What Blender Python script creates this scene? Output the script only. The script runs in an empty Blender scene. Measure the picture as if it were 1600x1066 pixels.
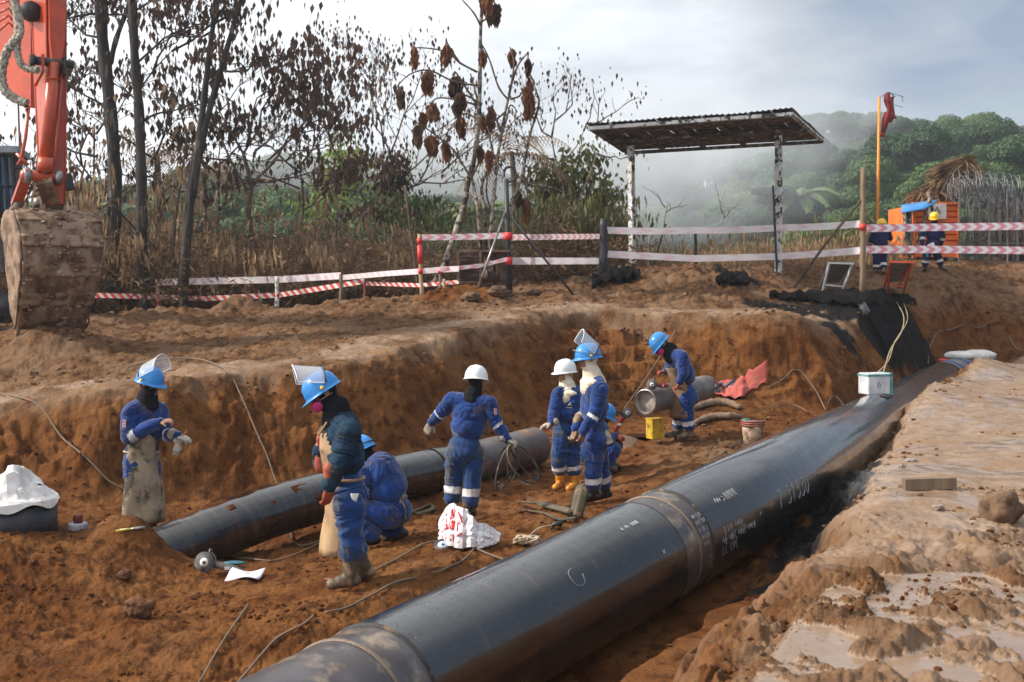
import bpy, bmesh, math, random
import numpy as np
from mathutils import Vector, Matrix, Quaternion
rnd = random.Random(7)
nr = np.random.RandomState(11)
S = bpy.context.scene
COL = S.collection
R = math.radians
# ---------------------------------------------------------------- camera
FPX, ZC, YH = 1866.0, 2.5, 458.0
cam_d = bpy.data.cameras.new('camera'); cam = bpy.data.objects.new('camera', cam_d); COL.objects.link(cam)
cam.location = (0, 0, ZC); cam.rotation_euler = (R(90), 0, 0)
cam_d.sensor_width = 36; cam_d.lens = FPX/1600*36; cam_d.shift_y = -(533-YH)/1600
cam_d.clip_start = 0.1; cam_d.clip_end = 3000
cam_d.dof.use_dof = True; cam_d.dof.focus_distance = 12.5; cam_d.dof.aperture_fstop = 4.0
S.camera = cam
# ---------------------------------------------------------------- world, sun, exposure
SUN_AZ, SUN_EL = R(-93), R(37)          # azimuth from +Y towards +X
W = bpy.data.worlds.new('World'); S.world = W; W.use_nodes = True
wn, wl = W.node_tree.nodes, W.node_tree.links
wn.clear()
wo = wn.new('ShaderNodeOutputWorld')
sky = wn.new('ShaderNodeTexSky'); sky.sky_type = 'NISHITA'; sky.sun_disc = False
sky.sun_elevation = SUN_EL; sky.sun_rotation = SUN_AZ; sky.air_density = 1.3; sky.dust_density = .6; sky.ozone_density = 1.6
bg1 = wn.new('ShaderNodeBackground'); bg1.inputs[1].default_value = 0.085
wl.new(sky.outputs[0], bg1.inputs[0])
tc = wn.new('ShaderNodeTexCoord')
def wnoise(scale, sx, sy, sz, detail, seed=0.0, rough=.55, dist=0.0):
    mp = wn.new('ShaderNodeMapping'); mp.inputs['Scale'].default_value = (sx, sy, sz); mp.inputs['Location'].default_value = (seed, seed*.7, 0)
    wl.new(tc.outputs['Generated'], mp.inputs[0])
    n = wn.new('ShaderNodeTexNoise'); n.inputs['Scale'].default_value = scale; n.inputs['Detail'].default_value = detail
    n.inputs['Roughness'].default_value = rough; n.inputs['Distortion'].default_value = dist
    wl.new(mp.outputs[0], n.inputs[0]); return n.outputs[0]
def wmath(op, a, b=None, c=None, clamp=False):
    m = wn.new('ShaderNodeMath'); m.operation = op; m.use_clamp = clamp
    for i, v in enumerate((a, b, c)):
        if v is None: continue
        if isinstance(v, (int, float)): m.inputs[i].default_value = v
        else: wl.new(v, m.inputs[i])
    return m.outputs[0]
def wdot(v):
    d = wn.new('ShaderNodeVectorMath'); d.operation = 'DOT_PRODUCT'
    wl.new(tc.outputs['Generated'], d.inputs[0]); d.inputs[1].default_value = Vector(v).normalized(); return d.outputs['Value']
def wramp(f, stops):
    r = wn.new('ShaderNodeValToRGB'); el = r.color_ramp.elements
    while len(el) < len(stops): el.new(.5)
    for e, (p, c) in zip(el, stops): e.position = p; e.color = (*c, 1)
    wl.new(f, r.inputs[0]); return r.outputs[0]
sunv = (math.sin(SUN_AZ)*math.cos(SUN_EL), math.cos(SUN_AZ)*math.cos(SUN_EL), math.sin(SUN_EL))
big = wnoise(2.6, 1, 1, 2.6, 5, 3.1, .5, .4)
fine = wnoise(7.0, 1, 1, 3.0, 6, 1.7, .58, .6)
toward = wdot(sunv)                                   # clouds are brighter towards the sun
b0 = wmath('MULTIPLY_ADD', toward, 1.4, .36)
b1 = wmath('MULTIPLY_ADD', big, 1.15, b0)
b2 = wmath('MULTIPLY_ADD', fine, .50, b1)
bright = wmath('SUBTRACT', b2, .76, None, True)
ccol = wramp(bright, [(0, (.20, .26, .355)), (.3, (.40, .43, .475)), (.62, (.66, .69, .73)), (1, (.85, .875, .91))])
bg2 = wn.new('ShaderNodeBackground'); bg2.inputs[1].default_value = 1.22
wl.new(ccol, bg2.inputs[0])
gap = wnoise(3.4, 1, 1, 3.4, 4, 8.3, .5, .3)
gm = wn.new('ShaderNodeMapRange'); gm.inputs['From Min'].default_value = .20; gm.inputs['From Max'].default_value = .44
wl.new(gap, gm.inputs[0])
mixs = wn.new('ShaderNodeMixShader'); wl.new(gm.outputs[0], mixs.inputs[0]); wl.new(bg1.outputs[0], mixs.inputs[1]); wl.new(bg2.outputs[0], mixs.inputs[2])
wl.new(mixs.outputs[0], wo.inputs[0])
sl = bpy.data.lights.new('sun', 'SUN'); so = bpy.data.objects.new('sun', sl); COL.objects.link(so)
sl.energy = 4.7; sl.angle = R(4.0); sl.color = (1.0, .93, .83)
so.rotation_euler = (-Vector(sunv)).to_track_quat('-Z', 'Y').to_euler()
S.view_settings.view_transform = 'Standard'; S.view_settings.look = 'None'; S.view_settings.exposure = 0.34; S.view_settings.gamma = 1.0
S.view_settings.use_curve_mapping = False
S.cycles.max_bounces = 6; S.cycles.diffuse_bounces = 3; S.cycles.transparent_max_bounces = 12; S.cycles.volume_bounces = 1
S.cycles.volume_step_rate = 4.0
# ---------------------------------------------------------------- helpers
def P(x, y, D): return Vector(((x-800)*D/FPX, D, ZC-(y-YH)*D/FPX))
def XD(x, s): return ((x-800)/s, FPX/s)
_perm = np.random.RandomState(3).permutation(256); _perm = np.concatenate([_perm, _perm, _perm])
_g = np.random.RandomState(5).normal(size=(256, 3)); _g /= np.linalg.norm(_g, axis=1)[:, None]
def perlin(x, y, z=0.0):
    x = np.asarray(x, float); y = np.asarray(y, float); z = np.zeros_like(x)+z
    xi = np.floor(x).astype(int); yi = np.floor(y).astype(int); zi = np.floor(z).astype(int)
    xf = x-xi; yf = y-yi; zf = z-zi
    u = xf*xf*xf*(xf*(xf*6-15)+10); v = yf*yf*yf*(yf*(yf*6-15)+10); w = zf*zf*zf*(zf*(zf*6-15)+10)
    xi &= 255; yi &= 255; zi &= 255
    def gr(i, j, k):
        h = _perm[_perm[_perm[(xi+i) & 255]+((yi+j) & 255)]+((zi+k) & 255)]
        g = _g[h]; return g[..., 0]*(xf-i)+g[..., 1]*(yf-j)+g[..., 2]*(zf-k)
    def L(a, b, t): return a+t*(b-a)
    return L(L(L(gr(0,0,0), gr(1,0,0), u), L(gr(0,1,0), gr(1,1,0), u), v), L(L(gr(0,0,1), gr(1,0,1), u), L(gr(0,1,1), gr(1,1,1), u), v), w)*1.6
def fbm(x, y, z=0.0, o=4, gain=.5, lac=2.1):
    s = 0; a = 1.0
    for i in range(o):
        s = s+a*perlin(x, y, z+i*7.3); x = x*lac; y = y*lac; z = z*lac; a *= gain
    return s
def billow(x, y, z=0.0, o=3, gain=.5, lac=2.1):
    s = 0; a = 1.0
    for i in range(o):
        s = s+a*(1.35*np.abs(perlin(x, y, z+i*3.9))-.15); x = x*lac; y = y*lac; z = z*lac; a *= gain
    return s
def ridged(x, y, z=0.0, o=3, gain=.5, lac=2.1):
    s = 0; a = 1.0
    for i in range(o):
        s = s+a*(1-2*np.abs(perlin(x, y, z+i*3.9))); x = x*lac; y = y*lac; z = z*lac; a *= gain
    return s
def sst(a, b, x):
    t = np.clip((x-a)/(b-a), 0, 1); return t*t*(3-2*t)
def tag(o, label=None, cat=None, group=None, kind=None):
    if label: o['label'] = label
    if cat: o['category'] = cat
    if group: o['group'] = group
    if kind: o['kind'] = kind
    return o
def empty(name, loc, label=None, cat=None, group=None):
    o = bpy.data.objects.new(name, None); COL.objects.link(o); o.location = loc; o.empty_display_size = .2
    return tag(o, label, cat, group)
def wloc(o):
    v = Vector((0, 0, 0))
    while o is not None: v = v+o.location; o = o.parent
    return v
class MB:
    def __init__(s): s.v = []; s.f = []; s.m = []; s.n = 0; s.sm = []
    def add(s, V, Fc, mi=0, smooth=True):
        b = s.n; s.v.extend([tuple(p) for p in V]); s.n += len(V)
        for f in Fc: s.f.append(tuple(i+b for i in f)); s.m.append(mi); s.sm.append(smooth)
        return s
    def box(s, c, d, rot=None, mi=0, taper=1.0):
        c = Vector(c); x, y, z = [k/2 for k in d]
        V = []
        for zz in (-z, z):
            t = taper if zz > 0 else 1
            for a, b in ((-1,-1),(1,-1),(1,1),(-1,1)):
                p = Vector((a*x*t, b*y*t, zz))
                if rot is not None: p = rot @ p
                V.append(c+p)
        return s.add(V, [(3,2,1,0),(4,5,6,7),(0,1,5,4),(1,2,6,5),(2,3,7,6),(3,0,4,7)], mi, False)
    def beam(s, a, b, w, h, up=(0,0,1), mi=0):
        a = Vector(a); b = Vector(b); z = (b-a); L = z.length; z.normalize()
        x = Vector(up).cross(z)
        if x.length < 1e-3: x = Vector((1,0,0)).cross(z)
        x.normalize(); y = z.cross(x)
        rot = Matrix((x, y, z)).transposed()
        return s.box((a+b)/2, (w, h, L), rot, mi)
    def tube(s, pts, r, n=8, mi=0, cap=True, flat=1.0, smooth=True, up=None, jit=0):
        pts = [Vector(p) for p in pts]; m = len(pts)
        rr = list(r) if hasattr(r, '__len__') else [r]*m
        V = []; prev = None
        for i, p in enumerate(pts):
            t = (pts[min(i+1, m-1)]-pts[max(i-1, 0)])
            if t.length < 1e-9: t = Vector((0,0,1))
            t.normalize()
            if prev is None:
                ref = Vector(up) if up is not None else (Vector((0,0,1)) if abs(t.z) < .9 else Vector((1,0,0)))
                x = ref.cross(t).normalized()
            else:
                x = prev-t*prev.dot(t)
                x = x.normalized() if x.length > 1e-6 else Vector((1,0,0))
            prev = x; y = t.cross(x)
            for k in range(n):
                a = 2*math.pi*k/n; q = rr[i]*(1+jit*(rnd.random()-.5))
                V.append(p+x*math.cos(a)*q+y*math.sin(a)*q*flat)
        Fc = [(i*n+k, i*n+(k+1) % n, (i+1)*n+(k+1) % n, (i+1)*n+k) for i in range(m-1) for k in range(n)]
        if cap: Fc += [tuple(range(n-1, -1, -1)), tuple((m-1)*n+k for k in range(n))]
        return s.add(V, Fc, mi, smooth)
    def cyl(s, a, b, r, n=16, mi=0, r2=None): return s.tube([a, b], [r, r if r2 is None else r2], n, mi)
    def ell(s, c, r, n=12, m=8, rot=None, mi=0, jit=0, lo=-1.0):
        c = Vector(c); V = []
        for j in range(m+1):
            ph = math.asin(lo)+(math.pi/2-math.asin(lo))*j/m
            for k in range(n):
                a = 2*math.pi*k/n; q = 1+jit*(rnd.random()-.5)
                p = Vector((r[0]*math.cos(a)*math.cos(ph)*q, r[1]*math.sin(a)*math.cos(ph)*q, r[2]*math.sin(ph)*q))
                if rot is not None: p = rot @ p
                V.append(c+p)
        Fc = [(j*n+k, j*n+(k+1) % n, (j+1)*n+(k+1) % n, (j+1)*n+k) for j in range(m) for k in range(n)]
        Fc.append(tuple(range(n-1, -1, -1)))
        return s.add(V, Fc, mi)
    def lathe(s, c, prof, n=20, mi=0, rot=None, smooth=True, capb=False, capt=False):
        c = Vector(c); V = []
        for (r, z) in prof:
            for k in range(n):
                a = 2*math.pi*k/n; p = Vector((r*math.cos(a), r*math.sin(a), z))
                if rot is not None: p = rot @ p
                V.append(c+p)
        m = len(prof)
        Fc = [(i*n+k, i*n+(k+1) % n, (i+1)*n+(k+1) % n, (i+1)*n+k) for i in range(m-1) for k in range(n)]
        if capb: Fc.append(tuple(range(n-1, -1, -1)))
        if capt: Fc.append(tuple((m-1)*n+k for k in range(n)))
        return s.add(V, Fc, mi, smooth)
    def grid(s, G, mi=0, smooth=True):
        a = len(G); b = len(G[0]); V = [p for row in G for p in row]
        return s.add(V, [(i*b+j, i*b+j+1, (i+1)*b+j+1, (i+1)*b+j) for i in range(a-1) for j in range(b-1)], mi, smooth)
    def slab(s, G, th, mi=0, smooth=True):        # a sheet with thickness th
        a = len(G); b = len(G[0]); G = [[Vector(p) for p in row] for row in G]
        n = (G[a-1][0]-G[0][0]).cross(G[0][b-1]-G[0][0])
        off = []
        for i in range(a):
            row = []
            for j in range(b):
                du = G[min(i+1,a-1)][j]-G[max(i-1,0)][j]; dv = G[i][min(j+1,b-1)]-G[i][max(j-1,0)]
                nn = du.cross(dv)
                row.append(G[i][j]+(nn.normalized() if nn.length > 1e-12 else Vector((0,0,1)))*th)
            off.append(row)
        V = [p for r_ in G for p in r_]+[p for r_ in off for p in r_]; N = a*b
        Fc = [(i*b+j, (i+1)*b+j, (i+1)*b+j+1, i*b+j+1) for i in range(a-1) for j in range(b-1)]
        Fc += [(N+i*b+j, N+i*b+j+1, N+(i+1)*b+j+1, N+(i+1)*b+j) for i in range(a-1) for j in range(b-1)]
        for j in range(b-1): Fc += [(j, j+1, N+j+1, N+j), ((a-1)*b+j+1, (a-1)*b+j, N+(a-1)*b+j, N+(a-1)*b+j+1)]
        for i in range(a-1): Fc += [((i+1)*b, i*b, N+i*b, N+(i+1)*b), (i*b+b-1, (i+1)*b+b-1, N+(i+1)*b+b-1, N+i*b+b-1)]
        return s.add(V, Fc, mi, smooth)
    def build(s, name, mats, parent=None, origin=None, kind=None):
        me = bpy.data.meshes.new(name)
        off = wloc(parent) if parent is not None else (Vector(origin) if origin is not None else None)
        if off is None:
            V = np.array(s.v); lo = V.min(0); hi = V.max(0)
            off = Vector(((lo[0]+hi[0])/2, (lo[1]+hi[1])/2, lo[2]))
        V = (np.array(s.v, float)-np.array(off)).tolist()
        me.from_pydata(V, [], s.f)
        if not isinstance(mats, (list, tuple)): mats = [mats]
        for m in mats: me.materials.append(m)
        if len(mats) > 1: me.polygons.foreach_set('material_index', s.m)
        me.polygons.foreach_set('use_smooth', s.sm); me.update()
        o = bpy.data.objects.new(name, me); COL.objects.link(o)
        if parent is not None: o.parent = parent
        else: o.location = off
        if kind: o['kind'] = kind
        return o
def fastmesh(name, V, Q, mat, smooth=True, origin=(0,0,0), parent=None, matidx=None):
    me = bpy.data.meshes.new(name); V = np.asarray(V, np.float32); Q = np.asarray(Q, np.int32)
    k = Q.shape[1]
    me.vertices.add(len(V)); me.vertices.foreach_set('co', V.ravel())
    me.loops.add(Q.size); me.loops.foreach_set('vertex_index', Q.ravel())
    me.polygons.add(len(Q)); me.polygons.foreach_set('loop_start', np.arange(len(Q), dtype=np.int32)*k)
    me.polygons.foreach_set('loop_total', np.full(len(Q), k, np.int32))
    me.polygons.foreach_set('use_smooth', np.full(len(Q), smooth))
    for m in (mat if isinstance(mat, (list, tuple)) else [mat]): me.materials.append(m)
    if matidx is not None: me.polygons.foreach_set('material_index', np.asarray(matidx, np.int32))
    me.update(calc_edges=True)
    o = bpy.data.objects.new(name, me); COL.objects.link(o); o.location = origin
    if parent is not None: o.parent = parent
    return o
def copy_tree(o, parent=None):
    c = o.copy(); COL.objects.link(c)
    if parent is not None: c.parent = parent
    for ch in list(o.children): copy_tree(ch, c)
    return c
# ---------------------------------------------------------------- material factory
def mat(name, base, rough=.7, metal=0.0, c2=None, vs=4.0, vamt=.5, bump=0.0, bs=30.0, dirt=None, dscale=3.0, dlo=.52, dhi=.66,
        spec=.5, coat=0.0, alpha=1.0, trans=0.0, sheen=0.0, stretch=(1,1,1), c3=None, c3s=12., c3lo=.55, c3hi=.7, transl=0.0, drough=None):
    m = bpy.data.materials.new(name); m.use_nodes = True
    n, l = m.node_tree.nodes, m.node_tree.links; n.clear()
    out = n.new('ShaderNodeOutputMaterial'); b = n.new('ShaderNodeBsdfPrincipled'); l.new(b.outputs[0], out.inputs[0])
    b.inputs['Roughness'].default_value = rough; b.inputs['Metallic'].default_value = metal
    b.inputs['Specular IOR Level'].default_value = spec; b.inputs['Coat Weight'].default_value = coat
    b.inputs['Alpha'].default_value = alpha; b.inputs['Transmission Weight'].default_value = trans
    b.inputs['Sheen Weight'].default_value = sheen
    t = n.new('ShaderNodeTexCoord'); mp = n.new('ShaderNodeMapping'); mp.inputs['Scale'].default_value = stretch
    oi = n.new('ShaderNodeObjectInfo'); l.new(t.outputs['Object'], mp.inputs[0])
    va = n.new('ShaderNodeVectorMath'); va.operation = 'SCALE'; va.inputs[0].default_value = (17., 29., 11.); l.new(oi.outputs['Random'], va.inputs['Scale'])
    l.new(va.outputs[0], mp.inputs['Location'])
    def noise(sc, det=5, ro=.55):
        x = n.new('ShaderNodeTexNoise'); x.inputs['Scale'].default_value = sc; x.inputs['Detail'].default_value = det; x.inputs['Roughness'].default_value = ro
        l.new(mp.outputs[0], x.inputs[0]); return x.outputs[0]
    def rng(f, a, bb, c=0., d=1.):
        x = n.new('ShaderNodeMapRange'); x.interpolation_type = 'SMOOTHSTEP'
        for i, v in zip(range(1, 5), (a, bb, c, d)): x.inputs[i].default_value = v
        l.new(f, x.inputs[0]); return x.outputs[0]
    def mix(f, a, bcol):
        x = n.new('ShaderNodeMix'); x.data_type = 'RGBA'
        l.new(f, x.inputs[0])
        for i, v in ((6, a), (7, bcol)):
            if isinstance(v, tuple): x.inputs[i].default_value = (*v, 1)
            else: l.new(v, x.inputs[i])
        return x.outputs[2]
    if c2 is None: c2 = tuple(k*(1-vamt*.6) for k in base)
    cur = mix(rng(noise(vs), .35, .65), base, c2)
    if c3 is not None: cur = mix(rng(noise(c3s, 4), c3lo, c3hi), cur, c3)
    if dirt is not None:
        df = rng(noise(dscale, 8, .62), dlo, dhi)
        cur = mix(df, cur, dirt)
        if drough is not None:
            rm = n.new('ShaderNodeMapRange'); l.new(df, rm.inputs[0]); rm.inputs[3].default_value = rough; rm.inputs[4].default_value = drough
            l.new(rm.outputs[0], b.inputs['Roughness'])
    l.new(cur, b.inputs['Base Color'])
    if bump:
        bp = n.new('ShaderNodeBump'); bp.inputs['Strength'].default_value = 1.0; bp.inputs['Distance'].default_value = bump
        l.new(noise(bs, 6, .6), bp.inputs['Height']); l.new(bp.outputs[0], b.inputs['Normal'])
    if transl:
        tr = n.new('ShaderNodeBsdfTranslucent'); l.new(cur, tr.inputs[0]); ms = n.new('ShaderNodeMixShader'); ms.inputs[0].default_value = transl
        l.new(b.outputs[0], ms.inputs[1]); l.new(tr.outputs[0], ms.inputs[2]); l.new(ms.outputs[0], out.inputs[0])
    m['_bsdf'] = 1
    return m
MUD = (.17, .085, .04); MUDP = (.36, .25, .17); ORANGE_SOIL = (.24, .095, .032)
M = {}
def defmats():
    M['blue'] = mat('blue_coverall_cloth', (.005, .038, .185), .85, c2=(.004, .021, .10), vs=6, bump=.012, bs=11, dirt=(.07, .052, .045), dscale=5, dlo=.52, dhi=.72, sheen=.3, spec=.2)
    M['blue_dirty'] = mat('dirty_blue_coverall_cloth', (.006, .036, .145), .85, c2=(.012, .034, .095), vs=4, bump=.006, bs=14, dirt=(.07, .065, .06), dscale=4, dlo=.5, dhi=.7, sheen=.3, spec=.2)
    M['navy'] = mat('navy_jacket_cloth', (.010, .024, .058), .85, c2=(.008, .034, .058), vs=7, bump=.008, bs=12, dirt=(.03, .025, .02), dscale=5, dlo=.52, dhi=.7, spec=.25)
    M['navy2'] = mat('dark_navy_cloth', (.016, .022, .075), .9, bump=.006, bs=14, spec=.2)
    M['tape_refl'] = mat('silver_reflective_band', (.62, .60, .60), .5, c2=(.5, .45, .43), vs=9, dirt=(.3, .2, .13), dscale=9, dlo=.6, dhi=.75)
    M['black_cloth'] = mat('black_balaclava_cloth', (.008, .008, .011), .9, bump=.004, bs=25, spec=.2)
    M['cream_cloth'] = mat('cream_balaclava_cloth', (.72, .64, .50), .9, c2=(.6, .5, .38), vs=8, bump=.005, bs=18, spec=.15)
    M['skin'] = mat('brown_skin', (.36, .17, .10), .5, bump=.001, bs=60)
    M['hair'] = mat('black_hair', (.01, .009, .008), .6)
    M['boot_mud'] = mat('muddy_rubber_boot', (.09, .065, .045), .55, c2=(.05, .038, .03), vs=9, bump=.006, bs=22, dirt=(.23, .15, .09), dscale=9, dlo=.46, dhi=.62)
    M['boot_dark'] = mat('dark_rubber_boot', (.02, .016, .014), .35, bump=.003, bs=22, dirt=(.16, .10, .06), dscale=10, dlo=.5, dhi=.66, drough=.8)
    M['boot_yellow'] = mat('yellow_rubber_boot', (.66, .27, .02), .4, c2=(.5, .19, .02), vs=9, bump=.003, bs=22, dirt=(.2, .11, .05), dscale=8, dlo=.52, dhi=.66, drough=.8)
    M['glove_red'] = mat('rust_red_leather_glove', (.36, .06, .022), .7, c2=(.24, .045, .02), vs=12, bump=.003, bs=40, dirt=(.1, .04, .02), dscale=14)
    M['glove_brown'] = mat('brown_leather_glove', (.17, .085, .04), .7, c2=(.33, .24, .16), vs=14, bump=.003, bs=40)
    M['glove_grey'] = mat('pale_work_glove', (.42, .36, .29), .8, c2=(.2, .16, .12), vs=14, bump=.003, bs=40)
    M['leather'] = mat('tan_leather_apron', (.42, .27, .14), .7, c2=(.33, .2, .11), vs=4, bump=.003, bs=25, dirt=(.1, .07, .045), dscale=4, dlo=.52, dhi=.68)
    M['leather_dirty'] = mat('stained_leather_apron', (.36, .28, .19), .75, c2=(.23, .165, .10), vs=5, bump=.006, bs=16, dirt=(.045, .032, .022), dscale=4.5, dlo=.48, dhi=.62, c3=(.5, .42, .32), c3s=9)
    M['leather_brown'] = mat('brown_leather_apron', (.21, .12, .06), .7, c2=(.15, .085, .045), vs=5, bump=.004, bs=20, dirt=(.08, .05, .03), dscale=4)
    M['helmet_blue'] = mat('blue_helmet_plastic', (.03, .24, .62), .28, c2=(.02, .19, .52), vs=6, spec=.5, dirt=(.2, .2, .2), dscale=9, dlo=.62, dhi=.8)
    M['helmet_white'] = mat('white_helmet_plastic', (.8, .8, .78), .3, vamt=.1, dirt=(.4, .33, .26), dscale=9, dlo=.6, dhi=.8)
    M['helmet_yellow'] = mat('yellow_helmet_plastic', (.85, .5, .01), .3, vamt=.15)
    M['black_plastic'] = mat('black_plastic', (.015, .015, .016), .4)
    M['rubber'] = mat('black_rubber', (.02, .019, .018), .7, dirt=(.15, .09, .05), dscale=8)
    M['pink'] = mat('magenta_respirator_filter', (.55, .03, .18), .6, bump=.002, bs=50)
    M['visor'] = mat('clear_visor_plastic', (.8, .82, .84), .15, alpha=.22, vamt=.1, spec=.8)
    M['visor_rim'] = mat('white_visor_rim', (.8, .8, .8), .4, vamt=.1)
    M['strap'] = mat('tan_strap', (.42, .33, .2), .8)
    M['steel'] = mat('worn_steel', (.35, .34, .33), .4, .8, dirt=(.2, .11, .06), dscale=8)
    M['white_paint'] = mat('flaking_white_paint', (.7, .69, .67), .75, c2=(.5, .48, .45), vs=5, bump=.006, bs=30, dirt=(.04, .032, .028), dscale=7, dlo=.5, dhi=.56)
    M['black_steel'] = mat('burnt_black_steel', (.016, .016, .022), .5, c2=(.03, .028, .035), vs=6, bump=.003, bs=30, dirt=(.12, .07, .045), dscale=7, dlo=.58, dhi=.72)
    M['wood'] = mat('weathered_wood', (.22, .15, .09), .85, c2=(.13, .09, .06), vs=4, bump=.005, bs=25, stretch=(1, 1, .15))
    M['wood_light'] = mat('fresh_wood_stake', (.5, .33, .18), .8, stretch=(1, 1, .2), vs=20)
    M['orange_paint'] = mat('orange_machine_paint', (.50, .062, .014), .36, c2=(.38, .045, .012), vs=3, dirt=(.24, .12, .06), dscale=3, dlo=.56, dhi=.72, drough=.85, coat=.3, bump=.001, bs=8)
    M['orange_pole'] = mat('orange_pole_paint', (.8, .26, .02), .5)
    M['chrome'] = mat('chrome_rod', (.7, .7, .7), .12, 1.0, vamt=.05)
    M['bucket'] = mat('mud_caked_steel', (.25, .16, .10), .75, c2=(.17, .105, .06), vs=4, bump=.02, bs=8, dirt=(.11, .055, .027), dscale=4, dlo=.46, dhi=.58, c3=(.4, .31, .22), c3s=7, c3lo=.6, c3hi=.72)
    M['machine_dark'] = mat('dark_machine_paint', (.03, .03, .034), .5, dirt=(.12, .07, .04), dscale=5)
    M['glass'] = mat('tinted_cab_glass', (.015, .035, .06), .06, spec=1.0, c2=(.03, .09, .16), vs=1.5)
    M['hose'] = mat('wrapped_hydraulic_hose', (.42, .38, .3), .8, c2=(.1, .08, .06), vs=22, bump=.004, bs=40)
    M['bark_black'] = mat('charred_bark', (.018, .015, .014), .9, c2=(.05, .042, .036), vs=7, bump=.02, bs=18, stretch=(1, 1, .25), dirt=(.17, .13, .10), dscale=5, dlo=.58, dhi=.66)
    M['bark_pale'] = mat('pale_mottled_bark', (.3, .25, .2), .9, c2=(.14, .11, .085), vs=9, bump=.01, bs=20, dirt=(.03, .025, .022), dscale=7, dlo=.48, dhi=.56)
    M['bark'] = mat('brown_bark', (.13, .09, .06), .9, c2=(.07, .05, .036), vs=8, bump=.012, bs=20)
    M['leaf_dead'] = mat('dead_brown_leaf', (.10, .052, .030), .8, c2=(.045, .026, .018), vs=2.5, transl=.2)
    M['leaf_rust'] = mat('dead_rust_leaf', (.22, .085, .035), .8, c2=(.11, .045, .025), vs=5, transl=.25)
    M['leaf_dry'] = mat('dry_straw_leaf', (.40, .27, .15), .8, c2=(.22, .135, .07), vs=1.6, transl=.3, c3=(.10, .055, .03), c3s=2.2)
    M['leaf_dry2'] = mat('dry_brown_stalk', (.27, .17, .09), .85, c2=(.13, .08, .045), vs=1.3, transl=.2)
    M['leaf_green'] = mat('green_leaf', (.07, .11, .022), .6, c2=(.04, .065, .015), vs=1.5, transl=.3)
    M['leaf_olive'] = mat('olive_green_leaf', (.12, .12, .035), .7, c2=(.06, .065, .02), vs=1.3, transl=.3)
    M['rope'] = mat('dirty_cable', (.15, .115, .08), .75, c2=(.12, .08, .05), vs=6, dirt=(.22, .1, .045), dscale=5)
    M['rope_black'] = mat('black_cable', (.018, .017, .016), .5, dirt=(.14, .07, .035), dscale=5)
    M['burnt'] = mat('burnt_black_mesh', (.005, .005, .006), .95, c2=(.013, .011, .011), vs=8, bump=.03, bs=16, spec=.1)
    M['clod'] = mat('orange_soil_clod', (.115, .042, .013), .9, c2=(.06, .019, .006), vs=7, bump=.01, bs=60, spec=.1)
    M['clod_pale'] = mat('tan_mud_clod', (.19, .11, .06), .8, c2=(.12, .064, .032), vs=7, bump=.01, bs=60, spec=.2)
    M['stone'] = mat('grey_stone', (.25, .21, .18), .7, vs=9, dirt=(.2, .1, .05), dscale=9)
    M['white_cloth'] = mat('white_cloth', (.72, .7, .68), .85, c2=(.6, .56, .52), vs=9, bump=.004, bs=20, dirt=(.3, .17, .09), dscale=8, dlo=.62, dhi=.72)
defmats()
# ---------------------------------------------------------------- terrain
def rbf_fit(pts):
    A = np.array(pts, float); xy = A[:, :2]; z = A[:, 2]; n = len(A)
    Dm = np.sqrt(((xy[:, None]-xy[None])**2).sum(-1)+.25)
    K = Dm+np.eye(n)*.0
    Pm = np.c_[np.ones(n), xy]
    Mx = np.block([[K-np.eye(n)*.25, Pm], [Pm.T, np.zeros((3, 3))]])
    w = np.linalg.solve(Mx, np.r_[z, 0, 0, 0])
    return xy, w
def rbf_eval(model, X, D):
    xy, w = model; out = w[-3]+w[-2]*X+w[-1]*D
    for (a, b), k in zip(xy, w[:-3]): out = out+k*np.sqrt((X-a)**2+(D-b)**2+.25)
    return out
def px(x, y, s): return ((x-800)/s, FPX/s, ZC-(y-YH)/s)
UP = [px(0,620,118), px(200,600,123), px(430,570,113), px(570,548,106), px(700,520,98), px(870,490,85), px(1060,487,80), px(1240,485,82),
      px(1400,470,68), px(250,492,62), px(430,484,64), px(533,476,67), px(657,462,73), px(795,460,73), px(943,437,65), px(988,420,61), px(1217,427,61),
      px(1348,452,66), px(1310,460,66), px(1410,458,66), px(1370,425,58), px(1470,425,58), px(1520,402,49), px(1640,410,50), px(1600,480,60), px(1750,470,58),
      px(80,527,96), px(0,505,70), px(-150,500,62), px(-200,640,110), px(200,545,95), px(1560,500,61.5),
      px(1540,575,65), px(1600,578,68), px(1700,600,80), px(1600,690,134), px(1600,1066,350), px(1309,793,191), px(1171,921,264), px(1394,679,126), px(1100,1002,311), px(960,1066,347),
      (9.5, 24.5, .68), (8.2, 22, .70), (11.3, 27.2, .70), (12.6, 28.5, .8), (10.5, 22.5, .72), (13.5, 25.5, .8), (4, 3, .72), (.5, 2.5, .72), (9, 12, .75), (14, 22, .9), (1.5, 0, .75), (-3, 45, 1.6), (8, 45, 3.0), (-14, 45, 1.0), (20, 45, 3.6), (16, 34, 3.2)]
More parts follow.
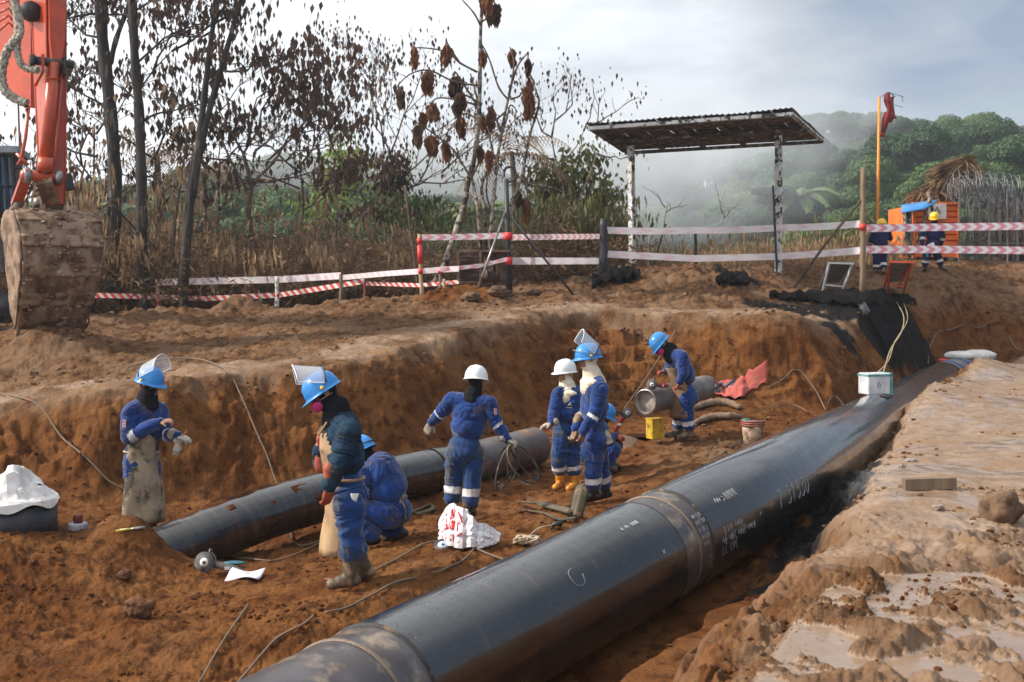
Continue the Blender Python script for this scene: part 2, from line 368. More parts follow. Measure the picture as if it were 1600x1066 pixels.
FP = [px(530,915,194), px(730,815,139), px(885,770,119), px(930,790,138), px(1065,685,107), px(1000,610,84), px(1200,630,90), px(1185,695,112),
      px(1150,730,117), px(1000,760,128), (1.2, 9.9, -.18), (.2, 9.0, -.38), (-.75, 7.5, -.5), (2.8, 12.2, .08), (9.3, 26.6, .1), (6.1, 19.3, .0), (4.4, 16, .05), (11.5, 29.6, .5), (7.5, 24.6, .65), (1.9, 9.8, -.1), (.7, 7.5, -.35), (-1.2, 5.6, -.4), (3.6, 13, .1), (0, 6, -.35),
      px(520,965,222), px(700,862,190), px(860,795,152), px(0,822,173), px(90,825,175), px(-120,830,172), px(200,845,158), px(300,880,153), px(340,880,163), px(400,915,178),
      px(215,965,196), px(0,1066,232), px(400,1066,240), px(100,950,192), px(430,745,118), px(200,800,136), px(60,760,132), px(640,705,116), px(830,735,112), (1.4,21.0,.6),
      (-8, 12, .35), (-6, 4, .0), (-12, 9, .4)]
UM, FM = rbf_fit(UP), rbf_fit(FP)
POLY = [(-16, 12.6), (-7.5, 14.5), (-5.0, 14.6), (-2.5, 15.9), (-1.0, 17.6), (.5, 20.3), (1.5, 22.4), (4.9, 21.8), (5.75, 21.7), (7.3, 24.2), (9.0, 27.3), (10.2, 29.6), (12.2, 31.0),
        (13.0, 30.2), (10.75, 27.9), (7.55, 22.1), (4.45, 14.9), (2.45, 9.9), (1.02, 7.1), (.55, 6.0), (.08, 5.2), (-.9, 3), (-1.5, -3), (-16, -3)]
def poly_sd(X, D):
    n = len(POLY); dmin = np.full(X.shape, 1e9); ins = np.zeros(X.shape, bool)
    for i in range(n):
        ax, ay = POLY[i]; bx, by = POLY[(i+1) % n]; ex, ey = bx-ax, by-ay
        t = np.clip(((X-ax)*ex+(D-ay)*ey)/(ex*ex+ey*ey), 0, 1)
        dmin = np.minimum(dmin, np.hypot(X-ax-t*ex, D-ay-t*ey))
        c = ((ay > D) != (by > D)) & (X < (bx-ax)*(D-ay)/(by-ay+1e-12)+ax)
        ins ^= c
    return np.where(ins, dmin, -dmin)
def seg_d(X, D, pts):
    d = np.full(X.shape, 1e9)
    for (ax, ay), (bx, by) in zip(pts[:-1], pts[1:]):
        ex, ey = bx-ax, by-ay; t = np.clip(((X-ax)*ex+(D-ay)*ey)/(ex*ex+ey*ey), 0, 1)
        d = np.minimum(d, np.hypot(X-ax-t*ex, D-ay-t*ey))
    return d
def bump_at(X, D, x, s, r, h, sy=1.0):
    a, b = XD(x, s); return h*np.exp(-(((X-a)/r)**2+((D-b)/(r*sy))**2))
PIPE_A = np.array([1.186, 9.62]); PIPE_DIR = np.array([9.40-1.186, 26.6-9.62]); PIPE_DIR = PIPE_DIR/np.linalg.norm(PIPE_DIR)
def terrain(X, D, fine=True):
    X = np.asarray(X, float); D = np.asarray(D, float)
    sd = poly_sd(X, D)
    U = rbf_eval(UM, X, D); Fl = rbf_eval(FM, X, D)
    side = (X-np.interp(D, [-3, 5, 8.5, 10.5, 12.3, 20, 28, 32], [-3., -.7, .6, 1.8, 2.75, 6.1, 10.0, 12.4]))*.86          # positive: the right bank side of the pipe
    bank = sst(.2, .9, side)*(1-sst(27.5, 31, D))
    wob = .30*perlin(X*.55, D*.55, 1.3)+.16*perlin(X*1.7, D*1.7, 4.4)+.07*perlin(X*4, D*4, 2.2)
    wob = wob*(1-.55*bank)
    half = .62-.27*bank+.75*np.exp(-(((X-1.9)/1.3)**2+((D-22.0)/1.6)**2))
    t = np.clip((sd+wob)/half*.5+.5, 0, 1)
    st = np.exp(-(((X-1.9)/1.5)**2+((D-22.2)/1.8)**2))                   # steps cut into the far corner
    q = t*4.0; qs = (np.floor(q)+sst(.55, 1.0, q-np.floor(q)))/4.0
    t = t*(1-st*.9)+qs*st*.9
    t2 = t*t*(3-2*t)*.45+t*.55
    z = U*(1-t2)+Fl*t2
    inn = t2; wall = 4*t2*(1-t2)
    # heaps on the upper ground and in the pit
    heap = (bump_at(X, D, 370, 66, .75, .42, .8)+bump_at(X, D, 740, 75, .55, .3)+bump_at(X, D, 690, 76, .5, .16)+bump_at(X, D, 1000, 64, 1.1, .24, .9)+bump_at(X, D, 1090, 66, 1.2, .3, 1.)
        +bump_at(X, D, 955, 65, .6, .2)+bump_at(X, D, 270, 72, 1.4, .22)+bump_at(X, D, 120, 80, 1.5, .2)+bump_at(X, D, 560, 76, 1.2, .15)+bump_at(X, D, 1530, 66, 1.2, .2)
        +bump_at(X, D, 1150, 62, 1.0, .2)+bump_at(X, D, 870, 73, .5, .12)+bump_at(X, D, 60, 88, .9, .22)+bump_at(X, D, 75, 97, .9, .30, .6)
        +bump_at(X, D, 1165, 124, .35, .18)+bump_at(X, D, 1090, 120, .5, .12)+bump_at(X, D, 215, 205, .28, .10)+bump_at(X, D, 20, 158, .6, .08)+bump_at(X, D, 208, 165, .34, .30, .9)+bump_at(X, D, 225, 160, .2, .14))
    z = z+heap*(1 if True else 0)
    # pale hard track running along the upper edge, and the wet bank
    edge = np.exp(-((sd+1.25)/.8)**2)*(1-bank)*(1-inn)*(D < 27)
    rbm = sst(8.1, 11.0, D+.9*perlin(X*.8, D*.8, 9.)+.8*np.exp(-((sd+.7)/.8)**2))
    bankflat = (1-inn)*bank*rbm
    rough_bank = (1-inn)*bank*(1-rbm)
    upper = (1-inn)*(1-bank)
    flatm = np.clip(edge*.35+bankflat*.93, 0, 1)
    # ---- relief
    big = .09*fbm(X*.6, D*.6, .5, 3)
    b1 = billow(X*1.5+.3*perlin(X*3, D*3, 5.), D*1.5, 3.1, 3, .55)-.9      # lumps about 0.6 m
    lumps = .085*b1
    mid = .035*(billow(X*5.2, D*5.2, 6.6, 2, .6)-.6)
    ridg = .03*np.clip(ridged(X*2.7+.5*perlin(X*1.5, D*1.5, 8.), D*2.7, 2.5, 3, .6)-.9, -1.2, 1)
    amp_upper = upper*(1-.6*edge)
    z = z+big*(.5*upper+.25*inn+.15*bank*(1-inn))
    z = z+amp_upper*(lumps*(.75+.8*sst(21, 27, D))+mid*1.1+ridg*1.0)
    # wheel ruts on the upper ground
    rut = np.sin((D-.35*X)*5.2+1.5*perlin(X*.7, D*.7, 3.))
    z = z+upper*.018*rut*sst(-.4, .6, perlin(X*.35, D*.35, 7.))
    # bank: heavy churned mud near, flat and wet further on
    ch = .20*(billow(X*1.3+.4*perlin(X*2.5, D*2.5, 5.5), D*1.0, 11.1, 3, .5)-.75)
    ch2 = .042*(billow(X*4.3+.3*perlin(X*6, D*6, 2.5), D*3.6, 12.7, 3, .55)-.6)+.02*(billow(X*10, D*9, 13.7, 3, .6)-.6)
    z = z+rough_bank*(ch+ch2+.022*ridged(X*5.5+.5*perlin(X*3, D*3, 44.), D*5.5, 17., 3, .6)*sst(-.02, .06, ch))+bankflat*(.02*b1*.5+.012*fbm(X*2.6, D*2.6, 4., 4)+.03*np.clip(fbm(X*1.4, D*1.4, 21., 4)-.25, 0, 1))
    berm = np.exp(-((sd+.28)/.22)**2)*bank*(1-inn)
    z = z-berm*.10+berm*.05*billow(X*6, D*6, 15., 3, .6)
    # trench: rough walls, trodden floor
    zz = z*1.0
    wn_ = .10*fbm(X*1.6, D*1.6, zz*2.0, 4, .6)+.06*(billow(X*4.2, D*4.2, zz*3.5, 3, .6)-.7)
    z = z+wall*wn_*1.15
    gash = np.abs(perlin(X*3.1+D*2.0, (X+D)*.35, 2.)); z = z-wall*.12*np.clip(.28-gash, 0, 1)
    zq = np.floor(z/.30)*.30+.30*sst(.62, 1.0, z/.30-np.floor(z/.30)); stw = np.exp(-(((X-1.85)/1.15)**4+((D-22.0)/2.3)**4))*sst(.02, .2, inn)
    z = z+(zq-z)*stw*.95
    fl = inn*(1-.6*wall)
    z = z+fl*(.045*fbm(X*1.3, D*1.3, 31., 4)+.030*(billow(X*3.6, D*3.6, 33., 3, .6)-.8))
    heapm = fl*(np.exp(-(((X-3.0)/1.6)**2+((D-16.2)/1.9)**2))+.7*np.exp(-(((X+3.4)/2.6)**2+((D-9.6)/1.6)**2))+.5*sst(9.5, 7.0, D))
    z = z+heapm*(.055*(billow(X*1.7, D*1.7, 40., 4, .55)-.8)+.016*(billow(X*7, D*7, 43., 2, .6)-.6)+.012*ridged(X*9, D*9, 45., 2, .6))
    if fine:
        f1 = billow(X*17, D*17, zz*9, 2, .6)-.6; f2 = perlin(X*45, D*45, zz*20)
        k = (.2*flatm+1.0*(1-flatm)); near = np.clip(14/D, .25, 1.3)
        cl = sst(.1, .6, perlin(X*1.3, D*1.3, 50.)+.15)
        z = z+k*(.010*f1*(.6+.8*cl)+.004*f2)*(.7+.3*near)
        crumbs = np.clip(perlin(X*26, D*26, 60.)-.35, 0, 1)*np.clip(perlin(X*2.3, D*2.3, 61.)+.25, 0, 1)
        z = z+crumbs*.06*(1-flatm*.7)
    # puddles: level water-filled hollows in the churned bank
    pn = ch+ch2*.5; lvl = -.10+.03*perlin(X*.4, D*.4, 70.)
    pud = rough_bank*sst(.0, .035, lvl-pn)
    base_b = U+.15*big-.105
    lv = base_b-.5*sst(.02, .35, berm)-.6*(1-sst(.3, .9, rough_bank))
    z = np.where(rough_bank > .02, np.maximum(z, lv), z)
    pudm = np.clip(rough_bank*(z <= lv+.004)*(berm < .05)*(rough_bank > .85), 0, 1)
    wetn = fbm(X*.9, D*.9, 77., 4, .6)
    wet = np.clip(pudm+bankflat*(.45+.55*sst(-.1, .5, wetn))+rough_bank*.35*sst(-.3, .3, wetn)+edge*.30*sst(0, .5, wetn)+.10*fl*sst(.2, .7, wetn), 0, 1)
    # oil-blackened spots
    bx = [(1150,438,64,.75,1.), (950,440,65,.8,1.), (1230,468,72,1.4,.55), (1340,470,70,1.5,.7), (1430,478,66,1.3,1.), (1385,560,68,1.0,1.3), (1310,560,76,.5,1.3)]
    burn = np.zeros_like(X)
    for (x_, y_, s_, r_, k_) in bx: burn = np.maximum(burn, bump_at(X, D, x_, s_, r_, 1.0, k_))
    oil = np.exp(-(((side-.62)/.42)**2+((D-11.3)/1.7)**2))
    burn = sst(.35, .6, np.maximum(burn*.95, oil)+.35*fbm(X*2.3, D*2.3, 90., 4, .6))
    pale = np.clip(bank*(1-inn)*(.52+.45*bankflat-.15*berm)+edge*(.6+.5*sst(-.2, .5, fbm(X*1.1, D*1.1, 88.)))+pudm+.0, 0, 1)
    # trodden wet patch on the pit floor
    a, b = XD(720, 116); pf = inn*np.exp(-(((X-.2)/1.6)**2+((D-15.6)/1.4)**2))*sst(.05, .5, fbm(X*2.5, D*2.5, 93., 4)); 
    pale = np.clip(pale+.55*pf, 0, 1); wet = np.clip(wet+.6*pf, 0, 1)
    orange = np.clip(inn*1.15+bump_at(X, D, 740, 75, .9, .8)+bump_at(X, D, 690, 76, .7, .6)+.5*(1-bank)*np.exp(-((sd+.2)/.5)**2), 0, 1)*(1-.6*bank*(D < 20)*(1-inn))
    greyf = np.exp(-(((X-3.0)/1.9)**2+((D-16.4)/2.6)**2))*inn
    orange = np.clip(orange-.65*greyf+.38*rough_bank+.3*berm, 0, 1)
    return z, pale, orange, burn, wet, pudm
TG = {}
def tlook(X, D):
    X = np.asarray(X, float); D = np.asarray(D, float)
    fu = np.interp(X/D, TG['us'], np.arange(len(TG['us']))); fd = np.interp(D, TG['Ds'], np.arange(len(TG['Ds'])))
    i = np.clip(fd.astype(int), 0, len(TG['Ds'])-2); j = np.clip(fu.astype(int), 0, len(TG['us'])-2); a = fd-i; b = fu-j; Z = TG['Z']
    return Z[i, j]*(1-a)*(1-b)+Z[i+1, j]*a*(1-b)+Z[i, j+1]*(1-a)*b+Z[i+1, j+1]*a*b
def gz(X, D): return float(tlook(X, D))
def G(x, s, dz=0.0):
    X, D = XD(x, s); return Vector((X, D, gz(X, D)+dz))
def onray(x, y, s0, s1, n=160):
    """first ground point under the given line of sight, found on the real terrain"""
    D = FPX/np.linspace(s0, s1, n); X = (x-800)*D/FPX; Z = ZC-(y-YH)*D/FPX
    h = tlook(X, D)
    if not (h >= Z).any():
        if s1 > 47: return onray(x, y, s0, 46., 300)
        k = int(np.argmin(Z-h))
    else: k = int(np.argmax(h >= Z))
    return Vector((X[k], D[k], h[k]))

def build_ground():
    us = np.concatenate([np.linspace(-.80, -.47, 50, endpoint=False), np.linspace(-.47, .47, 800), np.linspace(.47, .80, 51)[1:]])
    Ds = np.concatenate([np.linspace(.8, 4.6, 40, endpoint=False), np.exp(np.linspace(math.log(4.6), math.log(36), 790)), np.exp(np.linspace(math.log(36), math.log(60), 50))[1:]])
    UU, DD = np.meshgrid(us, Ds); XX = UU*DD
    wide = 1+.0*DD
    sh = XX.shape; X = XX.ravel(); D = DD.ravel()
    z, pale, orange, burn, wet, pud = terrain(X, D)
    z = z-sst(38, 58, D)*3.0
    V = np.c_[X, D, z]; TG.update(us=us, Ds=Ds, Z=z.reshape(sh))
    h, w = sh; I = np.arange(h*w).reshape(h, w)
    Q = np.c_[I[:-1, :-1].ravel(), I[:-1, 1:].ravel(), I[1:, 1:].ravel(), I[1:, :-1].ravel()]
    o = fastmesh('ground', V, Q, ground_mat()); o['kind'] = 'structure'
    ca = o.data.color_attributes.new('zone', 'FLOAT_COLOR', 'POINT')
    ca.data.foreach_set('color', np.c_[pale, orange, burn, wet].astype(np.float32).ravel())
    return o
def ground_mat():
    m = bpy.data.materials.new('churned_mud'); m.use_nodes = True; n, l = m.node_tree.nodes, m.node_tree.links; n.clear()
    out = n.new('ShaderNodeOutputMaterial'); b = n.new('ShaderNodeBsdfPrincipled'); l.new(b.outputs[0], out.inputs[0])
    at = n.new('ShaderNodeAttribute'); at.attribute_name = 'zone'; sp = n.new('ShaderNodeSeparateColor'); l.new(at.outputs['Color'], sp.inputs[0])
    t = n.new('ShaderNodeTexCoord')
    def noise(sc, det=6, ro=.6):
        x = n.new('ShaderNodeTexNoise'); x.inputs['Scale'].default_value = sc; x.inputs['Detail'].default_value = det; x.inputs['Roughness'].default_value = ro
        l.new(t.outputs['Object'], x.inputs[0]); return x.outputs[0]
    def rng(f, a, bb, c=0., d=1.):
        x = n.new('ShaderNodeMapRange'); x.interpolation_type = 'SMOOTHSTEP'
        for i, v in zip(range(1, 5), (a, bb, c, d)): x.inputs[i].default_value = v
        l.new(f, x.inputs[0]); return x.outputs[0]
    def mth(op, a, bb, cl=False):
        x = n.new('ShaderNodeMath'); x.operation = op; x.use_clamp = cl
        for i, v in ((0, a), (1, bb)):
            if isinstance(v, float): x.inputs[i].default_value = v
            else: l.new(v, x.inputs[i])
        return x.outputs[0]
    def mix(f, a, c, typ='MIX'):
        x = n.new('ShaderNodeMix'); x.data_type = 'RGBA'; x.blend_type = typ
        if isinstance(f, float): x.inputs[0].default_value = f
        else: l.new(f, x.inputs[0])
        for i, v in ((6, a), (7, c)):
            if isinstance(v, tuple): x.inputs[i].default_value = (*v, 1)
            else: l.new(v, x.inputs[i])
        return x.outputs[2]
    n1 = noise(1.1); n2 = noise(5.0, 8, .65); n3 = noise(24., 6, .65); n4 = noise(90., 4, .6)
    brown = mix(rng(n2, .36, .64), (.175, .092, .045), (.062, .029, .013))
    brown = mix(rng(n1, .45, .62), brown, (.17, .10, .058))
    org = mix(rng(n1, .38, .62), (.112, .040, .011), (.175, .072, .023))
    org = mix(rng(n2, .44, .66), org, (.058, .019, .0055))
    pal = mix(rng(n2, .36, .66), (.29, .207, .152), (.185, .11, .062))
    pal = mix(rng(n1, .52, .66), pal, (.23, .135, .072))
    pf = mth('ADD', sp.outputs[0], mth('ADD', mth('MULTIPLY', mth('SUBTRACT', n2, .5), 1.1), mth('MULTIPLY', mth('SUBTRACT', n1, .52), 1.3)))
    of = mth('ADD', sp.outputs[1], mth('MULTIPLY', mth('SUBTRACT', n2, .5), .7))
    c = mix(rng(of, .25, .7), brown, org)
    c = mix(rng(pf, .35, .75), c, pal)
    c = mix(rng(n3, .52, .72, 0., .5), c, (.06, .032, .018))
    c = mix(rng(n4, .60, .74, 0., .35), c, (.5, .36, .25))
    c = mix(at.outputs['Alpha'], c, mix(.5, c, (.25, .172, .115)))
    c = mix(sp.outputs[2], c, mix(rng(n3, .4, .7), (.007, .007, .008), (.03, .024, .02)))
    l.new(c, b.inputs['Base Color'])
    r = rng(mth('ADD', at.outputs['Alpha'], mth('MULTIPLY', mth('SUBTRACT', n2, .5), .5)), .3, 1.0, .93, .13)
    rb = mth('SUBTRACT', r, mth('MULTIPLY', sp.outputs[2], .12), True)
    l.new(rb, b.inputs['Roughness']); l.new(rng(at.outputs['Alpha'], .15, .9, .06, .55), b.inputs['Specular IOR Level'])
    bp = n.new('ShaderNodeBump'); bp.inputs['Distance'].default_value = .035
    l.new(mth('SUBTRACT', 1.0, mth('MULTIPLY', at.outputs['Alpha'], .93)), bp.inputs['Strength'])
    hh = mth('ADD', mth('MULTIPLY', n3, .7), mth('MULTIPLY', n4, .25)); hh = mth('ADD', hh, mth('MULTIPLY', n2, .6))
    l.new(hh, bp.inputs['Height']); l.new(bp.outputs[0], b.inputs['Normal'])
    return m
build_ground()
# ---------------------------------------------------------------- clods and pebbles (nobody could count them)
def icoball():
    bm = bmesh.new(); bmesh.ops.create_icosphere(bm, subdivisions=1, radius=1); V = np.array([v.co[:] for v in bm.verts]); Fc = np.array([[v.index for v in f.verts] for f in bm.faces]); bm.free()
    return V, Fc
ICO = icoball()
def scatter_balls(name, pts, sizes, material):
    V0, F0 = ICO; n = len(pts); nv = len(V0)
    ang = nr.rand(n)*6.28; sc = np.c_[.7+.6*nr.rand(n), .7+.6*nr.rand(n), .5+.4*nr.rand(n)]*sizes[:, None]
    V = V0[None]*(1+.5*(nr.rand(n, nv, 1)-.5))*sc[:, None, :]
    c, s = np.cos(ang)[:, None], np.sin(ang)[:, None]
    V = np.stack([V[..., 0]*c-V[..., 1]*s, V[..., 0]*s+V[..., 1]*c, V[..., 2]], -1)+pts[:, None]
    Fc = (F0[None]+(np.arange(n)*nv)[:, None, None]).reshape(-1, 3)
    return fastmesh(name, V.reshape(-1, 3), Fc, material, smooth=False)
def scatter_points(n, dens):
    u = nr.uniform(-.47, .47, n*4); D = np.exp(nr.uniform(math.log(4.8), math.log(33), n*4)); X = u*D
    z, pale, orange, burn, wet, pud = terrain(X, D)
    p = dens(X, D, pale, orange, wet, pud); k = np.nonzero(nr.rand(n*4) < p)[0][:n]
    return X[k], D[k], z[k]
cl = lambda X, D: sst(.0, .55, perlin(X*.9, D*.9, 123.)+.2*perlin(X*4, D*4, 99.))
X, D, z = scatter_points(17000, lambda X, D, pa, og, we, pu: cl(X, D)*og*.9+.04*og)
sz = (.004+.024*nr.rand(len(X))**5)*(.45+D/16)
o = scatter_balls('soil_clods', np.c_[X, D, z+sz*.25], sz, M['clod']); tag(o, 'crumbled orange soil clods scattered over the trench floor and slopes', 'soil clods', kind='stuff')
X, D, z = scatter_points(13000, lambda X, D, pa, og, we, pu: (cl(X, D)**2+.015)*(1-og)*(1-pu)*(1-.85*(we > .45)))
sz = (.004+.028*nr.rand(len(X))**3.5)*(.45+D/16)
o = scatter_balls('mud_lumps', np.c_[X, D, z+sz*.2], sz, M['clod_pale']); tag(o, 'small tan mud lumps strewn over the upper ground and right bank', 'mud lumps', kind='stuff')
# ---------------------------------------------------------------- pipelines
def pipe_mat(name, dusty=.55):
    m = bpy.data.materials.new(name); m.use_nodes = True; n, l = m.node_tree.nodes, m.node_tree.links; n.clear()
    out = n.new('ShaderNodeOutputMaterial'); b = n.new('ShaderNodeBsdfPrincipled'); l.new(b.outputs[0], out.inputs[0])
    t = n.new('ShaderNodeTexCoord')
    def noise(sc, st, det=6, ro=.6, dist=0.):
        mp = n.new('ShaderNodeMapping'); mp.inputs['Scale'].default_value = st; l.new(t.outputs['UV'], mp.inputs[0])
        x = n.new('ShaderNodeTexNoise'); x.inputs['Scale'].default_value = sc; x.inputs['Detail'].default_value = det; x.inputs['Roughness'].default_value = ro; x.inputs['Distortion'].default_value = dist
        l.new(mp.outputs[0], x.inputs[0]); return x.outputs[0]
    def rng(f, a, bb, c=0., d=1.):
        x = n.new('ShaderNodeMapRange'); x.interpolation_type = 'SMOOTHSTEP'
        for i, v in zip(range(1, 5), (a, bb, c, d)): x.inputs[i].default_value = v
        l.new(f, x.inputs[0]); return x.outputs[0]
    def mix(f, a, c):
        x = n.new('ShaderNodeMix'); x.data_type = 'RGBA'; l.new(f, x.inputs[0])
        for i, v in ((6, a), (7, c)):
            if isinstance(v, tuple): x.inputs[i].default_value = (*v, 1)
            else: l.new(v, x.inputs[i])
        return x.outputs[2]
    blot = noise(2.2, (1, 1, 1)); streak = noise(3.0, (4.0, .5, 1), 7, .65); fineN = noise(30, (1, 1, 1), 5, .65); drops = noise(75, (1, 1, 1), 2, .5)
    c = mix(rng(blot, .4, .65), (.004, .0042, .005), (.009, .0092, .011))
    c = mix(rng(streak, dusty, .80, 0., .8), c, (.11, .062, .034))
    c = mix(rng(fineN, .62, .8, 0., .5), c, (.16, .13, .11))
    l.new(c, b.inputs['Base Color'])
    r1 = rng(blot, .3, .7, .22, .38)
    l.new(r1, b.inputs['Roughness']); b.inputs['Specular IOR Level'].default_value = .5; b.inputs['Coat Weight'].default_value = .8; b.inputs['Coat Roughness'].default_value = .08; b.inputs['Coat IOR'].default_value = 1.5
    # wrap spiral and water drops
    wv = n.new('ShaderNodeTexWave'); wv.wave_type = 'BANDS'; wv.bands_direction = 'X'; wv.inputs['Scale'].default_value = 2.2; wv.inputs['Distortion'].default_value = 1.2
    mp = n.new('ShaderNodeMapping'); mp.inputs['Rotation'].default_value = (0, 0, .16); l.new(t.outputs['UV'], mp.inputs[0]); l.new(mp.outputs[0], wv.inputs[0])
    b1 = n.new('ShaderNodeBump'); b1.inputs['Distance'].default_value = .0009; l.new(wv.outputs['Fac'], b1.inputs['Height'])
    b2 = n.new('ShaderNodeBump'); b2.inputs['Distance'].default_value = .0024; l.new(rng(drops, .60, .70), b2.inputs['Height']); l.new(b1.outputs[0], b2.inputs['Normal'])
    b3 = n.new('ShaderNodeBump'); b3.inputs['Distance'].default_value = .004; l.new(noise(6, (1, .6, 1), 4), b3.inputs['Height']); l.new(b2.outputs[0], b3.inputs['Normal'])
    l.new(b3.outputs[0], b.inputs['Normal'])
    return m
M['pipe'] = pipe_mat('wet_black_pipe_coating')
M['pipe_small'] = pipe_mat('muddy_black_pipe_coating', .43)
M['pipe_bare'] = mat('bare_weld_steel', (.13, .115, .12), .34, .55, c2=(.08, .068, .07), vs=3, bump=.002, bs=30, dirt=(.35, .27, .19), dscale=5, dlo=.5, dhi=.7, c3=(.11, .075, .055), c3s=3)
M['pipe_weld'] = mat('weld_bead', (.20, .16, .12), .45, .6, c2=(.2, .14, .1), vs=20, bump=.006, bs=60)
M['chalk'] = mat('chalk_marking', (.36, .37, .38), .9, vamt=.2)
def pipe_path(pts, sub=10):
    pts = [Vector(p) for p in pts]; out = []
    for i in range(len(pts)-1):
        p0 = pts[max(i-1, 0)]; p1 = pts[i]; p2 = pts[i+1]; p3 = pts[min(i+2, len(pts)-1)]
        for k in range(sub):
            t = k/sub; out.append(.5*((2*p1)+(p2-p0)*t+(2*p0-5*p1+4*p2-p3)*t*t+(3*p1-p0-3*p2+p3)*t**3))
    out.append(pts[-1]); return out
def arclen(path):
    a = [0.]
    for p, q in zip(path[:-1], path[1:]): a.append(a[-1]+(q-p).length)
    return a
def at_len(path, al, s):
    for i in range(len(path)-1):
        if al[i+1] >= s or i == len(path)-2:
            t = (s-al[i])/(al[i+1]-al[i]); return path[i].lerp(path[i+1], t), (path[i+1]-path[i]).normalized()
def tube_uv(name, path, al, s0, s1, r, material, parent, n=96, step=.12, rfun=None, cap=True):
    cnt = max(2, int((s1-s0)/step)+1); V = []; UV = []; Q = []
    for i in range(cnt):
        s = s0+(s1-s0)*i/(cnt-1); c, t = at_len(path, al, s)
        x = Vector((0,0,1)).cross(t).normalized(); y = t.cross(x)      # x to the left side, y up
        rr = r if rfun is None else rfun(i/(cnt-1))
        for k in range(n+1):
            a = 2*math.pi*k/n; V.append(c+x*math.cos(a)*rr+y*math.sin(a)*rr); UV.append((s, a*r))
    w = n+1
    Q = [(i*w+k, i*w+k+1, (i+1)*w+k+1, (i+1)*w+k) for i in range(cnt-1) for k in range(n)]
    off = wloc(parent)
    me = bpy.data.meshes.new(name); me.from_pydata([tuple(v-off) for v in V], [], Q); me.materials.append(material)
    me.polygons.foreach_set('use_smooth', [True]*len(Q))
    uv = me.uv_layers.new(name='UVMap'); li = np.array([v for q in Q for v in q]); uv.data.foreach_set('uv', np.array(UV)[li].ravel())
    o = bpy.data.objects.new(name, me); COL.objects.link(o); o.parent = parent
    return o
RB = .455
def cpx(x, y, s): return Vector(px(x, y, s))
bp_path = pipe_path([cpx(120, 1370, 355), cpx(400, 1200, 298), cpx(634, 1065, 247), cpx(838, 958, 212), cpx(1022, 858, 186), cpx(1226, 747, 150), cpx(1392, 650, 97), cpx(1466, 602, 71), cpx(1530, 578, 61), cpx(1590, 560, 56)], 12)
bp_al = arclen(bp_path)
def s_at_D(path, al, D):
    for i in range(len(path)-1):
        if path[i+1].y >= D: return al[i]+(al[i+1]-al[i])*(D-path[i].y)/(path[i+1].y-path[i].y)
    return al[-1]
big_pipe = empty('oil_pipeline', bp_path[0], 'wide wet black pipeline running through the foreground trench', 'pipe')
sj = s_at_D(bp_path, bp_al, 9.88)        # field joint
sn = s_at_D(bp_path, bp_al, 7.28)        # near joint edge
sf = s_at_D(bp_path, bp_al, 27.0)
J0, J1 = sj-.05, sj+.42
tube_uv('coated_section', bp_path, bp_al, sn, J0, RB, M['pipe'], big_pipe)
tube_uv('coated_section', bp_path, bp_al, J1, sf, RB, M['pipe'], big_pipe)
tube_uv('bare_joint_band', bp_path, bp_al, J0-.03, J1+.03, RB-.012, M['pipe_bare'], big_pipe, step=.04)
tube_uv('bare_joint_band', bp_path, bp_al, 0, sn+.03, RB-.012, M['pipe_bare'], big_pipe, step=.06)
tube_uv('wrapped_end', bp_path, bp_al, sf, bp_al[-1], RB+.006, mat('grey_green_wrap', (.10, .12, .13), .45, c2=(.05, .055, .07), vs=3, bump=.01, bs=12, dirt=(.3, .3, .3), dscale=3), big_pipe)
tube_uv('weld_bead', bp_path, bp_al, sj+.17, sj+.21, RB, M['pipe_weld'], big_pipe, step=.01, rfun=lambda t: RB-.010+.012*math.sin(math.pi*t))
tube_uv('weld_bead', bp_path, bp_al, sn-.36, sn-.32, RB, M['pipe_weld'], big_pipe, step=.01, rfun=lambda t: RB-.010+.012*math.sin(math.pi*t))
for s_ in (J0, J1, sn):
    tube_uv('coating_edge', bp_path, bp_al, s_-.012, s_+.012, RB+.003, M['rubber'], big_pipe, step=.006, rfun=lambda t: RB-.012+.017*math.sin(math.pi*min(max(t,.0),1)))
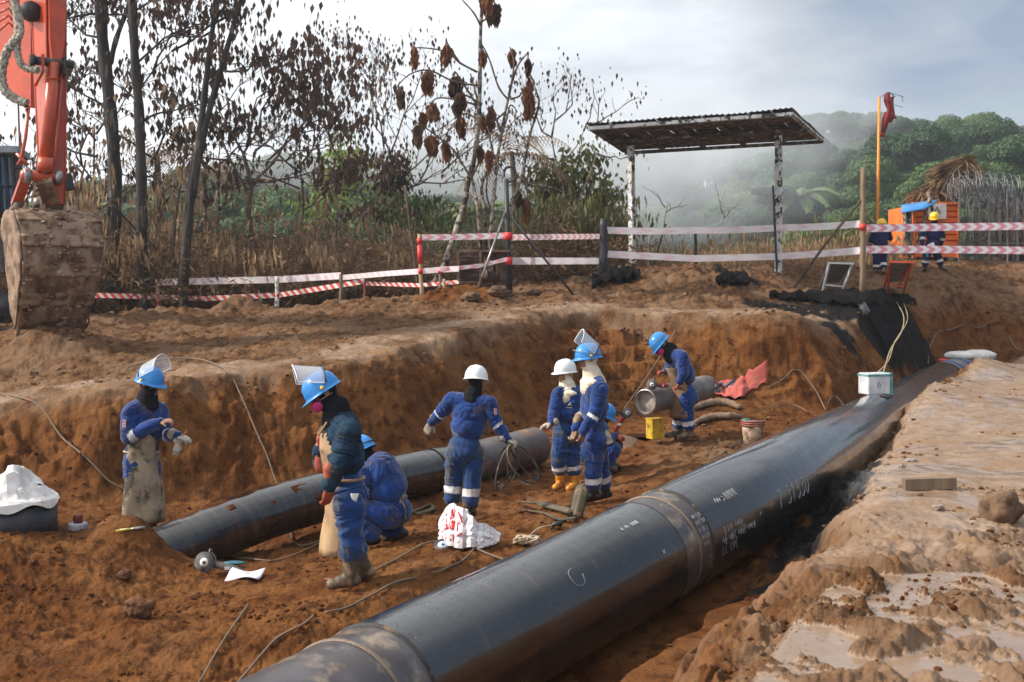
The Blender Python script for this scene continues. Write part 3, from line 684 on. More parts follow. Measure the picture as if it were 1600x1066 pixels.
# chalk lettering and marks lying on the pipe surface
STROKES = {'T': [[(0,1),(.7,1)],[(.35,1),(.35,0)]], '3': [[(.0,.9),(.3,1),(.55,.8),(.25,.55),(.6,.3),(.3,0),(0,.12)]], '1': [[(.1,.75),(.3,1),(.3,0)]],
 '5': [[(.6,1),(.1,1),(.05,.55),(.4,.62),(.6,.3),(.3,0),(0,.1)]], '2': [[(0,.8),(.3,1),(.55,.75),(.0,0),(.6,0)]], '0': [[(.3,1),(.05,.6),(.1,.15),(.35,0),(.6,.35),(.55,.8),(.3,1)]],
 'A': [[(0,0),(.3,1),(.6,0)],[(.12,.4),(.48,.4)]], 'N': [[(0,0),(0,1),(.5,0),(.5,1)]], 'M': [[(0,0),(.05,1),(.3,.4),(.55,1),(.6,0)]], '-': [[(0,.5),(.5,.5)]], '>': [[(0,.8),(.5,.5),(0,.2)]],
 'H': [[(0,0),(0,1)],[(.5,0),(.5,1)],[(0,.5),(.5,.5)]], 'L': [[(0,1),(0,0),(.45,0)]], 'C': [[(.55,.9),(.2,1),(0,.5),(.2,0),(.55,.1)]], 'E': [[(.5,1),(0,1),(0,0),(.5,0)],[(0,.5),(.4,.5)]],
 'R': [[(0,0),(0,1),(.4,.95),(.45,.6),(0,.5),(.5,0)]], '4': [[(.45,0),(.45,1),(0,.35),(.6,.35)]], '7': [[(0,1),(.55,1),(.2,0)]], '8': [[(.3,.55),(.05,.8),(.3,1),(.55,.8),(.3,.55),(.0,.25),(.3,0),(.6,.25),(.3,.55)]], '.': [[(.1,0),(.2,.05)]], '~': [[(0,.4),(.3,.9),(.5,.2),(.8,.8),(1.,.3),(1.3,.7)]]}
def on_pipe(path, al, s, ang, r):      # ang measured from the top towards the camera's right side (degrees)
    c, t = at_len(path, al, s); x = Vector((0,0,1)).cross(t).normalized(); y = t.cross(x)
    a = R(ang); return c+(y*math.cos(a)-x*math.sin(a))*r
def pipe_text(txt, s0, ang0, h, lw, name='chalk_writing', path=None, al=None, r=None, parent=None, slant=0.0):
    path = path or bp_path; al = al or bp_al; r = r or RB+.0035; parent = parent or big_pipe
    mb = MB(); cx = 0.
    for chh in txt:
        if chh == ' ': cx += .5*h; continue
        for st in STROKES.get(chh, []):
            pp = []
            for (u, v) in st:
                jx = (rnd.random()-.5)*.04; jy = (rnd.random()-.5)*.04
                pp.append((cx+(u+jx+slant*v)*h*.8, (v+jy)*h))
            den = []
            for (p, q) in zip(pp[:-1], pp[1:]):
                for k in range(4): den.append((p[0]+(q[0]-p[0])*k/4, p[1]+(q[1]-p[1])*k/4))
            den.append(pp[-1])
            pts = [on_pipe(path, al, s0+u, ang0-math.degrees(v/r), r) for u, v in den]
            mb.tube(pts, lw, 5, cap=True)
        cx += h*.72
    o = mb.build(name, M['chalk'], parent); o['kind'] = 'stuff'; return o
SD = lambda D: s_at_D(bp_path, bp_al, D)
pipe_text('T 31530', SD(11.15), 88, .17, .0035, slant=.1)
pipe_text('~->NNN', SD(10.42), 52, .085, .003)
pipe_text('4-M-ANN', SD(9.45), 30, .045, .003)
for k, tx in enumerate(['NM-E0N', 'M L-1RA', 'R 80.2', 'A4 8ER', '7-E1']): pipe_text(tx, sj+.24, 52+k*7.5, .036, .0015)
pipe_text('RAM ~~L', sj+.62, 82, .07, .0015); pipe_text('~E~NC~NR~~A', sj+.56, 92, .075, .0018); pipe_text('LL CRL', sj+.56, 102, .07, .0015)
pipe_text('LA5T', sn-.30, 100, .05, .0025)
mb = MB(); pts = [on_pipe(bp_path, bp_al, sj-1.35+.16*math.cos(a)*.5, 48+9*math.sin(a), RB+.003) for a in np.linspace(0, 5.2, 20)]; mb.tube(pts, .0018, 5); mb.build('chalk_loop', M['chalk'], big_pipe)
for (ds, a0) in ((-.32, 66), (1.25, 80)):
    mb = MB(); G_ = [[on_pipe(bp_path, bp_al, sj+ds+.012*u+.006*math.sin(9*v+u*5), a0+1.6*v, RB+.0035) for u in np.linspace(-1, 1, 5)] for v in np.linspace(-1, 1, 5)]
    mb.grid(G_); mb.build('paint_smudge', M['chalk'], big_pipe)
# water beads standing on the top of the near coating
def beads():
    V0, F0 = ICO; n = 3200; V = []
    for i in range(n):
        s = sn+.05+(s_at_D(bp_path, bp_al, 17)-sn)*rnd.random()**1.6; a = rnd.uniform(-75, 75)
        if J0 < s < J1: continue
        r = .0016+.0035*rnd.random()**3
        c = on_pipe(bp_path, bp_al, s, a, RB+.0005); V.append((c.x, c.y, c.z, r))
    A = np.array(V); VV = (V0[None]*A[:, None, 3:4]*np.array([1, 1, .7])+A[:, None, :3])-np.array(wloc(big_pipe))
    Fc = (F0[None]+(np.arange(len(A))*len(V0))[:, None, None]).reshape(-1, 3)
    o = fastmesh('water_beads', VV.reshape(-1, 3), Fc, mat('water_bead', (.02, .022, .026), .04, spec=.8, vamt=0), parent=big_pipe); o['kind'] = 'stuff'
beads()
# the smaller pipe
RS = .275
sp_path = pipe_path([cpx(238, 872, 160.5), cpx(275, 857, 157.5), cpx(430, 798, 146), cpx(600, 752, 131), cpx(740, 722, 119), cpx(836, 697, 110.5)], 8)
sp_al = arclen(sp_path)
small_pipe = empty('oil_pipeline', sp_path[0], 'thinner muddy black pipeline with an open cut end, behind the workers', 'pipe')
L2 = sp_al[-1]; s_bare = s_at_D(sp_path, sp_al, 15.3)
sj2 = s_at_D(sp_path, sp_al, 14.2)
tube_uv('coated_section', sp_path, sp_al, 0, s_bare, RS, M['pipe_small'], small_pipe, n=64)
tube_uv('bare_steel_end', sp_path, sp_al, s_bare-.02, L2, RS-.008, mat('scraped_pipe_steel', (.14, .125, .12), .42, .3, c2=(.07, .055, .055), vs=3, bump=.004, bs=20, dirt=(.30, .17, .10), dscale=3, dlo=.5, dhi=.66, drough=.8), small_pipe, n=64)
tube_uv('pipe_rim', sp_path, sp_al, L2-.025, L2, RS, M['steel'], small_pipe, n=64, step=.01, rfun=lambda t: RS-.008-.022*t)
tube_uv('pipe_bore', sp_path, sp_al, L2-2.5, L2-.001, RS-.03, mat('rusty_bore', (.08, .05, .035), .8), small_pipe, n=64)
tube_uv('joint_sleeve', sp_path, sp_al, sj2-.25, sj2+.12, RS+.008, M['pipe_small'], small_pipe, n=64)
tube_uv('joint_sleeve', sp_path, sp_al, s_at_D(sp_path, sp_al, 14.95), s_at_D(sp_path, sp_al, 15.02), RS+.012, M['pipe_small'], small_pipe, n=64, step=.02)
def soil_patch(path, al, r, s0, s1, a0, a1, name='mud_patch', amp=.03, parent=None, seedv=1.):
    """real mud lying on the pipe"""
    ns, na = max(6, int((s1-s0)/.04)), 14; mb = MB(); Gd = []
    for i in range(ns+1):
        row = []
        for j in range(na+1):
            s = s0+(s1-s0)*i/ns; a = a0+(a1-a0)*j/na
            ed = math.sin(math.pi*i/ns)**.5*math.sin(math.pi*j/na)**.5 if 0 < i < ns and 0 < j < na else 0
            h = float(fbm(np.array([s*4]), np.array([a*.06]), seedv, 4)[0])
            row.append(on_pipe(path, al, s, a, r-.006+max(0, ed*(amp*.5+h*amp)+.0)))
        Gd.append(row)
    mb.grid(Gd); return mb.build(name, M['clod'], parent)
soil_patch(sp_path, sp_al, RS, s_at_D(sp_path, sp_al, 11.9), s_at_D(sp_path, sp_al, 12.9), -60, 10, amp=.05, parent=small_pipe)
soil_patch(sp_path, sp_al, RS, s_at_D(sp_path, sp_al, 12.85), s_at_D(sp_path, sp_al, 13.1), 25, 50, amp=.022, parent=small_pipe, seedv=4.)
for k, (dd, a0) in enumerate(((13.05, 62), (12.6, 48), (13.3, 35), (12.25, 20))):
    soil_patch(sp_path, sp_al, RS, s_at_D(sp_path, sp_al, dd), s_at_D(sp_path, sp_al, dd)+.12, a0, a0+18, amp=.018, parent=small_pipe, seedv=5.+k)
# ---------------------------------------------------------------- people
def V3(*a): return np.array(a, float)
def caps_mesh(bm_v, bm_f, p0, r0, p1, r1, n=12, m=4):
    p0, p1 = np.array(p0, float), np.array(p1, float); ax = p1-p0; L = np.linalg.norm(ax)
    t = ax/L if L > 1e-6 else V3(0, 0, 1)
    ref = V3(0, 0, 1) if abs(t[2]) < .9 else V3(1, 0, 0); x = np.cross(ref, t); x /= np.linalg.norm(x); y = np.cross(t, x)
    rings = []
    for i in range(m+1):
        a = -math.pi/2+math.pi/2*i/m; rings.append((p0+t*r0*math.sin(a), max(r0*math.cos(a), r0*.04)))
    for i in range(m+1):
        a = math.pi/2*i/m; rings.append((p1+t*r1*math.sin(a), max(r1*math.cos(a), r1*.04)))
    b = len(bm_v)
    for c, r in rings:
        for k in range(n):
            q = 2*math.pi*k/n; bm_v.append(tuple(c+(x*math.cos(q)+y*math.sin(q))*r))
    R_ = len(rings)
    for i in range(R_-1):
        for k in range(n): bm_f.append((b+i*n+k, b+i*n+(k+1) % n, b+(i+1)*n+(k+1) % n, b+(i+1)*n+k))
    bm_f.append(tuple(b+k for k in range(n-1, -1, -1))); bm_f.append(tuple(b+(R_-1)*n+k for k in range(n)))
def ell_mesh(bm_v, bm_f, c, rot, rad, n=16, m=10):
    b = len(bm_v)
    for j in range(m+1):
        ph = -math.pi/2*.985+math.pi*.985*j/m
        for k in range(n):
            a = 2*math.pi*k/n; p = np.array([rad[0]*math.cos(a)*math.cos(ph), rad[1]*math.sin(a)*math.cos(ph), rad[2]*math.sin(ph)])
            bm_v.append(tuple(np.array(c)+rot @ p))
    for j in range(m):
        for k in range(n): bm_f.append((b+j*n+k, b+j*n+(k+1) % n, b+(j+1)*n+(k+1) % n, b+(j+1)*n+k))
    bm_f.append(tuple(b+k for k in range(n-1, -1, -1))); bm_f.append(tuple(b+m*n+k for k in range(n)))
# prim: dict(t='c', a, ra, b, rb, reg, bands=[(t0,t1,reg)], fold) or dict(t='e', c, R, r, reg, fold)
def Cp(a, ra, b, rb, reg, bands=(), fold=0.0): return dict(t='c', a=np.array(a, float), ra=ra, b=np.array(b, float), rb=rb, reg=reg, bands=bands, fold=fold)
def El(c, Rm, r, reg, fold=0.0): return dict(t='e', c=np.array(c, float), R=np.array(Rm, float), r=np.array(r, float), reg=reg, bands=(), fold=fold)
def prim_sd(p, X):
    if p['t'] == 'c':
        ax = p['b']-p['a']; t = np.clip(((X-p['a'])@ax)/(ax@ax+1e-12), 0, 1)
        return np.linalg.norm(X-p['a']-t[:, None]*ax, axis=1)-(p['ra']+(p['rb']-p['ra'])*t), t
    q = (X-p['c'])@p['R']; k = np.linalg.norm(q/p['r'], axis=1); return (k-1)*p['r'].min(), (q[:, 2]/p['r'][2]+1)/2
def sculpt(name, prims, matmap, voxel, parent, smooth=3, cut=None, seed=0., foldscale=1.0, inflate=0.0):
    vs, fs = [], []
    for p in prims:
        if p['t'] == 'c': caps_mesh(vs, fs, p['a'], p['ra']+inflate, p['b'], p['rb']+inflate)
        else: ell_mesh(vs, fs, p['c'], p['R'], p['r']+inflate)
    org = np.array(wloc(parent)); me = bpy.data.meshes.new('tmp'); me.from_pydata((np.array(vs)-org).tolist(), [], fs)
    ob = bpy.data.objects.new('tmp', me); COL.objects.link(ob)
    md = ob.modifiers.new('r', 'REMESH'); md.mode = 'VOXEL'; md.voxel_size = voxel; md.adaptivity = 0
    if smooth:
        m2 = ob.modifiers.new('s', 'SMOOTH'); m2.factor = .5; m2.iterations = smooth
    dg = bpy.context.evaluated_depsgraph_get(); ev = ob.evaluated_get(dg); m = ev.to_mesh()
    nv = len(m.vertices); X = np.empty(nv*3); m.vertices.foreach_get('co', X); X = X.reshape(-1, 3)+org
    N = np.empty(nv*3); m.vertices.foreach_get('normal', N); N = N.reshape(-1, 3)
    Fc = [tuple(p.vertices) for p in m.polygons]
    ev.to_mesh_clear(); bpy.data.objects.remove(ob); bpy.data.meshes.remove(me)
    best = np.full(nv, 1e9); idx = np.zeros(nv, int); tt = np.zeros(nv); fold = np.zeros(nv); wsum = np.zeros(nv); AX = np.zeros((nv, 3))
    for i, p in enumerate(prims):
        d, t = prim_sd(p, X); k = d < best; best[k] = d[k]; idx[k] = i; tt[k] = t[k]
        w = np.exp(-np.clip(d, -.05, 1)/.015); fold += w*p['fold']; wsum += w
        ax = (p['b']-p['a']) if p['t'] == 'c' else p['R'][:, 2]*1.0
        ax = ax/(np.linalg.norm(ax)+1e-9); AX += w[:, None]*ax*(1 if ax[2] >= 0 else -1)
    fold /= wsum+1e-12; AX /= np.linalg.norm(AX, axis=1)[:, None]+1e-9
    if fold.max() > 0:
        al = (X*AX).sum(1)[:, None]*AX; Y = (X-al)*4.2+al*6.2; warp = perlin(X[:, 0]*4+seed, X[:, 1]*4, X[:, 2]*4)
        f = 1-2*np.abs(perlin(Y[:, 0]+seed+warp, Y[:, 1]+seed*2, Y[:, 2]+warp)); f2 = 1-2*np.abs(perlin(Y[:, 0]*2.1+9, Y[:, 1]*2.1+seed, Y[:, 2]*2.1)); f3 = perlin(X[:, 0]*5, X[:, 1]*5, X[:, 2]*5+seed)
        f4 = 1-2*np.abs(perlin(X[:, 0]*6+X[:, 2]*5+seed, X[:, 1]*6-X[:, 2]*4, X[:, 2]*3)); X = X+N*((f*.8+f4*.6+f2*.12+f3*.3-.35)*fold*foldscale*1.15)[:, None]
    regs = []
    keys = list(matmap.keys())
    vr = []
    for i in range(nv):
        p = prims[idx[i]]; r = p['reg']
        for (a, b, rr) in p['bands']:
            if a <= tt[i] <= b: r = rr
        vr.append(r)
    out, mi = [], []
    for f in Fc:
        if cut is not None:
            c = X[list(f)].mean(0)
            if cut(c): continue
        a = vr[f[0]]
        for j in f:
            if vr[j] != a and vr.count is None: pass
        cnt = {}
        for j in f: cnt[vr[j]] = cnt.get(vr[j], 0)+1
        a = max(cnt, key=cnt.get)
        out.append(f); mi.append(keys.index(a) if a in keys else 0)
    me = bpy.data.meshes.new(name); me.from_pydata((X-org).tolist(), [], out)
    for k in keys: me.materials.append(M[matmap[k]])
    me.polygons.foreach_set('material_index', mi); me.polygons.foreach_set('use_smooth', [True]*len(out)); me.update()
    o = bpy.data.objects.new(name, me); COL.objects.link(o); o.parent = parent
    return o
def nrm(v): v = np.array(v, float); return v/(np.linalg.norm(v)+1e-12)
def frame(fwd, up):
    f = nrm(fwd); s = nrm(np.cross(f, up)); u = np.cross(s, f); return f, s, u       # s points to the person's right
def hand_prims(w, d, pn, curl=.5, ts=1, sc=1.0, reg='hand', fat=1.0, spread=.1):
    w = np.array(w, float); d = nrm(d); pn = np.array(pn, float); pn = nrm(pn-d*(pn@d)); s = np.cross(d, pn)*ts; o = []
    lens = (.070, .080, .074, .058); offs = (.032, .011, -.011, -.031)
    for L, of in zip(lens, offs):
        a = w+s*of*.55*sc; k = w+d*.088*sc+s*of*sc
        o.append(Cp(a, .0165*sc*fat, k, .0135*sc*fat, reg))
        dd = nrm(d+s*of*spread*10); p = k
        for j, fr in enumerate((.45, .32, .23)):
            ang = curl*(.6+.35*j); dd = nrm(dd*math.cos(ang)+pn*math.sin(ang)) if j == 0 else nrm(dd*math.cos(ang)+nrm(pn-dd*(pn@dd)-d*.8*j*curl)*math.sin(ang))
            q = p+dd*L*fr*sc; o.append(Cp(p, (.0115-.0012*j)*sc*fat, q, (.0105-.0012*j)*sc*fat, reg)); p = q
    a = w+d*.022*sc+s*.022*sc; td = nrm(d*.65+s*.75+pn*.25); b = a+td*.045*sc; o.append(Cp(a, .0165*sc*fat, b, .0125*sc*fat, reg))
    td2 = nrm(td*.7+d*.5+pn*curl*.6); o.append(Cp(b, .0125*sc*fat, b+td2*.038*sc, .0105*sc*fat, reg))
    o.append(Cp(w-d*.02*sc, .026*sc*fat, w+d*.02*sc, .025*sc*fat, reg))
    return o
def head_prims(c, f, s, u, sc=1.0, reg='skin'):
    Rm = np.stack([s, f, u], 1)
    o = [El(c+u*.02*sc-f*.008*sc, Rm, np.array([.076, .094, .098])*sc, reg), El(c-u*.045*sc+f*.025*sc, Rm, np.array([.056, .062, .065])*sc, reg),
         Cp(c+f*.088*sc+u*.012*sc, .009*sc, c+f*.108*sc-u*.022*sc, .013*sc, reg), Cp(c+f*.085*sc-u*.052*sc-s*.018*sc, .008*sc, c+f*.085*sc-u*.052*sc+s*.018*sc, .008*sc, 'lip'),
         Cp(c+f*.078*sc-u*.085*sc, .02*sc, c+f*.07*sc-u*.08*sc, .02*sc, reg), Cp(c+f*.08*sc+u*.036*sc-s*.034*sc, .009*sc, c+f*.08*sc+u*.036*sc+s*.034*sc, .009*sc, reg)]
    for k in (-1, 1):
        o.append(El(c+s*k*.077*sc-f*.012*sc-u*.005*sc, Rm, np.array([.010, .020, .031])*sc, reg))
        o.append(El(c+s*k*.031*sc+f*.076*sc+u*.015*sc, Rm, np.array([.013, .011, .009])*sc, 'eye'))
        o.append(El(c+s*k*.030*sc+f*.086*sc+u*.015*sc, Rm, np.array([.0055, .004, .0055])*sc, 'iris'))
    return o
def helmet(parent, c, f, s, u, material, band=True, n=36, m=14):
    """hard hat: ribbed dome, flared edge, longer peak in front"""
    mb = MB(); c = np.array(c)+u*.030-f*.004; G_ = []
    for j in range(m+1):
        ph = math.pi/2*(1-j/m); row = []
        for k in range(n+1):
            a = 2*math.pi*k/n; cx, cy = math.sin(a), math.cos(a)
            r = math.cos(ph); rib = .005*max(0, 1-abs(cx*r)/.16)*(1 if ph > .35 else 0)+.004*max(0, 1-abs(abs(cx*r)-.42)/.10)*(1 if ph > .45 else 0)
            row.append(c+s*(.130+rib)*cx*r**.82+f*(.155+rib)*cy*r**.82+u*(.150+rib)*math.sin(ph)**.95)
        G_.append(row)
    def ring(off, dz, peak):
        row = []
        for k in range(n+1):
            a = 2*math.pi*k/n; cx, cy = math.sin(a), math.cos(a); pk = max(0, cy)**2.2*peak
            row.append(c+s*(.130+off)*cx+f*((.155+off)*cy+pk)+u*(dz-pk*.28))
        return row
    G_ += [ring(.002, -.012, 0), ring(.016, -.019, .036), ring(.017, -.024, .037), ring(.000, -.020, .004), ring(-.004, .0, 0)]
    mb.grid(G_[::-1])
    h = mb.build('helmet', material, parent)
    # inner harness band
    mb = MB(); mb.grid([[c+s*.090*math.sin(a)+f*.108*math.cos(a)+u*dz for a in np.linspace(0, 2*math.pi, 25)] for dz in (-.03, .02)]); mb.build('headband', M['black_plastic'], h)
    return h
def visor(parent, c, f, s, u, tilt=75, size=.24):
    """clear face shield hinged at the temples and pushed up"""
    c = np.array(c)+u*.045; t = R(tilt); d = f*math.cos(t)+u*math.sin(t); e = -f*math.sin(t)+u*math.cos(t)   # d: where it faces, e: its up direction
    G_ = []; rows = 8; cols = 14
    for i in range(rows+1):
        v = i/rows; row = []
        for k in range(cols+1):
            a = R(-78+156*k/cols); w = .144+.012*v; row.append(c+s*w*math.sin(a)+d*(w+.018)*math.cos(a)*1.08-e*(size*v*(1-.10*math.sin(a)**2)-.035)+d*.03*v)
        G_.append(row)
    mb = MB(); mb.slab(G_, .0022); vs = mb.build('face_shield', M['visor'], parent)
    mb = MB(); mb.tube([Vector(p)+Vector(d)*.002 for p in G_[-1]], .0045, 5); mb.build('shield_rim', M['visor_rim'], vs)
    for k in (0, -1):
        mb = MB(); mb.tube([Vector(r_[k]) for r_ in G_], .004, 5); mb.build('shield_rim', M['visor_rim'], vs)
    mb = MB(); mb.tube([Vector(p) for p in G_[0]], .0075, 6); mb.build('shield_bracket', M['black_plastic'], vs)
    for k, pt in ((-1, -1), (1, 1)):
        mb = MB(); q = c+s*k*.146; mb.cyl(q, q+s*k*.016, .017, 10); mb.build('hinge_knob', mat('yellow_knob', (.75, .5, .05), .4), vs)
    return vs
def strap_band(parent, c, f, s, u, material, tilt=18, r=.006):
    c = np.array(c)+u*.05; pts = []
    for a in np.linspace(0, 2*math.pi, 33): pts.append(Vector(c+s*.139*math.sin(a)+f*.164*math.cos(a)+u*(.03+math.tan(R(tilt))*.12*math.cos(a))))
    mb = MB(); mb.tube(pts, r, 6, flat=.5); return mb.build('helmet_strap', material, parent)
def worker(label, J, fwd, headf, mats, voxel=.0095, vis=None, seed=0., hands=(), headup=(0,0,1), group=None, scale=1.0, bal='black', win=(.02, .035), slim=1.0, armband=(.42, .60), legband=(.50, .66), waist=True, boot='boot_mud', glovemats=('glove_grey', 'glove_grey'), foldk=1.0, bootz=.52, helmat='helmet_blue', bal_drape=True, band_on=True):
    """J: joints as world points. region materials in mats"""
    J = {k: np.array(v, float) for k, v in J.items()}
    base = Vector(((J['anL']+J['anR'])/2).tolist()); base.z = min(J['anL'][2], J['anR'][2])-.08
    root = empty('person', base, label, 'person', group)
    up = nrm(J['neck']-J['pelvis']); tf, ts, tu = frame(fwd, up); tR = np.stack([ts, tf, tu], 1); sc = scale
    pel, nek = J['pelvis'], J['neck']; L = np.linalg.norm(nek-pel)
    mid = pel*.45+nek*.55+J.get('hunch', np.zeros(3)) if 'hunch' in J else pel*.45+nek*.55
    chest = pel*.25+nek*.75+(J['hunch'] if 'hunch' in J else 0)
    pr = []
    k = slim*sc; fo = .013*foldk
    pr.append(El(chest-tu*.03, tR, np.array([.205, .138, .21])*k, 'top', fo)); pr.append(El(mid-tu*.06, tR, np.array([.196, .150, .19])*k, 'top', fo))
    pr.append(El(pel+tu*.03, tR, np.array([.182, .142, .16])*k, 'bottom', fo)); pr.append(El(pel-tu*.04-tf*.02, tR, np.array([.172, .145, .13])*k, 'bottom', fo))
    hf, hs, hu = frame(headf, headup); J['head'] = J['head']-V3(0, 0, .028); hc = J['head']; hsc = sc*1.08
    pr += head_prims(hc, hf, hs, hu, hsc)
    pr.append(Cp(nek-tu*.05, .078*sc, hc-hu*.04, .064*sc, 'neck'))
    pr.append(Cp(nek-tu*.065, .100*sc, nek-tu*.005, .082*sc, 'top', (), .004))
    for sd in 'LR':
        sh, el, wr = J['sh'+sd], J['el'+sd], J['wr'+sd]
        pr.append(Cp(nek-tu*.05, .095*k, sh, .088*k, 'top', (), fo*.8))
        pr.append(Cp(sh, .088*k, el, .070*k, 'top', (), fo*1.1))
        pr.append(Cp(el, .069*k, wr, .050*k, 'top', ((armband[0], armband[1], 'band'),) if band_on else (), fo*1.1))
        pr.append(Cp(chest, .12*k, sh*.75+chest*.25, .085*k, 'top', (), fo))
        hp, kn, an, to = J['hip'+sd], J['kn'+sd], J['an'+sd], J['toe'+sd]
        pr.append(Cp(pel, .12*k, hp, .115*k, 'bottom', (), fo)); pr.append(Cp(hp, .124*k, kn, .096*k, 'bottom', (), fo*1.2))
        kb = kn+(an-kn)*bootz
        pr.append(Cp(kn, .097*k, kb, .092*k, 'bottom', (), fo*1.2)) if not band_on else pr.append(Cp(kn, .097*k, kb, .092*k, 'bottom', ((legband[0], legband[1]+.0, 'band'),), fo*1.0))
        pr.append(Cp(kb, .072*k, an+(kn-an)*.12, .062*k, 'boot', (), .005)); dt = nrm(to-an); 
        pr.append(Cp(an+(kn-an)*.14, .056*sc, an-V3(0, 0, .02)*sc, .053*sc, 'boot', (), .003))
        hl = an-dt*.045*sc-V3(0, 0, .038)*sc
        pr.append(Cp(hl, .043*sc, to-V3(0, 0, .0)*sc+V3(0, 0, .042-.08+.0)*sc*0, .046*sc, 'boot')); pr.append(Cp(an, .05*sc, an*.4+to*.6, .047*sc, 'boot'))
    for (w, d, pn, curl, tsd, cov) in hands:
        if cov is None: pr += hand_prims(w, d, pn, curl, tsd, sc*1.02, 'skin')
        else: pr.append(Cp(np.array(w)-nrm(d)*.02, .028*sc, np.array(w)+nrm(d)*.05, .024*sc, 'skin'))
    mm = dict(top=mats[0], bottom=mats[1], band='tape_refl', boot=boot, skin='skin', neck='skin', lip='skin', eye='tape_refl', iris='hair')
    body = sculpt('body', pr, mm, voxel, root, 2, seed=seed)
    # gloves
    for (w, d, pn, curl, tsd, cov) in hands:
        if cov is None: continue
        d = nrm(d); g = hand_prims(w, d, pn, curl, tsd, sc*1.08, 'g', 1.2); w = np.array(w, float)
        cuffL = .13 if cov in ('glove_red', 'glove_brown') else .05
        g.append(Cp(w-d*cuffL, .058*sc, w-d*.0, .036*sc, 'g', (), .006))
        sculpt('glove', g, dict(g=cov), max(.0065, voxel*.75), root, 1, seed=seed+3)
    # hood / balaclava
    if bal:
        hp_ = head_prims(hc, hf, hs, hu, hsc)[:2]+[Cp(nek-tu*.03, (.078 if bal == 'cream' else .092)*sc, hc-hu*.05, .066*sc, 'b', (), .006)]
        if bal == 'cream':
            hp_ += [Cp(nek-tu*.07, .118*sc, hc-hu*.05, .070*sc, 'b', (), .007), El(nek-tu*.075+tf*.01, tR, np.array([.175, .135, .065])*sc, 'b', .007), El(nek-tu*.12+tf*.08, tR, np.array([.11, .065, .12])*sc, 'b', .008)]
        elif bal_drape: hp_ += [Cp(nek-tu*.055, .120*sc, nek+tu*.03, .096*sc, 'b', (), .01)]
        for p in hp_: p['reg'] = 'b'
        lo, hi = win
        def cut(c):
            q = c-hc; return (q@hf) > .045 and lo-.06 < (q@hu) < hi+.0 and abs(q@hs) < .062
        cm = {'black': 'black_cloth', 'cream': 'cream_cloth'}[bal]
        sculpt('balaclava', hp_, dict(b=cm), voxel, root, 2, cut=cut, seed=seed+1, inflate=.007)
    h = helmet(root, hc, hf, hs, hu, M[helmat])
    if vis is not None: visor(h, hc, hf, hs, hu, vis)
    return root, body, (hc, hf, hs, hu), (tf, ts, tu)
def glasses(parent, hc, hf, hs, hu):
    mb = MB(); G_ = [[hc+hf*(.098*math.cos(a)+.006)+hs*.085*math.sin(a)*1.0+hu*(.015+dz) for a in np.linspace(R(-72), R(72), 13)] for dz in (-.020, .020)]
    mb.slab(G_, .004); g = mb.build('sunglasses', M['black_plastic'], parent)
    return g
def respirator(parent, hc, hf, hs, hu):
    mb = MB(); mb.ell(hc+hf*.085-hu*.045, (.045, .045, .045), rot=None); r_ = mb.build('respirator', mat('grey_blue_mask', (.12, .16, .22), .5), parent)
    for k in (-1, 1):
        mb = MB(); q = hc+hf*.095-hu*.055+hs*k*.035; d = nrm(hs*k*.8+hf*.5-hu*.25); mb.lathe(q, [(.0, .0), (.040, .0), (.046, .008), (.046, .026), (.038, .034), (0, .036)], 20, rot=Vector(d).to_track_quat('Z', 'Y').to_matrix()); mb.build('filter', M['pink'], r_)
    for dz in (.0, .045):
        mb = MB(); mb.tube([Vector(hc+hf*.08*math.cos(a)+hs*.088*math.sin(a)-hu*(.03-dz)) for a in np.linspace(R(30), R(330), 16)], .005, 5, flat=.5); mb.build('head_strap', M['strap'], r_)
def apron(parent, rows, material, name='apron', th=.006, cols=18, seed=0., fold=.010):
    """rows: (centre, forward, side, half width, bulge, arc degrees)"""
    G_ = []; rr = []
    for i in range(len(rows)-1):
        for k in range(6):
            t = k/6; rr.append([np.array(a)*(1-t)+np.array(b)*t for a, b in zip(rows[i], rows[i+1])])
    rr.append([np.array(a) for a in rows[-1]])
    for i, (c, f, s, w, b, arc) in enumerate(rr):
        row = []
        for k in range(cols+1):
            a = R(float(arc))*(2*k/cols-1); p = c+f*b*math.cos(a)+s*w*math.sin(a)
            n_ = float(perlin(np.array([p[0]*7+seed]), np.array([p[1]*7]), np.array([p[2]*2.2]))[0])*fold*(1+i/len(rr))*1.6
            row.append(p+nrm(f*math.cos(a)+s*math.sin(a))*n_)
        G_.append(row)
    mb = MB(); mb.slab(G_, th); return mb.build(name, material, parent)
def band_around(parent, name, pts, w, material, th=.006):
    mb = MB(); mb.tube([Vector(p) for p in pts], w, 6, flat=1.0); return mb.build(name, material, parent)
def jset(D0, d):
    o = {}
    for k, v in d.items():
        if k == 'hunch': o[k] = np.array(v, float); continue
        x, y = v[:2]; dd = v[2] if len(v) > 2 else 0.0
        o[k] = np.array(P(x, y, D0+dd))
    return o
def grounded(J, feet=('L', 'R'), lift=.095):
    """stand the figure on the real ground under its feet"""
    z = [gz(J['an'+s][0], J['an'+s][1]) for s in feet]; a = [J['an'+s][2]-lift for s in feet]
    k = int(np.argmin([q-w for q, w in zip(a, z)])); dz = z[k]-a[k]
    for q in J:
        if q != 'hunch': J[q] = J[q]+V3(0, 0, dz)
    return dz
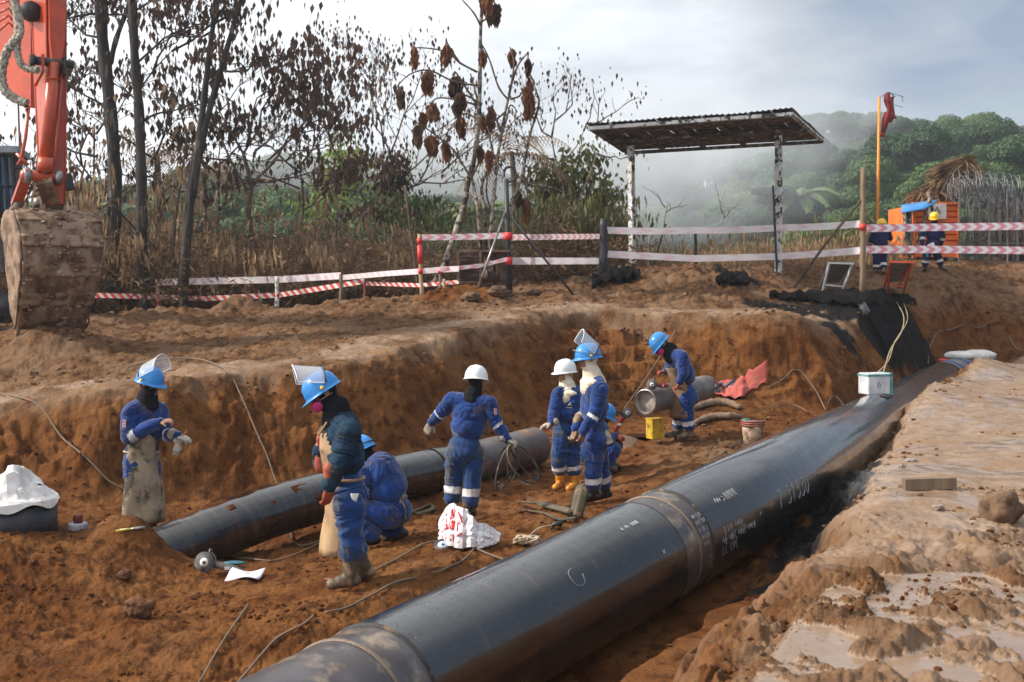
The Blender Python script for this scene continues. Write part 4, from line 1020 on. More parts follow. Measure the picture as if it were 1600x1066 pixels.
def emblem(parent, body, pos, nd, w=.05, style=0):
    """small badge laid on the cloth"""
    pos = np.array(pos); nd = nrm(nd); loc = Vector((pos+nd*.3-np.array(body.location)-np.array(wloc(body.parent))))
    ok, hit, nn, _ = body.ray_cast(loc, Vector(-nd))
    if not ok: return
    hit = np.array(hit)+np.array(wloc(body)); n_ = nd; s = nrm(np.cross(V3(0,0,1), n_)); u = np.cross(n_, s); c = hit+n_*.008
    def quad(mb, x0, y0, x1, y1): mb.slab([[c+s*x0+u*y0, c+s*x1+u*y0], [c+s*x0+u*y1, c+s*x1+u*y1]], .0015, smooth=False)
    if style == 0:                      # white lettering under a bird-like mark
        mb = MB(); mb.slab([[c+s*(-.5*w+w*t)+u*(w*.35*math.sin(t*3.1)+dz) for t in np.linspace(0, 1, 7)] for dz in (0, .007)], .0015); mb.slab([[c+s*(-.2*w+.55*w*t)+u*(w*.7*t+dz) for t in np.linspace(0, 1, 5)] for dz in (0, .009)], .0015); mb.build('chest_logo', M['tape_refl'], parent)
        mb = MB()
        for i in range(5): quad(mb, (-.5+i*.21)*w, -.3*w, (-.5+i*.21+.13)*w, -.16*w)
        mb.build('logo_lettering', M['tape_refl'], parent)['kind'] = 'stuff'
    else:                               # red and white sleeve badge
        mb = MB(); quad(mb, -.4*w, -.9*w, .4*w, .9*w); e = mb.build('sleeve_badge', M['tape_refl'], parent); c = c+n_*.003
        mb = MB(); 
        for y in (-.75, -.3, .15, .55): quad(mb, -.32*w, y*w, .32*w, (y+.25)*w)
        mb.build('badge_stripes', mat('badge_red', (.6, .03, .03), .7), e)['kind'] = 'stuff'

# --- worker looking down at the near end of the pit (A)
D0 = 9.62
J = jset(D0, dict(head=(506, 603), neck=(527, 637), pelvis=(541, 760), shL=(545, 668, -.19), shR=(530, 664, .19), elL=(530, 716, -.27), wrL=(514, 752, -.28), elR=(506, 722, .22), wrR=(500, 697, .05),
     hipL=(546, 778, -.11), hipR=(540, 778, .10), knL=(548, 838, -.13), knR=(548, 838, .12), anL=(548, 896, -.14), anR=(571, 884, .14), toeL=(518, 906, -.17), toeR=(548, 893, .12), hunch=(.03, 0, 0)))
dz = grounded(J)
A_, bA, hd, tr = worker('worker in dark navy jacket with rust red gauntlets and pink respirator, nearest the camera', J, (-1, -.22, 0), (-.80, -.25, -.52), ('navy', 'blue_dirty'), voxel=.008, vis=116, seed=1.,
    hands=[(J['wrL'], (-.12, -.02, -1), (-.6, .5, 0), .45, 1, 'glove_red'), (J['wrR'], (-.1, -.1, 1), (.8, .2, 0), .8, 1, 'glove_red')], bootz=.30, band_on=False, headup=(-.5, 0, .85), glovemats=None, bal='black', foldk=1.25)
respirator(A_, *hd)
f, s, u = tr; pc = J['pelvis']; ch = J['neck']*.62+J['pelvis']*.38
apron(A_, [(ch+V3(-.02,0,.08), f, s, .12, .15, 84), (ch-V3(.01,0,.06), f, s, .16, .165, 84), (pc+V3(0,0,.10), f, s, .16, .165, 80), (pc-V3(-.0,0,.18), f, s, .19, .17, 80), (pc-V3(.02,0,.50), f, s, .185, .185, 72)], M['leather'], seed=2.)
band_around(A_, 'apron_belt', [pc+V3(0,0,.10)+f*(.005+.15*math.cos(a))+s*.178*math.sin(a) for a in np.linspace(0, 2*math.pi, 24)], .013, M['leather'])
band_around(A_, 'neck_strap', [ch+V3(-.03,0,.06)+f*.15+s*.06, J['neck']+s*.09+V3(0,0,.0)+f*.04, J['neck']-f*.09+V3(0,0,-.02), J['neck']-s*.09+f*.04, ch+V3(-.03,0,.06)+f*.15-s*.06], .009, M['leather'])
mb = MB(); q = pc+V3(.09, -.19, .01); mb.slab([[q+V3(-.03, -.01, 0), q+V3(.04, -.01, 0)], [q+V3(-.015, -.015, -.05), q+V3(.02, -.015, -.06)], [q+V3(.0, -.01, -.09), q+V3(.012, -.01, -.095)]], .01); mb.build('pocket_rag', M['white_cloth'], A_)

# --- worker pulling on gloves beside the left wall (B)
D0 = 12.5
J = jset(D0, dict(head=(234, 604), neck=(230, 634), pelvis=(221, 722), shL=(248, 650, .14), shR=(203, 654, -.13), elR=(201, 692, -.20), wrR=(250, 668, -.22), elL=(262, 688, .02), wrL=(277, 690, -.14),
     hipL=(232, 733, .06), hipR=(212, 733, -.07), knL=(236, 786, .05), knR=(212, 786, -.08), anL=(236, 836, .06), anR=(212, 838, -.06), toeL=(252, 846, -.04), toeR=(228, 850, -.16)))
dz = grounded(J)
B_, bB, hd, tr = worker('worker in blue coverall and long stained leather apron pulling on gloves by the left wall', J, (.78, -.62, 0), (.9, -.35, -.22), ('blue', 'blue'), vis=118, seed=2., band_on=True, armband=(.02, .24),
    hands=[(J['wrR'], (1, -.1, .12), (0, .3, -1), .7, -1, None), (J['wrL'], (.85, -.2, -.25), (0, .2, -1), .5, 1, 'glove_grey')], bootz=.5, win=(.03, .03), boot='boot_mud')
f, s, u = tr; pc = J['pelvis']
apron(B_, [(pc+V3(.02,0,.30), f, s, .08, .15, 70), (pc+V3(.01,0,.16), f, s, .17, .16, 82), (pc+V3(0,0,.02), f, s, .19, .17, 88), (pc-V3(0,0,.3), f, s, .23, .19, 86), (pc-V3(0,0,.68), f, s, .25, .20, 82)], M['leather_dirty'], seed=4., fold=.014)
band_around(B_, 'apron_belt', [pc+V3(0,0,.05)+f*.158*math.cos(a)+s*.185*math.sin(a) for a in np.linspace(0, 2*math.pi, 24)], .011, M['strap'])
band_around(B_, 'neck_strap', [pc+V3(.02,0,.30)+f*.15+s*.05, J['neck']+s*.11-V3(0,0,.06)+f*.06, J['neck']+s*.08+V3(0,0,.02)], .009, M['strap'])
emblem(B_, bB, J['shR']*.55+J['elR']*.45, V3(-.25, -1, .1), .045, 1)
mb = MB(); q = J['wrL']+V3(.06, -.03, 0); Gd = []
for i in range(7):
    t = i/6; r_ = .045+.012*math.sin(i*2); Gd.append([q+V3(-.03-.03*t+r_*math.cos(a), .035*math.sin(a), -.02-.17*t)+V3(.008*math.sin(a*3+i), 0, 0) for a in np.linspace(0, 2*math.pi, 13)])
mb.grid(Gd); mb.build('loose_glove', M['glove_grey'], B_)

# --- worker seen from behind with slings (C)
D0 = 13.45
J = jset(D0, dict(head=(744, 602), neck=(738, 633), pelvis=(726, 712), shL=(706, 636, .05), shR=(764, 641, -.05), elL=(690, 655, .10), wrL=(675, 670, .16), elR=(775, 672, -.06), wrR=(793, 697, -.10),
     hipL=(714, 718), hipR=(740, 719), knL=(709, 762, .05), knR=(737, 765, -.02), anL=(705, 803, .02), anR=(735, 812, -.06), toeL=(703, 803, .2), toeR=(740, 812, .12)))
dz = grounded(J)
C_, bC, hd, tr = worker('worker in white helmet and blue coverall seen from behind, carrying slings, left arm held out', J, (.20, 1, 0), (.25, .95, -.2), ('blue', 'blue_dirty'), seed=3., bal='black', helmat='helmet_white',
    hands=[(J['wrL'], (-.45, .1, -.8), (.3, .8, 0), .4, 1, 'glove_grey'), (J['wrR'], (.75, -.1, -.35), (-.2, .2, -1), 1.0, 1, 'glove_grey')], armband=(.0, .22), legband=(.30, .72), bootz=.62, boot='boot_dark')
emblem(C_, bC, J['shR']*.6+J['elR']*.4, V3(.5, -1, .1), .04, 1)
SLING_HAND = J['wrR'].copy()

# --- worker in yellow boots (D)
D0 = 15.5
J = jset(D0, dict(head=(883, 586), neck=(888, 611), pelvis=(885, 683), shR=(873, 622, -.06), shL=(906, 622, .08), elR=(866, 650, -.10), wrR=(861, 668, -.22), elL=(907, 655, -.04), wrL=(899, 680, -.16),
     hipR=(878, 690, -.04), hipL=(893, 690, .04), knR=(873, 724, -.08), knL=(895, 726, -.02), anR=(876, 762, .02), anL=(899, 762, -.02), toeR=(868, 768, -.14), toeL=(889, 770, -.18)))
dz = grounded(J)
Dp, bD, hd, tr = worker('worker in white helmet, cream hood and yellow rubber boots standing on the pit floor', J, (-.55, -.83, 0), (-.80, -.6, -.05), ('blue', 'blue_dirty'), seed=4., bal='cream', helmat='helmet_white', win=(-.02, .055),
    hands=[(J['wrR'], (-.8, -.25, -.25), (0, 0, -1), .35, 1, 'glove_grey'), (J['wrL'], (-.15, -.1, -1), (-.6, .5, 0), .5, 1, 'glove_brown')], boot='boot_yellow', bootz=.42, legband=(.55, .95), armband=(-.05, .13), slim=1.0)
glasses(Dp, *hd); emblem(Dp, bD, J['neck']*.6+J['pelvis']*.4+V3(.06, 0, 0), V3(-.3, -1, 0), .07, 0)

# --- worker with shield pushed up, back turned (E)
D0 = 13.6
J = jset(D0, dict(head=(919, 560), neck=(928, 590), pelvis=(930, 680), shL=(938, 612, -.17), shR=(922, 608, .17), elL=(930, 650, -.22), wrL=(911, 677, -.24), elR=(915, 648, .22), wrR=(900, 672, .20),
     hipL=(933, 690, -.10), hipR=(930, 690, .10), knL=(926, 733, -.12), knR=(938, 732, .10), anL=(928, 775, -.10), anR=(946, 772, .14), toeL=(906, 786, -.13), toeR=(924, 781, .10)))
dz = grounded(J)
E_, bE, hd, tr = worker('tall worker in blue helmet with raised clear shield and cream hood, muddy dark boots', J, (-.93, -.30, 0), (-.93, -.2, -.1), ('blue', 'blue'), seed=5., bal='cream', vis=128, win=(-.02, .055),
    hands=[(J['wrL'], (-.25, -.05, -1), (-.5, .6, 0), .7, 1, None), (J['wrR'], (-.3, 0, -1), (-.6, -.3, 0), .6, -1, 'glove_brown')], boot='boot_dark', bootz=.60, legband=(.62, .98), armband=(.0, .25))
glasses(E_, *hd); strap_band(E_, *hd, M['strap'])
mb = MB()
hp = hand_prims(J['pelvis']+V3(.12, -.13, .01), (.3, -.2, -.9), (0, -1, 0), .9, 1, 1.0, 'g', 1.2); sculpt('pocket_glove', hp, dict(g='glove_grey'), .008, E_, 1)

# --- worker bent over the short pipe with a grinder (F)
D0 = 17.5
J = jset(D0, dict(head=(1033, 535), neck=(1048, 549), pelvis=(1073, 618), shL=(1066, 557, -.20), shR=(1052, 557, .20), elL=(1068, 583, -.26), wrL=(1062, 597, -.24), elR=(1046, 575, .27), wrR=(1041, 580, .10),
     hipL=(1073, 622, -.10), hipR=(1068, 622, .10), knL=(1074, 648, -.12), knR=(1062, 648, .12), anL=(1078, 677, -.10), anR=(1060, 675, .12), toeL=(1062, 683, -.16), toeR=(1042, 680, .08), hunch=(.07, 0, .03)))
dz = grounded(J)
F_, bF, hd, tr = worker('worker in blue helmet and brown apron bending over the short pipe with an angle grinder', J, (-.95, -.2, -.3), (-.62, -.28, -.70), ('blue', 'blue'), seed=6., bal='black', voxel=.011,
    hands=[(J['wrL'], (-.35, 0, -.9), (-.9, .3, 0), 1.0, 1, 'glove_red'), (J['wrR'], (-.9, -.1, -.1), (0, 0, -1), 1.0, -1, 'glove_red')], boot='boot_mud', bootz=.55, legband=(.55, .98), armband=(-.05, .18), headup=(-.7, 0, .7))
strap_band(F_, *hd, mat('yellow_black_strap', (.3, .22, .03), .6), tilt=10)
respirator(F_, *hd)
f, s, u = tr; pc = J['pelvis']; ff = nrm((-.95, -.3, 0)); ss = nrm((.3, -.95, 0))
ch = J['neck']*.6+J['pelvis']*.4
apron(F_, [(ch+V3(-.04,0,.02), ff, ss, .10, .14, 80), (pc+V3(-.05,0,.16), ff, ss, .17, .18, 85), (pc+V3(-.04,0,-.05), ff, ss, .20, .17, 85), (pc+V3(-.05,0,-.32), ff, ss, .20, .19, 80)], M['leather_brown'], seed=7.)
GRIND_F = (J['wrL'].copy(), J['wrR'].copy())

# --- crouching worker behind the first one (G)
D0 = 11.7
J = jset(D0, dict(head=(566, 722, .12), neck=(583, 744, .10), pelvis=(612, 812, 0), shL=(566, 760, -.12), shR=(606, 756, .16), elL=(556, 790, -.20), wrL=(548, 815, -.12), elR=(570, 790, .36), wrR=(550, 812, .30),
     hipL=(606, 822, -.12), hipR=(618, 818, .12), knL=(562, 822, -.22), knR=(575, 824, .22), anL=(582, 858, -.20), anR=(626, 848, .18), toeL=(556, 866, -.26), toeR=(604, 860, .16), hunch=(.06, -.05, .04)))
dz = grounded(J)
G_p, bG, hd, tr = worker('crouching worker in blue coverall with a tied apron string, behind the nearest worker', J, (-.75, .35, -.3), (-.75, .3, -.5), ('blue', 'blue'), seed=7., bal='black',
    hands=[(J['wrL'], (-.6, 0, -.7), (-.3, .3, -1), .6, 1, 'glove_red'), (J['wrR'], (-.6, 0, -.7), (-.3, 0, -1), .6, -1, 'glove_red')], boot='boot_dark', bootz=.75, band_on=False, slim=1.12, foldk=1.1)
strap_band(G_p, *hd, M['black_cloth'], tilt=10)
f, s, u = tr; pc = J['pelvis']
band_around(G_p, 'apron_string', [pc+u*.07+f*.15*math.cos(a)+s*.20*math.sin(a)-f*.01 for a in np.linspace(R(-5), R(355), 26)], .008, M['strap'])
q = pc+u*.07-f*.15-s*.03
for k in (-1, 1):
    band_around(G_p, 'apron_bow', [q+V3(0, -.02, 0), q+V3(.03*k, -.05, .03), q+V3(.055*k, -.05, .045), q+V3(.03*k, -.05, .0), q+V3(0, -.02, 0)], .006, M['strap'])
    band_around(G_p, 'apron_string_end', [q+V3(0, -.03, 0), q+V3(.02*k+.02, -.05, -.07), q+V3(.03*k+.03, -.05, -.17-.04*k)], .006, M['strap'])

# --- worker squatting behind the tall one, only partly in view (H)
D0 = 16.3
J = jset(D0, dict(head=(943, 643), neck=(937, 658), pelvis=(922, 704), shL=(930, 672, .15), shR=(938, 672, -.14), elL=(944, 687, .2), wrL=(958, 682, .10), elR=(950, 686, -.18), wrR=(961, 678, -.06),
     hipL=(938, 705, .1), hipR=(935, 705, -.1), knL=(962, 694, .16), knR=(958, 698, -.16), anL=(950, 722, .14), anR=(944, 726, -.14), toeL=(966, 726, .12), toeR=(960, 730, -.18), hunch=(-.04, 0, .02)))
dz = grounded(J)
worker('squatting worker in blue helmet mostly hidden behind the tall hooded worker', J, (.9, -.25, -.2), (.9, -.2, -.4), ('blue', 'blue'), seed=8., bal='black', voxel=.012,
    hands=[(J['wrL'], (.9, -.2, -.2), (0, 0, -1), .9, 1, 'glove_red'), (J['wrR'], (.9, 0, -.1), (0, 0, -1), .9, -1, 'glove_red')], boot='boot_dark', bootz=.75, band_on=False)
WR_H = J['wrR'].copy()

# --- the two far workers in yellow helmets
D0 = 32.4
J = jset(D0, dict(head=(1378, 349), neck=(1377, 359), pelvis=(1375, 388), shL=(1367, 362, .0), shR=(1387, 361, 0), elL=(1361, 374, .1), wrL=(1359, 384, .25), elR=(1391, 371, .15), wrR=(1384, 363, .35),
     hipL=(1370, 391), hipR=(1379, 391), knL=(1370, 406, -.02), knR=(1379, 405, .12), anL=(1369, 420, 0), anR=(1381, 421, -.12), toeL=(1370, 423, .18), toeR=(1387, 424, -.02)))
dz = grounded(J)
worker('far worker in yellow helmet and navy coverall seen from behind beside the leaning post', J, (.15, 1, 0), (.1, 1, -.2), ('navy2', 'navy2'), seed=9., bal=None, voxel=.016, helmat='helmet_yellow',
    hands=[(J['wrL'], (0, .3, -1), (1, .2, 0), .5, 1, None), (J['wrR'], (0, .5, .8), (-1, 0, 0), .5, -1, None)], bootz=.7, legband=(.6, .95), armband=(.2, .4), boot='boot_mud')
D0 = 33.0
J = jset(D0, dict(head=(1460, 340), neck=(1460, 352), pelvis=(1456, 383), shR=(1448, 356, -.05), shL=(1470, 356, .05), elR=(1441, 370, -.1), wrR=(1441, 382, -.16), elL=(1473, 370, .1), wrL=(1470, 383, .16),
     hipR=(1452, 386), hipL=(1460, 386), knR=(1447, 403, -.1), knL=(1466, 402, .1), anR=(1444, 420, -.05), anL=(1471, 418, .12), toeR=(1438, 425, -.14), toeL=(1479, 422, -.06)))
dz = grounded(J)
W2, bW, hd, tr = worker('far worker in yellow helmet and blue neck scarf walking past the orange container', J, (-.7, -.5, 0), (-.4, -.8, -.25), ('navy2', 'navy2'), seed=10., bal='black', voxel=.016, helmat='helmet_yellow',
    hands=[(J['wrR'], (-.2, -.2, -1), (0, -1, 0), .5, -1, None), (J['wrL'], (.1, .1, -1), (0, 1, 0), .5, 1, None)], bootz=.45, legband=(.45, .95), armband=(.1, .4), boot='boot_dark')
q = J['wrR']+V3(.1, -.12, -.02); mb = MB(); mb.slab([[q, q+V3(.16, -.03, .08)], [q+V3(.05, -.06, -.22), q+V3(.20, -.09, -.12)]], .01, smooth=False); o = mb.build('clipboard', M['white_cloth']); tag(o, 'white paper pad held by the far walking worker', 'clipboard')
mb = MB(); q = J['wrR']+V3(.12, -.05, -.26); mb.lathe(q, [(0,-.09),(.032,-.09),(.034,.03),(.014,.06),(.014,.09),(0,.09)], 12); o = mb.build('drinks_bottle', mat('teal_bottle', (.03, .35, .38), .3)); tag(o, 'small teal bottle hanging from the hand of the far walking worker', 'bottle')
# ---------------------------------------------------------------- objects
def hit(x, y, s0=None, s1=None):
    s0 = s0 or 340.; s1 = s1 or 46.; return onray(x, y, s0, s1, 260)
def cable(name, pts, r, m, label, cat='cable', group=None, lift=None, sub=5):
    q = [Vector(p) for p in pts]; out = []
    for i in range(len(q)-1):
        p0 = q[max(i-1, 0)]; p1 = q[i]; p2 = q[i+1]; p3 = q[min(i+2, len(q)-1)]
        for k in range(sub):
            t = k/sub; out.append(.5*((2*p1)+(p2-p0)*t+(2*p0-5*p1+4*p2-p3)*t*t+(3*p1-p0-3*p2+p3)*t**3))
    out.append(q[-1])
    if lift is not None: out = [Vector((p.x, p.y, gz(p.x, p.y)+lift)) for p in out]
    for _ in range(4):
        for i in range(1, len(out)-1): out[i].z = (out[i-1].z+out[i].z*2+out[i+1].z)/4
    mb = MB(); mb.tube(out, r*.85, 6); o = mb.build(name, m); tag(o, label, cat, group); return o
def gpts(lst, s0=None, s1=None): return [hit(x, y, s0, s1) for x, y in lst]
# ---- excavator
def excavator():
    D0 = 19.6; wv = Vector((.80, .60, 0)); nv = Vector((.60, -.80, 0)); up = Vector((0, 0, 1))
    root = empty('excavator', P(40, 520, 20.5), 'large orange excavator with a mud caked bucket at the left edge', 'excavator')
    pin = P(66, 338, D0)
    # bucket: profile in the (n, z) plane, swept along the width
    prof = [(-.28,.02),(-.08,.08),(.15,.10),(.36,.04),(.54,-.12),(.66,-.36),(.68,-.66),(.58,-.98),(.40,-1.30),(.18,-1.60),(.0,-1.82)]
    prof = [(a*1.02, b*1.02) for a, b in prof]
    den = []
    for i in range(len(prof)-1):
        for k in range(6): t = k/6; den.append((prof[i][0]*(1-t)+prof[i+1][0]*t, prof[i][1]*(1-t)+prof[i+1][1]*t))
    den.append(prof[-1]); Wd = 1.30; c0 = pin+wv*.13
    def bp(w, a, b, dis=0.0): return c0+wv*w+nv*(a+dis)+up*b
    Gd = []
    for i, (a, b) in enumerate(den):
        row = []
        for k in range(33):
            w = -Wd/2+Wd*k/32; wt = w*(1-.16*max(0, -b)/1.8); n_ = float(fbm(np.array([w*3.1]), np.array([i*.09]), 3.3, 4)[0])+.5*float(billow(np.array([w*7]), np.array([i*.25]), 1.3, 2)[0])
            row.append(bp(wt, a, b, 0.02+.06*n_))
        Gd.append(row)
    bk = empty('bucket', c0); bk.parent = root; bk.location = c0-root.location
    mb = MB(); mb.slab(Gd, -.03); bk2 = mb.build('bucket_shell', M['bucket'], root)
    bpy.data.objects.remove(bk)
    mpts = [(-.28,.02),(-.34,-.35),(-.28,-.9),(-.14,-1.45),(.0,-1.82)]
    for k in (-1, 1):
        back = den[::3]; front = []
        for i in range(len(back)):
            t = i/(len(back)-1)*(len(mpts)-1); j = min(int(t), len(mpts)-2); t -= j; front.append((mpts[j][0]*(1-t)+mpts[j+1][0]*t, mpts[j][1]*(1-t)+mpts[j+1][1]*t))
        Gs = []
        for (a, b), (a2, b2) in zip(back, front):
            row = []
            for q in range(13):
                t = q/12; aa = a*(1-t)+a2*t; bb = b*(1-t)+b2*t; w = k*Wd/2*(1-.16*max(0, -bb)/1.8)
                n_ = float(fbm(np.array([aa*4]), np.array([bb*4]), 8.3+k, 4)[0]); row.append(bp(w+k*(.01+.03*n_), aa, bb))
            Gs.append(row)
        mb = MB(); mb.slab(Gs, .03*k); mb.build('side_plate', M['bucket'], bk2)
    for i, (j0, j1) in enumerate(((19, 23), (29, 33), (38, 42), (47, 51))):       # wear plates across the back
        Gw = []
        for j in (j0, j0+1, j0+2, j0+3, j1-1, j1):
            a, b = den[j]; row = []
            for k in range(25):
                w = (-Wd/2+Wd*k/24)*(1-.16*max(0, -b)/1.8)*1.015; n_ = float(fbm(np.array([w*3.+i]), np.array([j*.2]), 6.1, 4)[0]); row.append(bp(w, a, b, .05+.05*n_))
            Gw.append(row)
        mb = MB(); mb.slab(Gw, -.05); mb.build('wear_plate', M['bucket'], bk2)
    for k in range(5):
        w = -.52+k*.26; a, b = den[-1]; q = bp(w, a, b-.0); tip = bp(w, a-.05, b-.26); mb = MB()
        mb.tube([q+up*.12, q-up*.02, tip], [.075, .065, .028], 6, flat=.6, up=wv); mb.build('bucket_tooth', M['bucket'], bk2)
    n_ = 420; W_ = nr.uniform(-.5, .5, n_)*Wd; J_ = (nr.rand(n_)**.8*(len(den)-1)).astype(int); keep = fbm(W_*3, J_*.12, 5., 3) > -.1
    pts_ = np.array([tuple(bp(w*(1-.16*max(0, -den[j][1])/1.8), den[j][0], den[j][1], .06)) for w, j, k in zip(W_, J_, keep) if k]); sz_ = .012+.045*nr.rand(len(pts_))**2.5
    mc = scatter_balls('mud_crust', pts_-np.array(wloc(bk2)), sz_, M['bucket']); mc.parent = bk2; mc['kind'] = 'stuff'
    # ears on top of the bucket
    for k in (-.17, .17):
        e = c0+wv*k; mb = MB(); mb.slab([[e+nv*-.28+up*.05, e+nv*.2+up*.05], [e+nv*-.2+up*.32, e+nv*.08+up*.32]], .05, smooth=False); mb.build('bucket_ear', M['bucket'], bk2)
        for (a, b) in ((-.10, .22),):
            mb = MB(); q = e+nv*a+up*b; mb.cyl(q-wv*.06, q+wv*.06, .085, 14); mb.build('pin_boss', M['steel'], bk2)
    # arm (dipper): box beam
    top = P(76, -150, D0); bot = pin+up*.20+nv*.02+wv*.18; ax = (top-bot).normalized()
    def ring(c, dn, dw): return [c-nv*dn*.62-wv*dw, c+nv*dn*.38-wv*dw, c+nv*dn*.38+wv*dw, c-nv*dn*.62+wv*dw]
    sec = [(0, .34, .13), (.12, .5, .14), (.45, .72, .15), (.75, .85, .16), (1, .9, .16)]
    rings = [ring(bot.lerp(top, t), a, b) for t, a, b in sec]
    mb = MB(); V = [p for r_ in rings for p in r_]; Fc = []
    for i in range(len(rings)-1):
        for k in range(4): Fc.append((i*4+k, i*4+(k+1) % 4, (i+1)*4+(k+1) % 4, (i+1)*4+k))
    Fc += [(3, 2, 1, 0), tuple(len(V)-4+k for k in range(4))]; mb.add(V, Fc, 0, False); arm = mb.build('dipper_arm', M['orange_paint'], root)
    b_ = arm.modifiers.new('b', 'BEVEL'); b_.width = .012; b_.segments = 2
    for sgn in (-1, 1):                 # edge flanges
        for nn in (-.62, .38):
            pts = [bot.lerp(top, t)+nv*a*nn+wv*b*sgn for t, a, b in sec]; mb = MB(); mb.tube(pts, .018, 5); mb.build('arm_flange', M['orange_paint'], arm)
    # bucket cylinder
    cu = P(84, 98, D0-.35); cd = P(68, 288, D0-.30)
    mb = MB(); mb.cyl(cu, cu.lerp(cd, .86), .098, 20); cyl = mb.build('cylinder_barrel', M['orange_paint'], root)
    mb = MB(); mb.cyl(cu.lerp(cd, .78), cu.lerp(cd, .90), .122, 20); mb.build('cylinder_gland', M['orange_paint'], cyl)
    mb = MB(); mb.cyl(cu.lerp(cd, .12), cu.lerp(cd, .14), .107, 20); mb.build('cylinder_band', M['orange_paint'], cyl)
    mb = MB(); mb.cyl(cu.lerp(cd, .88), cd, .055, 14); mb.build('cylinder_rod', M['chrome'], cyl)
    mb = MB(); mb.tube([cu.lerp(cd, .08)+wv*.14, cu.lerp(cd, .8)+wv*.15, cu.lerp(cd, .84)+wv*.10], .022, 7); mb.build('oil_line', M['orange_paint'], cyl)
    for k in (-1, 1):
        mb = MB(); e = cu+wv*.17*k; mb.slab([[e+nv*-.35+up*.02, e+nv*.10+up*.10], [e+nv*-.35-up*.35, e+nv*.10-up*.18]], .045, smooth=False); mb.build('pin_bracket', M['machine_dark' if k > 0 else 'orange_paint'], arm)
    mb = MB(); mb.cyl(cu-wv*.30, cu+wv*.30, .07, 14); mb.build('pivot_pin', M['machine_dark'], arm)
    mb = MB(); mb.cyl(cu-wv*.36, cu-wv*.30, .10, 14); mb.build('pin_cap', M['black_plastic'], arm)
    # raised gusset on the front of the arm above the cylinder
    g0 = P(86, 96, D0-.25); mb = MB(); mb.slab([[P(76, -60, D0-.42), P(104, -60, D0-.30)], [P(78, 60, D0-.42), P(102, 60, D0-.30)], [P(82, 96, D0-.40), P(96, 96, D0-.32)]], -.12, smooth=False); mb.build('arm_gusset', M['orange_paint'], arm)
    # bucket linkage
    k0 = P(66, 276, D0-.30); mb = MB(); mb.cyl(k0-wv*.33, k0+wv*.30, .085, 16); lk = mb.build('link_pin', M['orange_paint'], root)
    for sgn in (-1, 1):
        a = k0+wv*.24*sgn; b = a-nv*.62-up*.42; mb = MB(); mb.beam(a, b, .07, .17, up=wv); mb.build('link_bar', M['orange_paint'], lk)
        mb = MB(); mb.cyl(b-wv*.06, b+wv*.06, .10, 14); mb.build('pin_boss', M['steel'], lk)
        mb = MB(); mb.cyl(a-wv*.055, a+wv*.055, .115, 16); mb.build('pin_boss', M['steel'], lk)
    a = k0; b = pin+up*.22-nv*.08+wv*.18; mb = MB(); mb.beam(a, b, .34, .26, up=wv); mb.build('push_link', M['bucket'], lk)
    # boom behind the arm
    b0 = P(48, 20, D0+.5); b1 = P(-260, 60, D0+3.2); mb = MB()
    Gb = [[b0+up*.2, b0-up*1.6-(b1-b0)*.0], [b0.lerp(b1, .25)+up*1.0, b0.lerp(b1, .25)-up*.75], [b1+up*.6, b1-up*.6]]
    mb.slab(Gb, -.45, smooth=False); bm_ = mb.build('boom', M['orange_paint'], root)
    mb = MB(); mb.cyl(P(48, 18, D0-.1), P(48, 18, D0+.9), .17, 18); mb.build('boom_pivot', M['machine_dark'], bm_)
    # hoses wrapped in cloth
    for (pp, r_) in (([(20,-60),(23,0),(30,38),(26,60),(12,78),(3,110),(6,138),(20,152),(42,162)], .07), ([(27,55),(27,80),(33,100),(45,108),(60,110)], .055), ([(14,-40),(24,10),(33,45),(28,62)], .05)):
        pts = [P(x, y, D0-.55-.12*i/len(pp)) for i, (x, y) in enumerate(pp)]; q = pipe_path(pts, 8)
        rr = [r_*(1+.12*math.sin(i*1.9)+.06*rnd.random()) for i in range(len(q))]; mb = MB(); mb.tube(q, rr, 10); mb.build('wrapped_hose', M['hose'], root)
    for (pp) in ([(45,165),(40,215),(33,250),(28,258)], [(40,172),(45,172)], [(26,240),(44,258)]):
        mb = MB(); mb.tube([P(x, y, D0-.62) for x, y in pp], .028, 7); mb.build('oil_line', M['orange_paint'], arm)
    for k in range(4):
        mb = MB(); mb.tube([P(-2, 6+k*14, D0-.5), P(14, 2+k*11, D0-.55), P(20, 12+k*10, D0-.5)], .02, 6); mb.build('oil_line', M['orange_paint'], bm_)
    # cab, mirror, body and track behind
    cx = P(-40, 300, 23.6)
    cab = empty('cab', (0, 0, 0)); bpy.data.objects.remove(cab)
    a, b, c, d = P(-170, 232, 23.0), P(24, 232, 23.6), P(24, 345, 23.6), P(-170, 345, 23.0)
    mb = MB(); mb.slab([[a, b], [d, c]], -1.2, smooth=False); cab = mb.build('cab_shell', M['machine_dark'], root)
    mb = MB(); mb.slab([[P(-168, 246, 22.94), P(19, 246, 23.5)], [P(-168, 338, 22.94), P(19, 338, 23.5)]], -.02, smooth=False); mb.build('cab_window', M['glass'], cab)
    for x in (-2, 8, 20):
        mb = MB(); mb.tube([P(x-2, 240, 23.3), P(x+1, 290, 23.3), P(x+4, 342, 23.3)], .022, 6); mb.build('window_guard_bar', M['black_plastic'], cab)
    mb = MB(); mb.tube([P(-20, 292, 23.3), P(24, 290, 23.3)], .02, 6); mb.build('window_guard_bar', M['black_plastic'], cab)
    mb = MB(); mb.slab([[P(-180, 226, 22.8), P(27, 228, 23.3)], [P(-180, 238, 22.8), P(27, 238, 23.3)]], -1.4, smooth=False); mb.build('cab_roof', mat('grey_roof_paint', (.35, .37, .4), .6), cab)
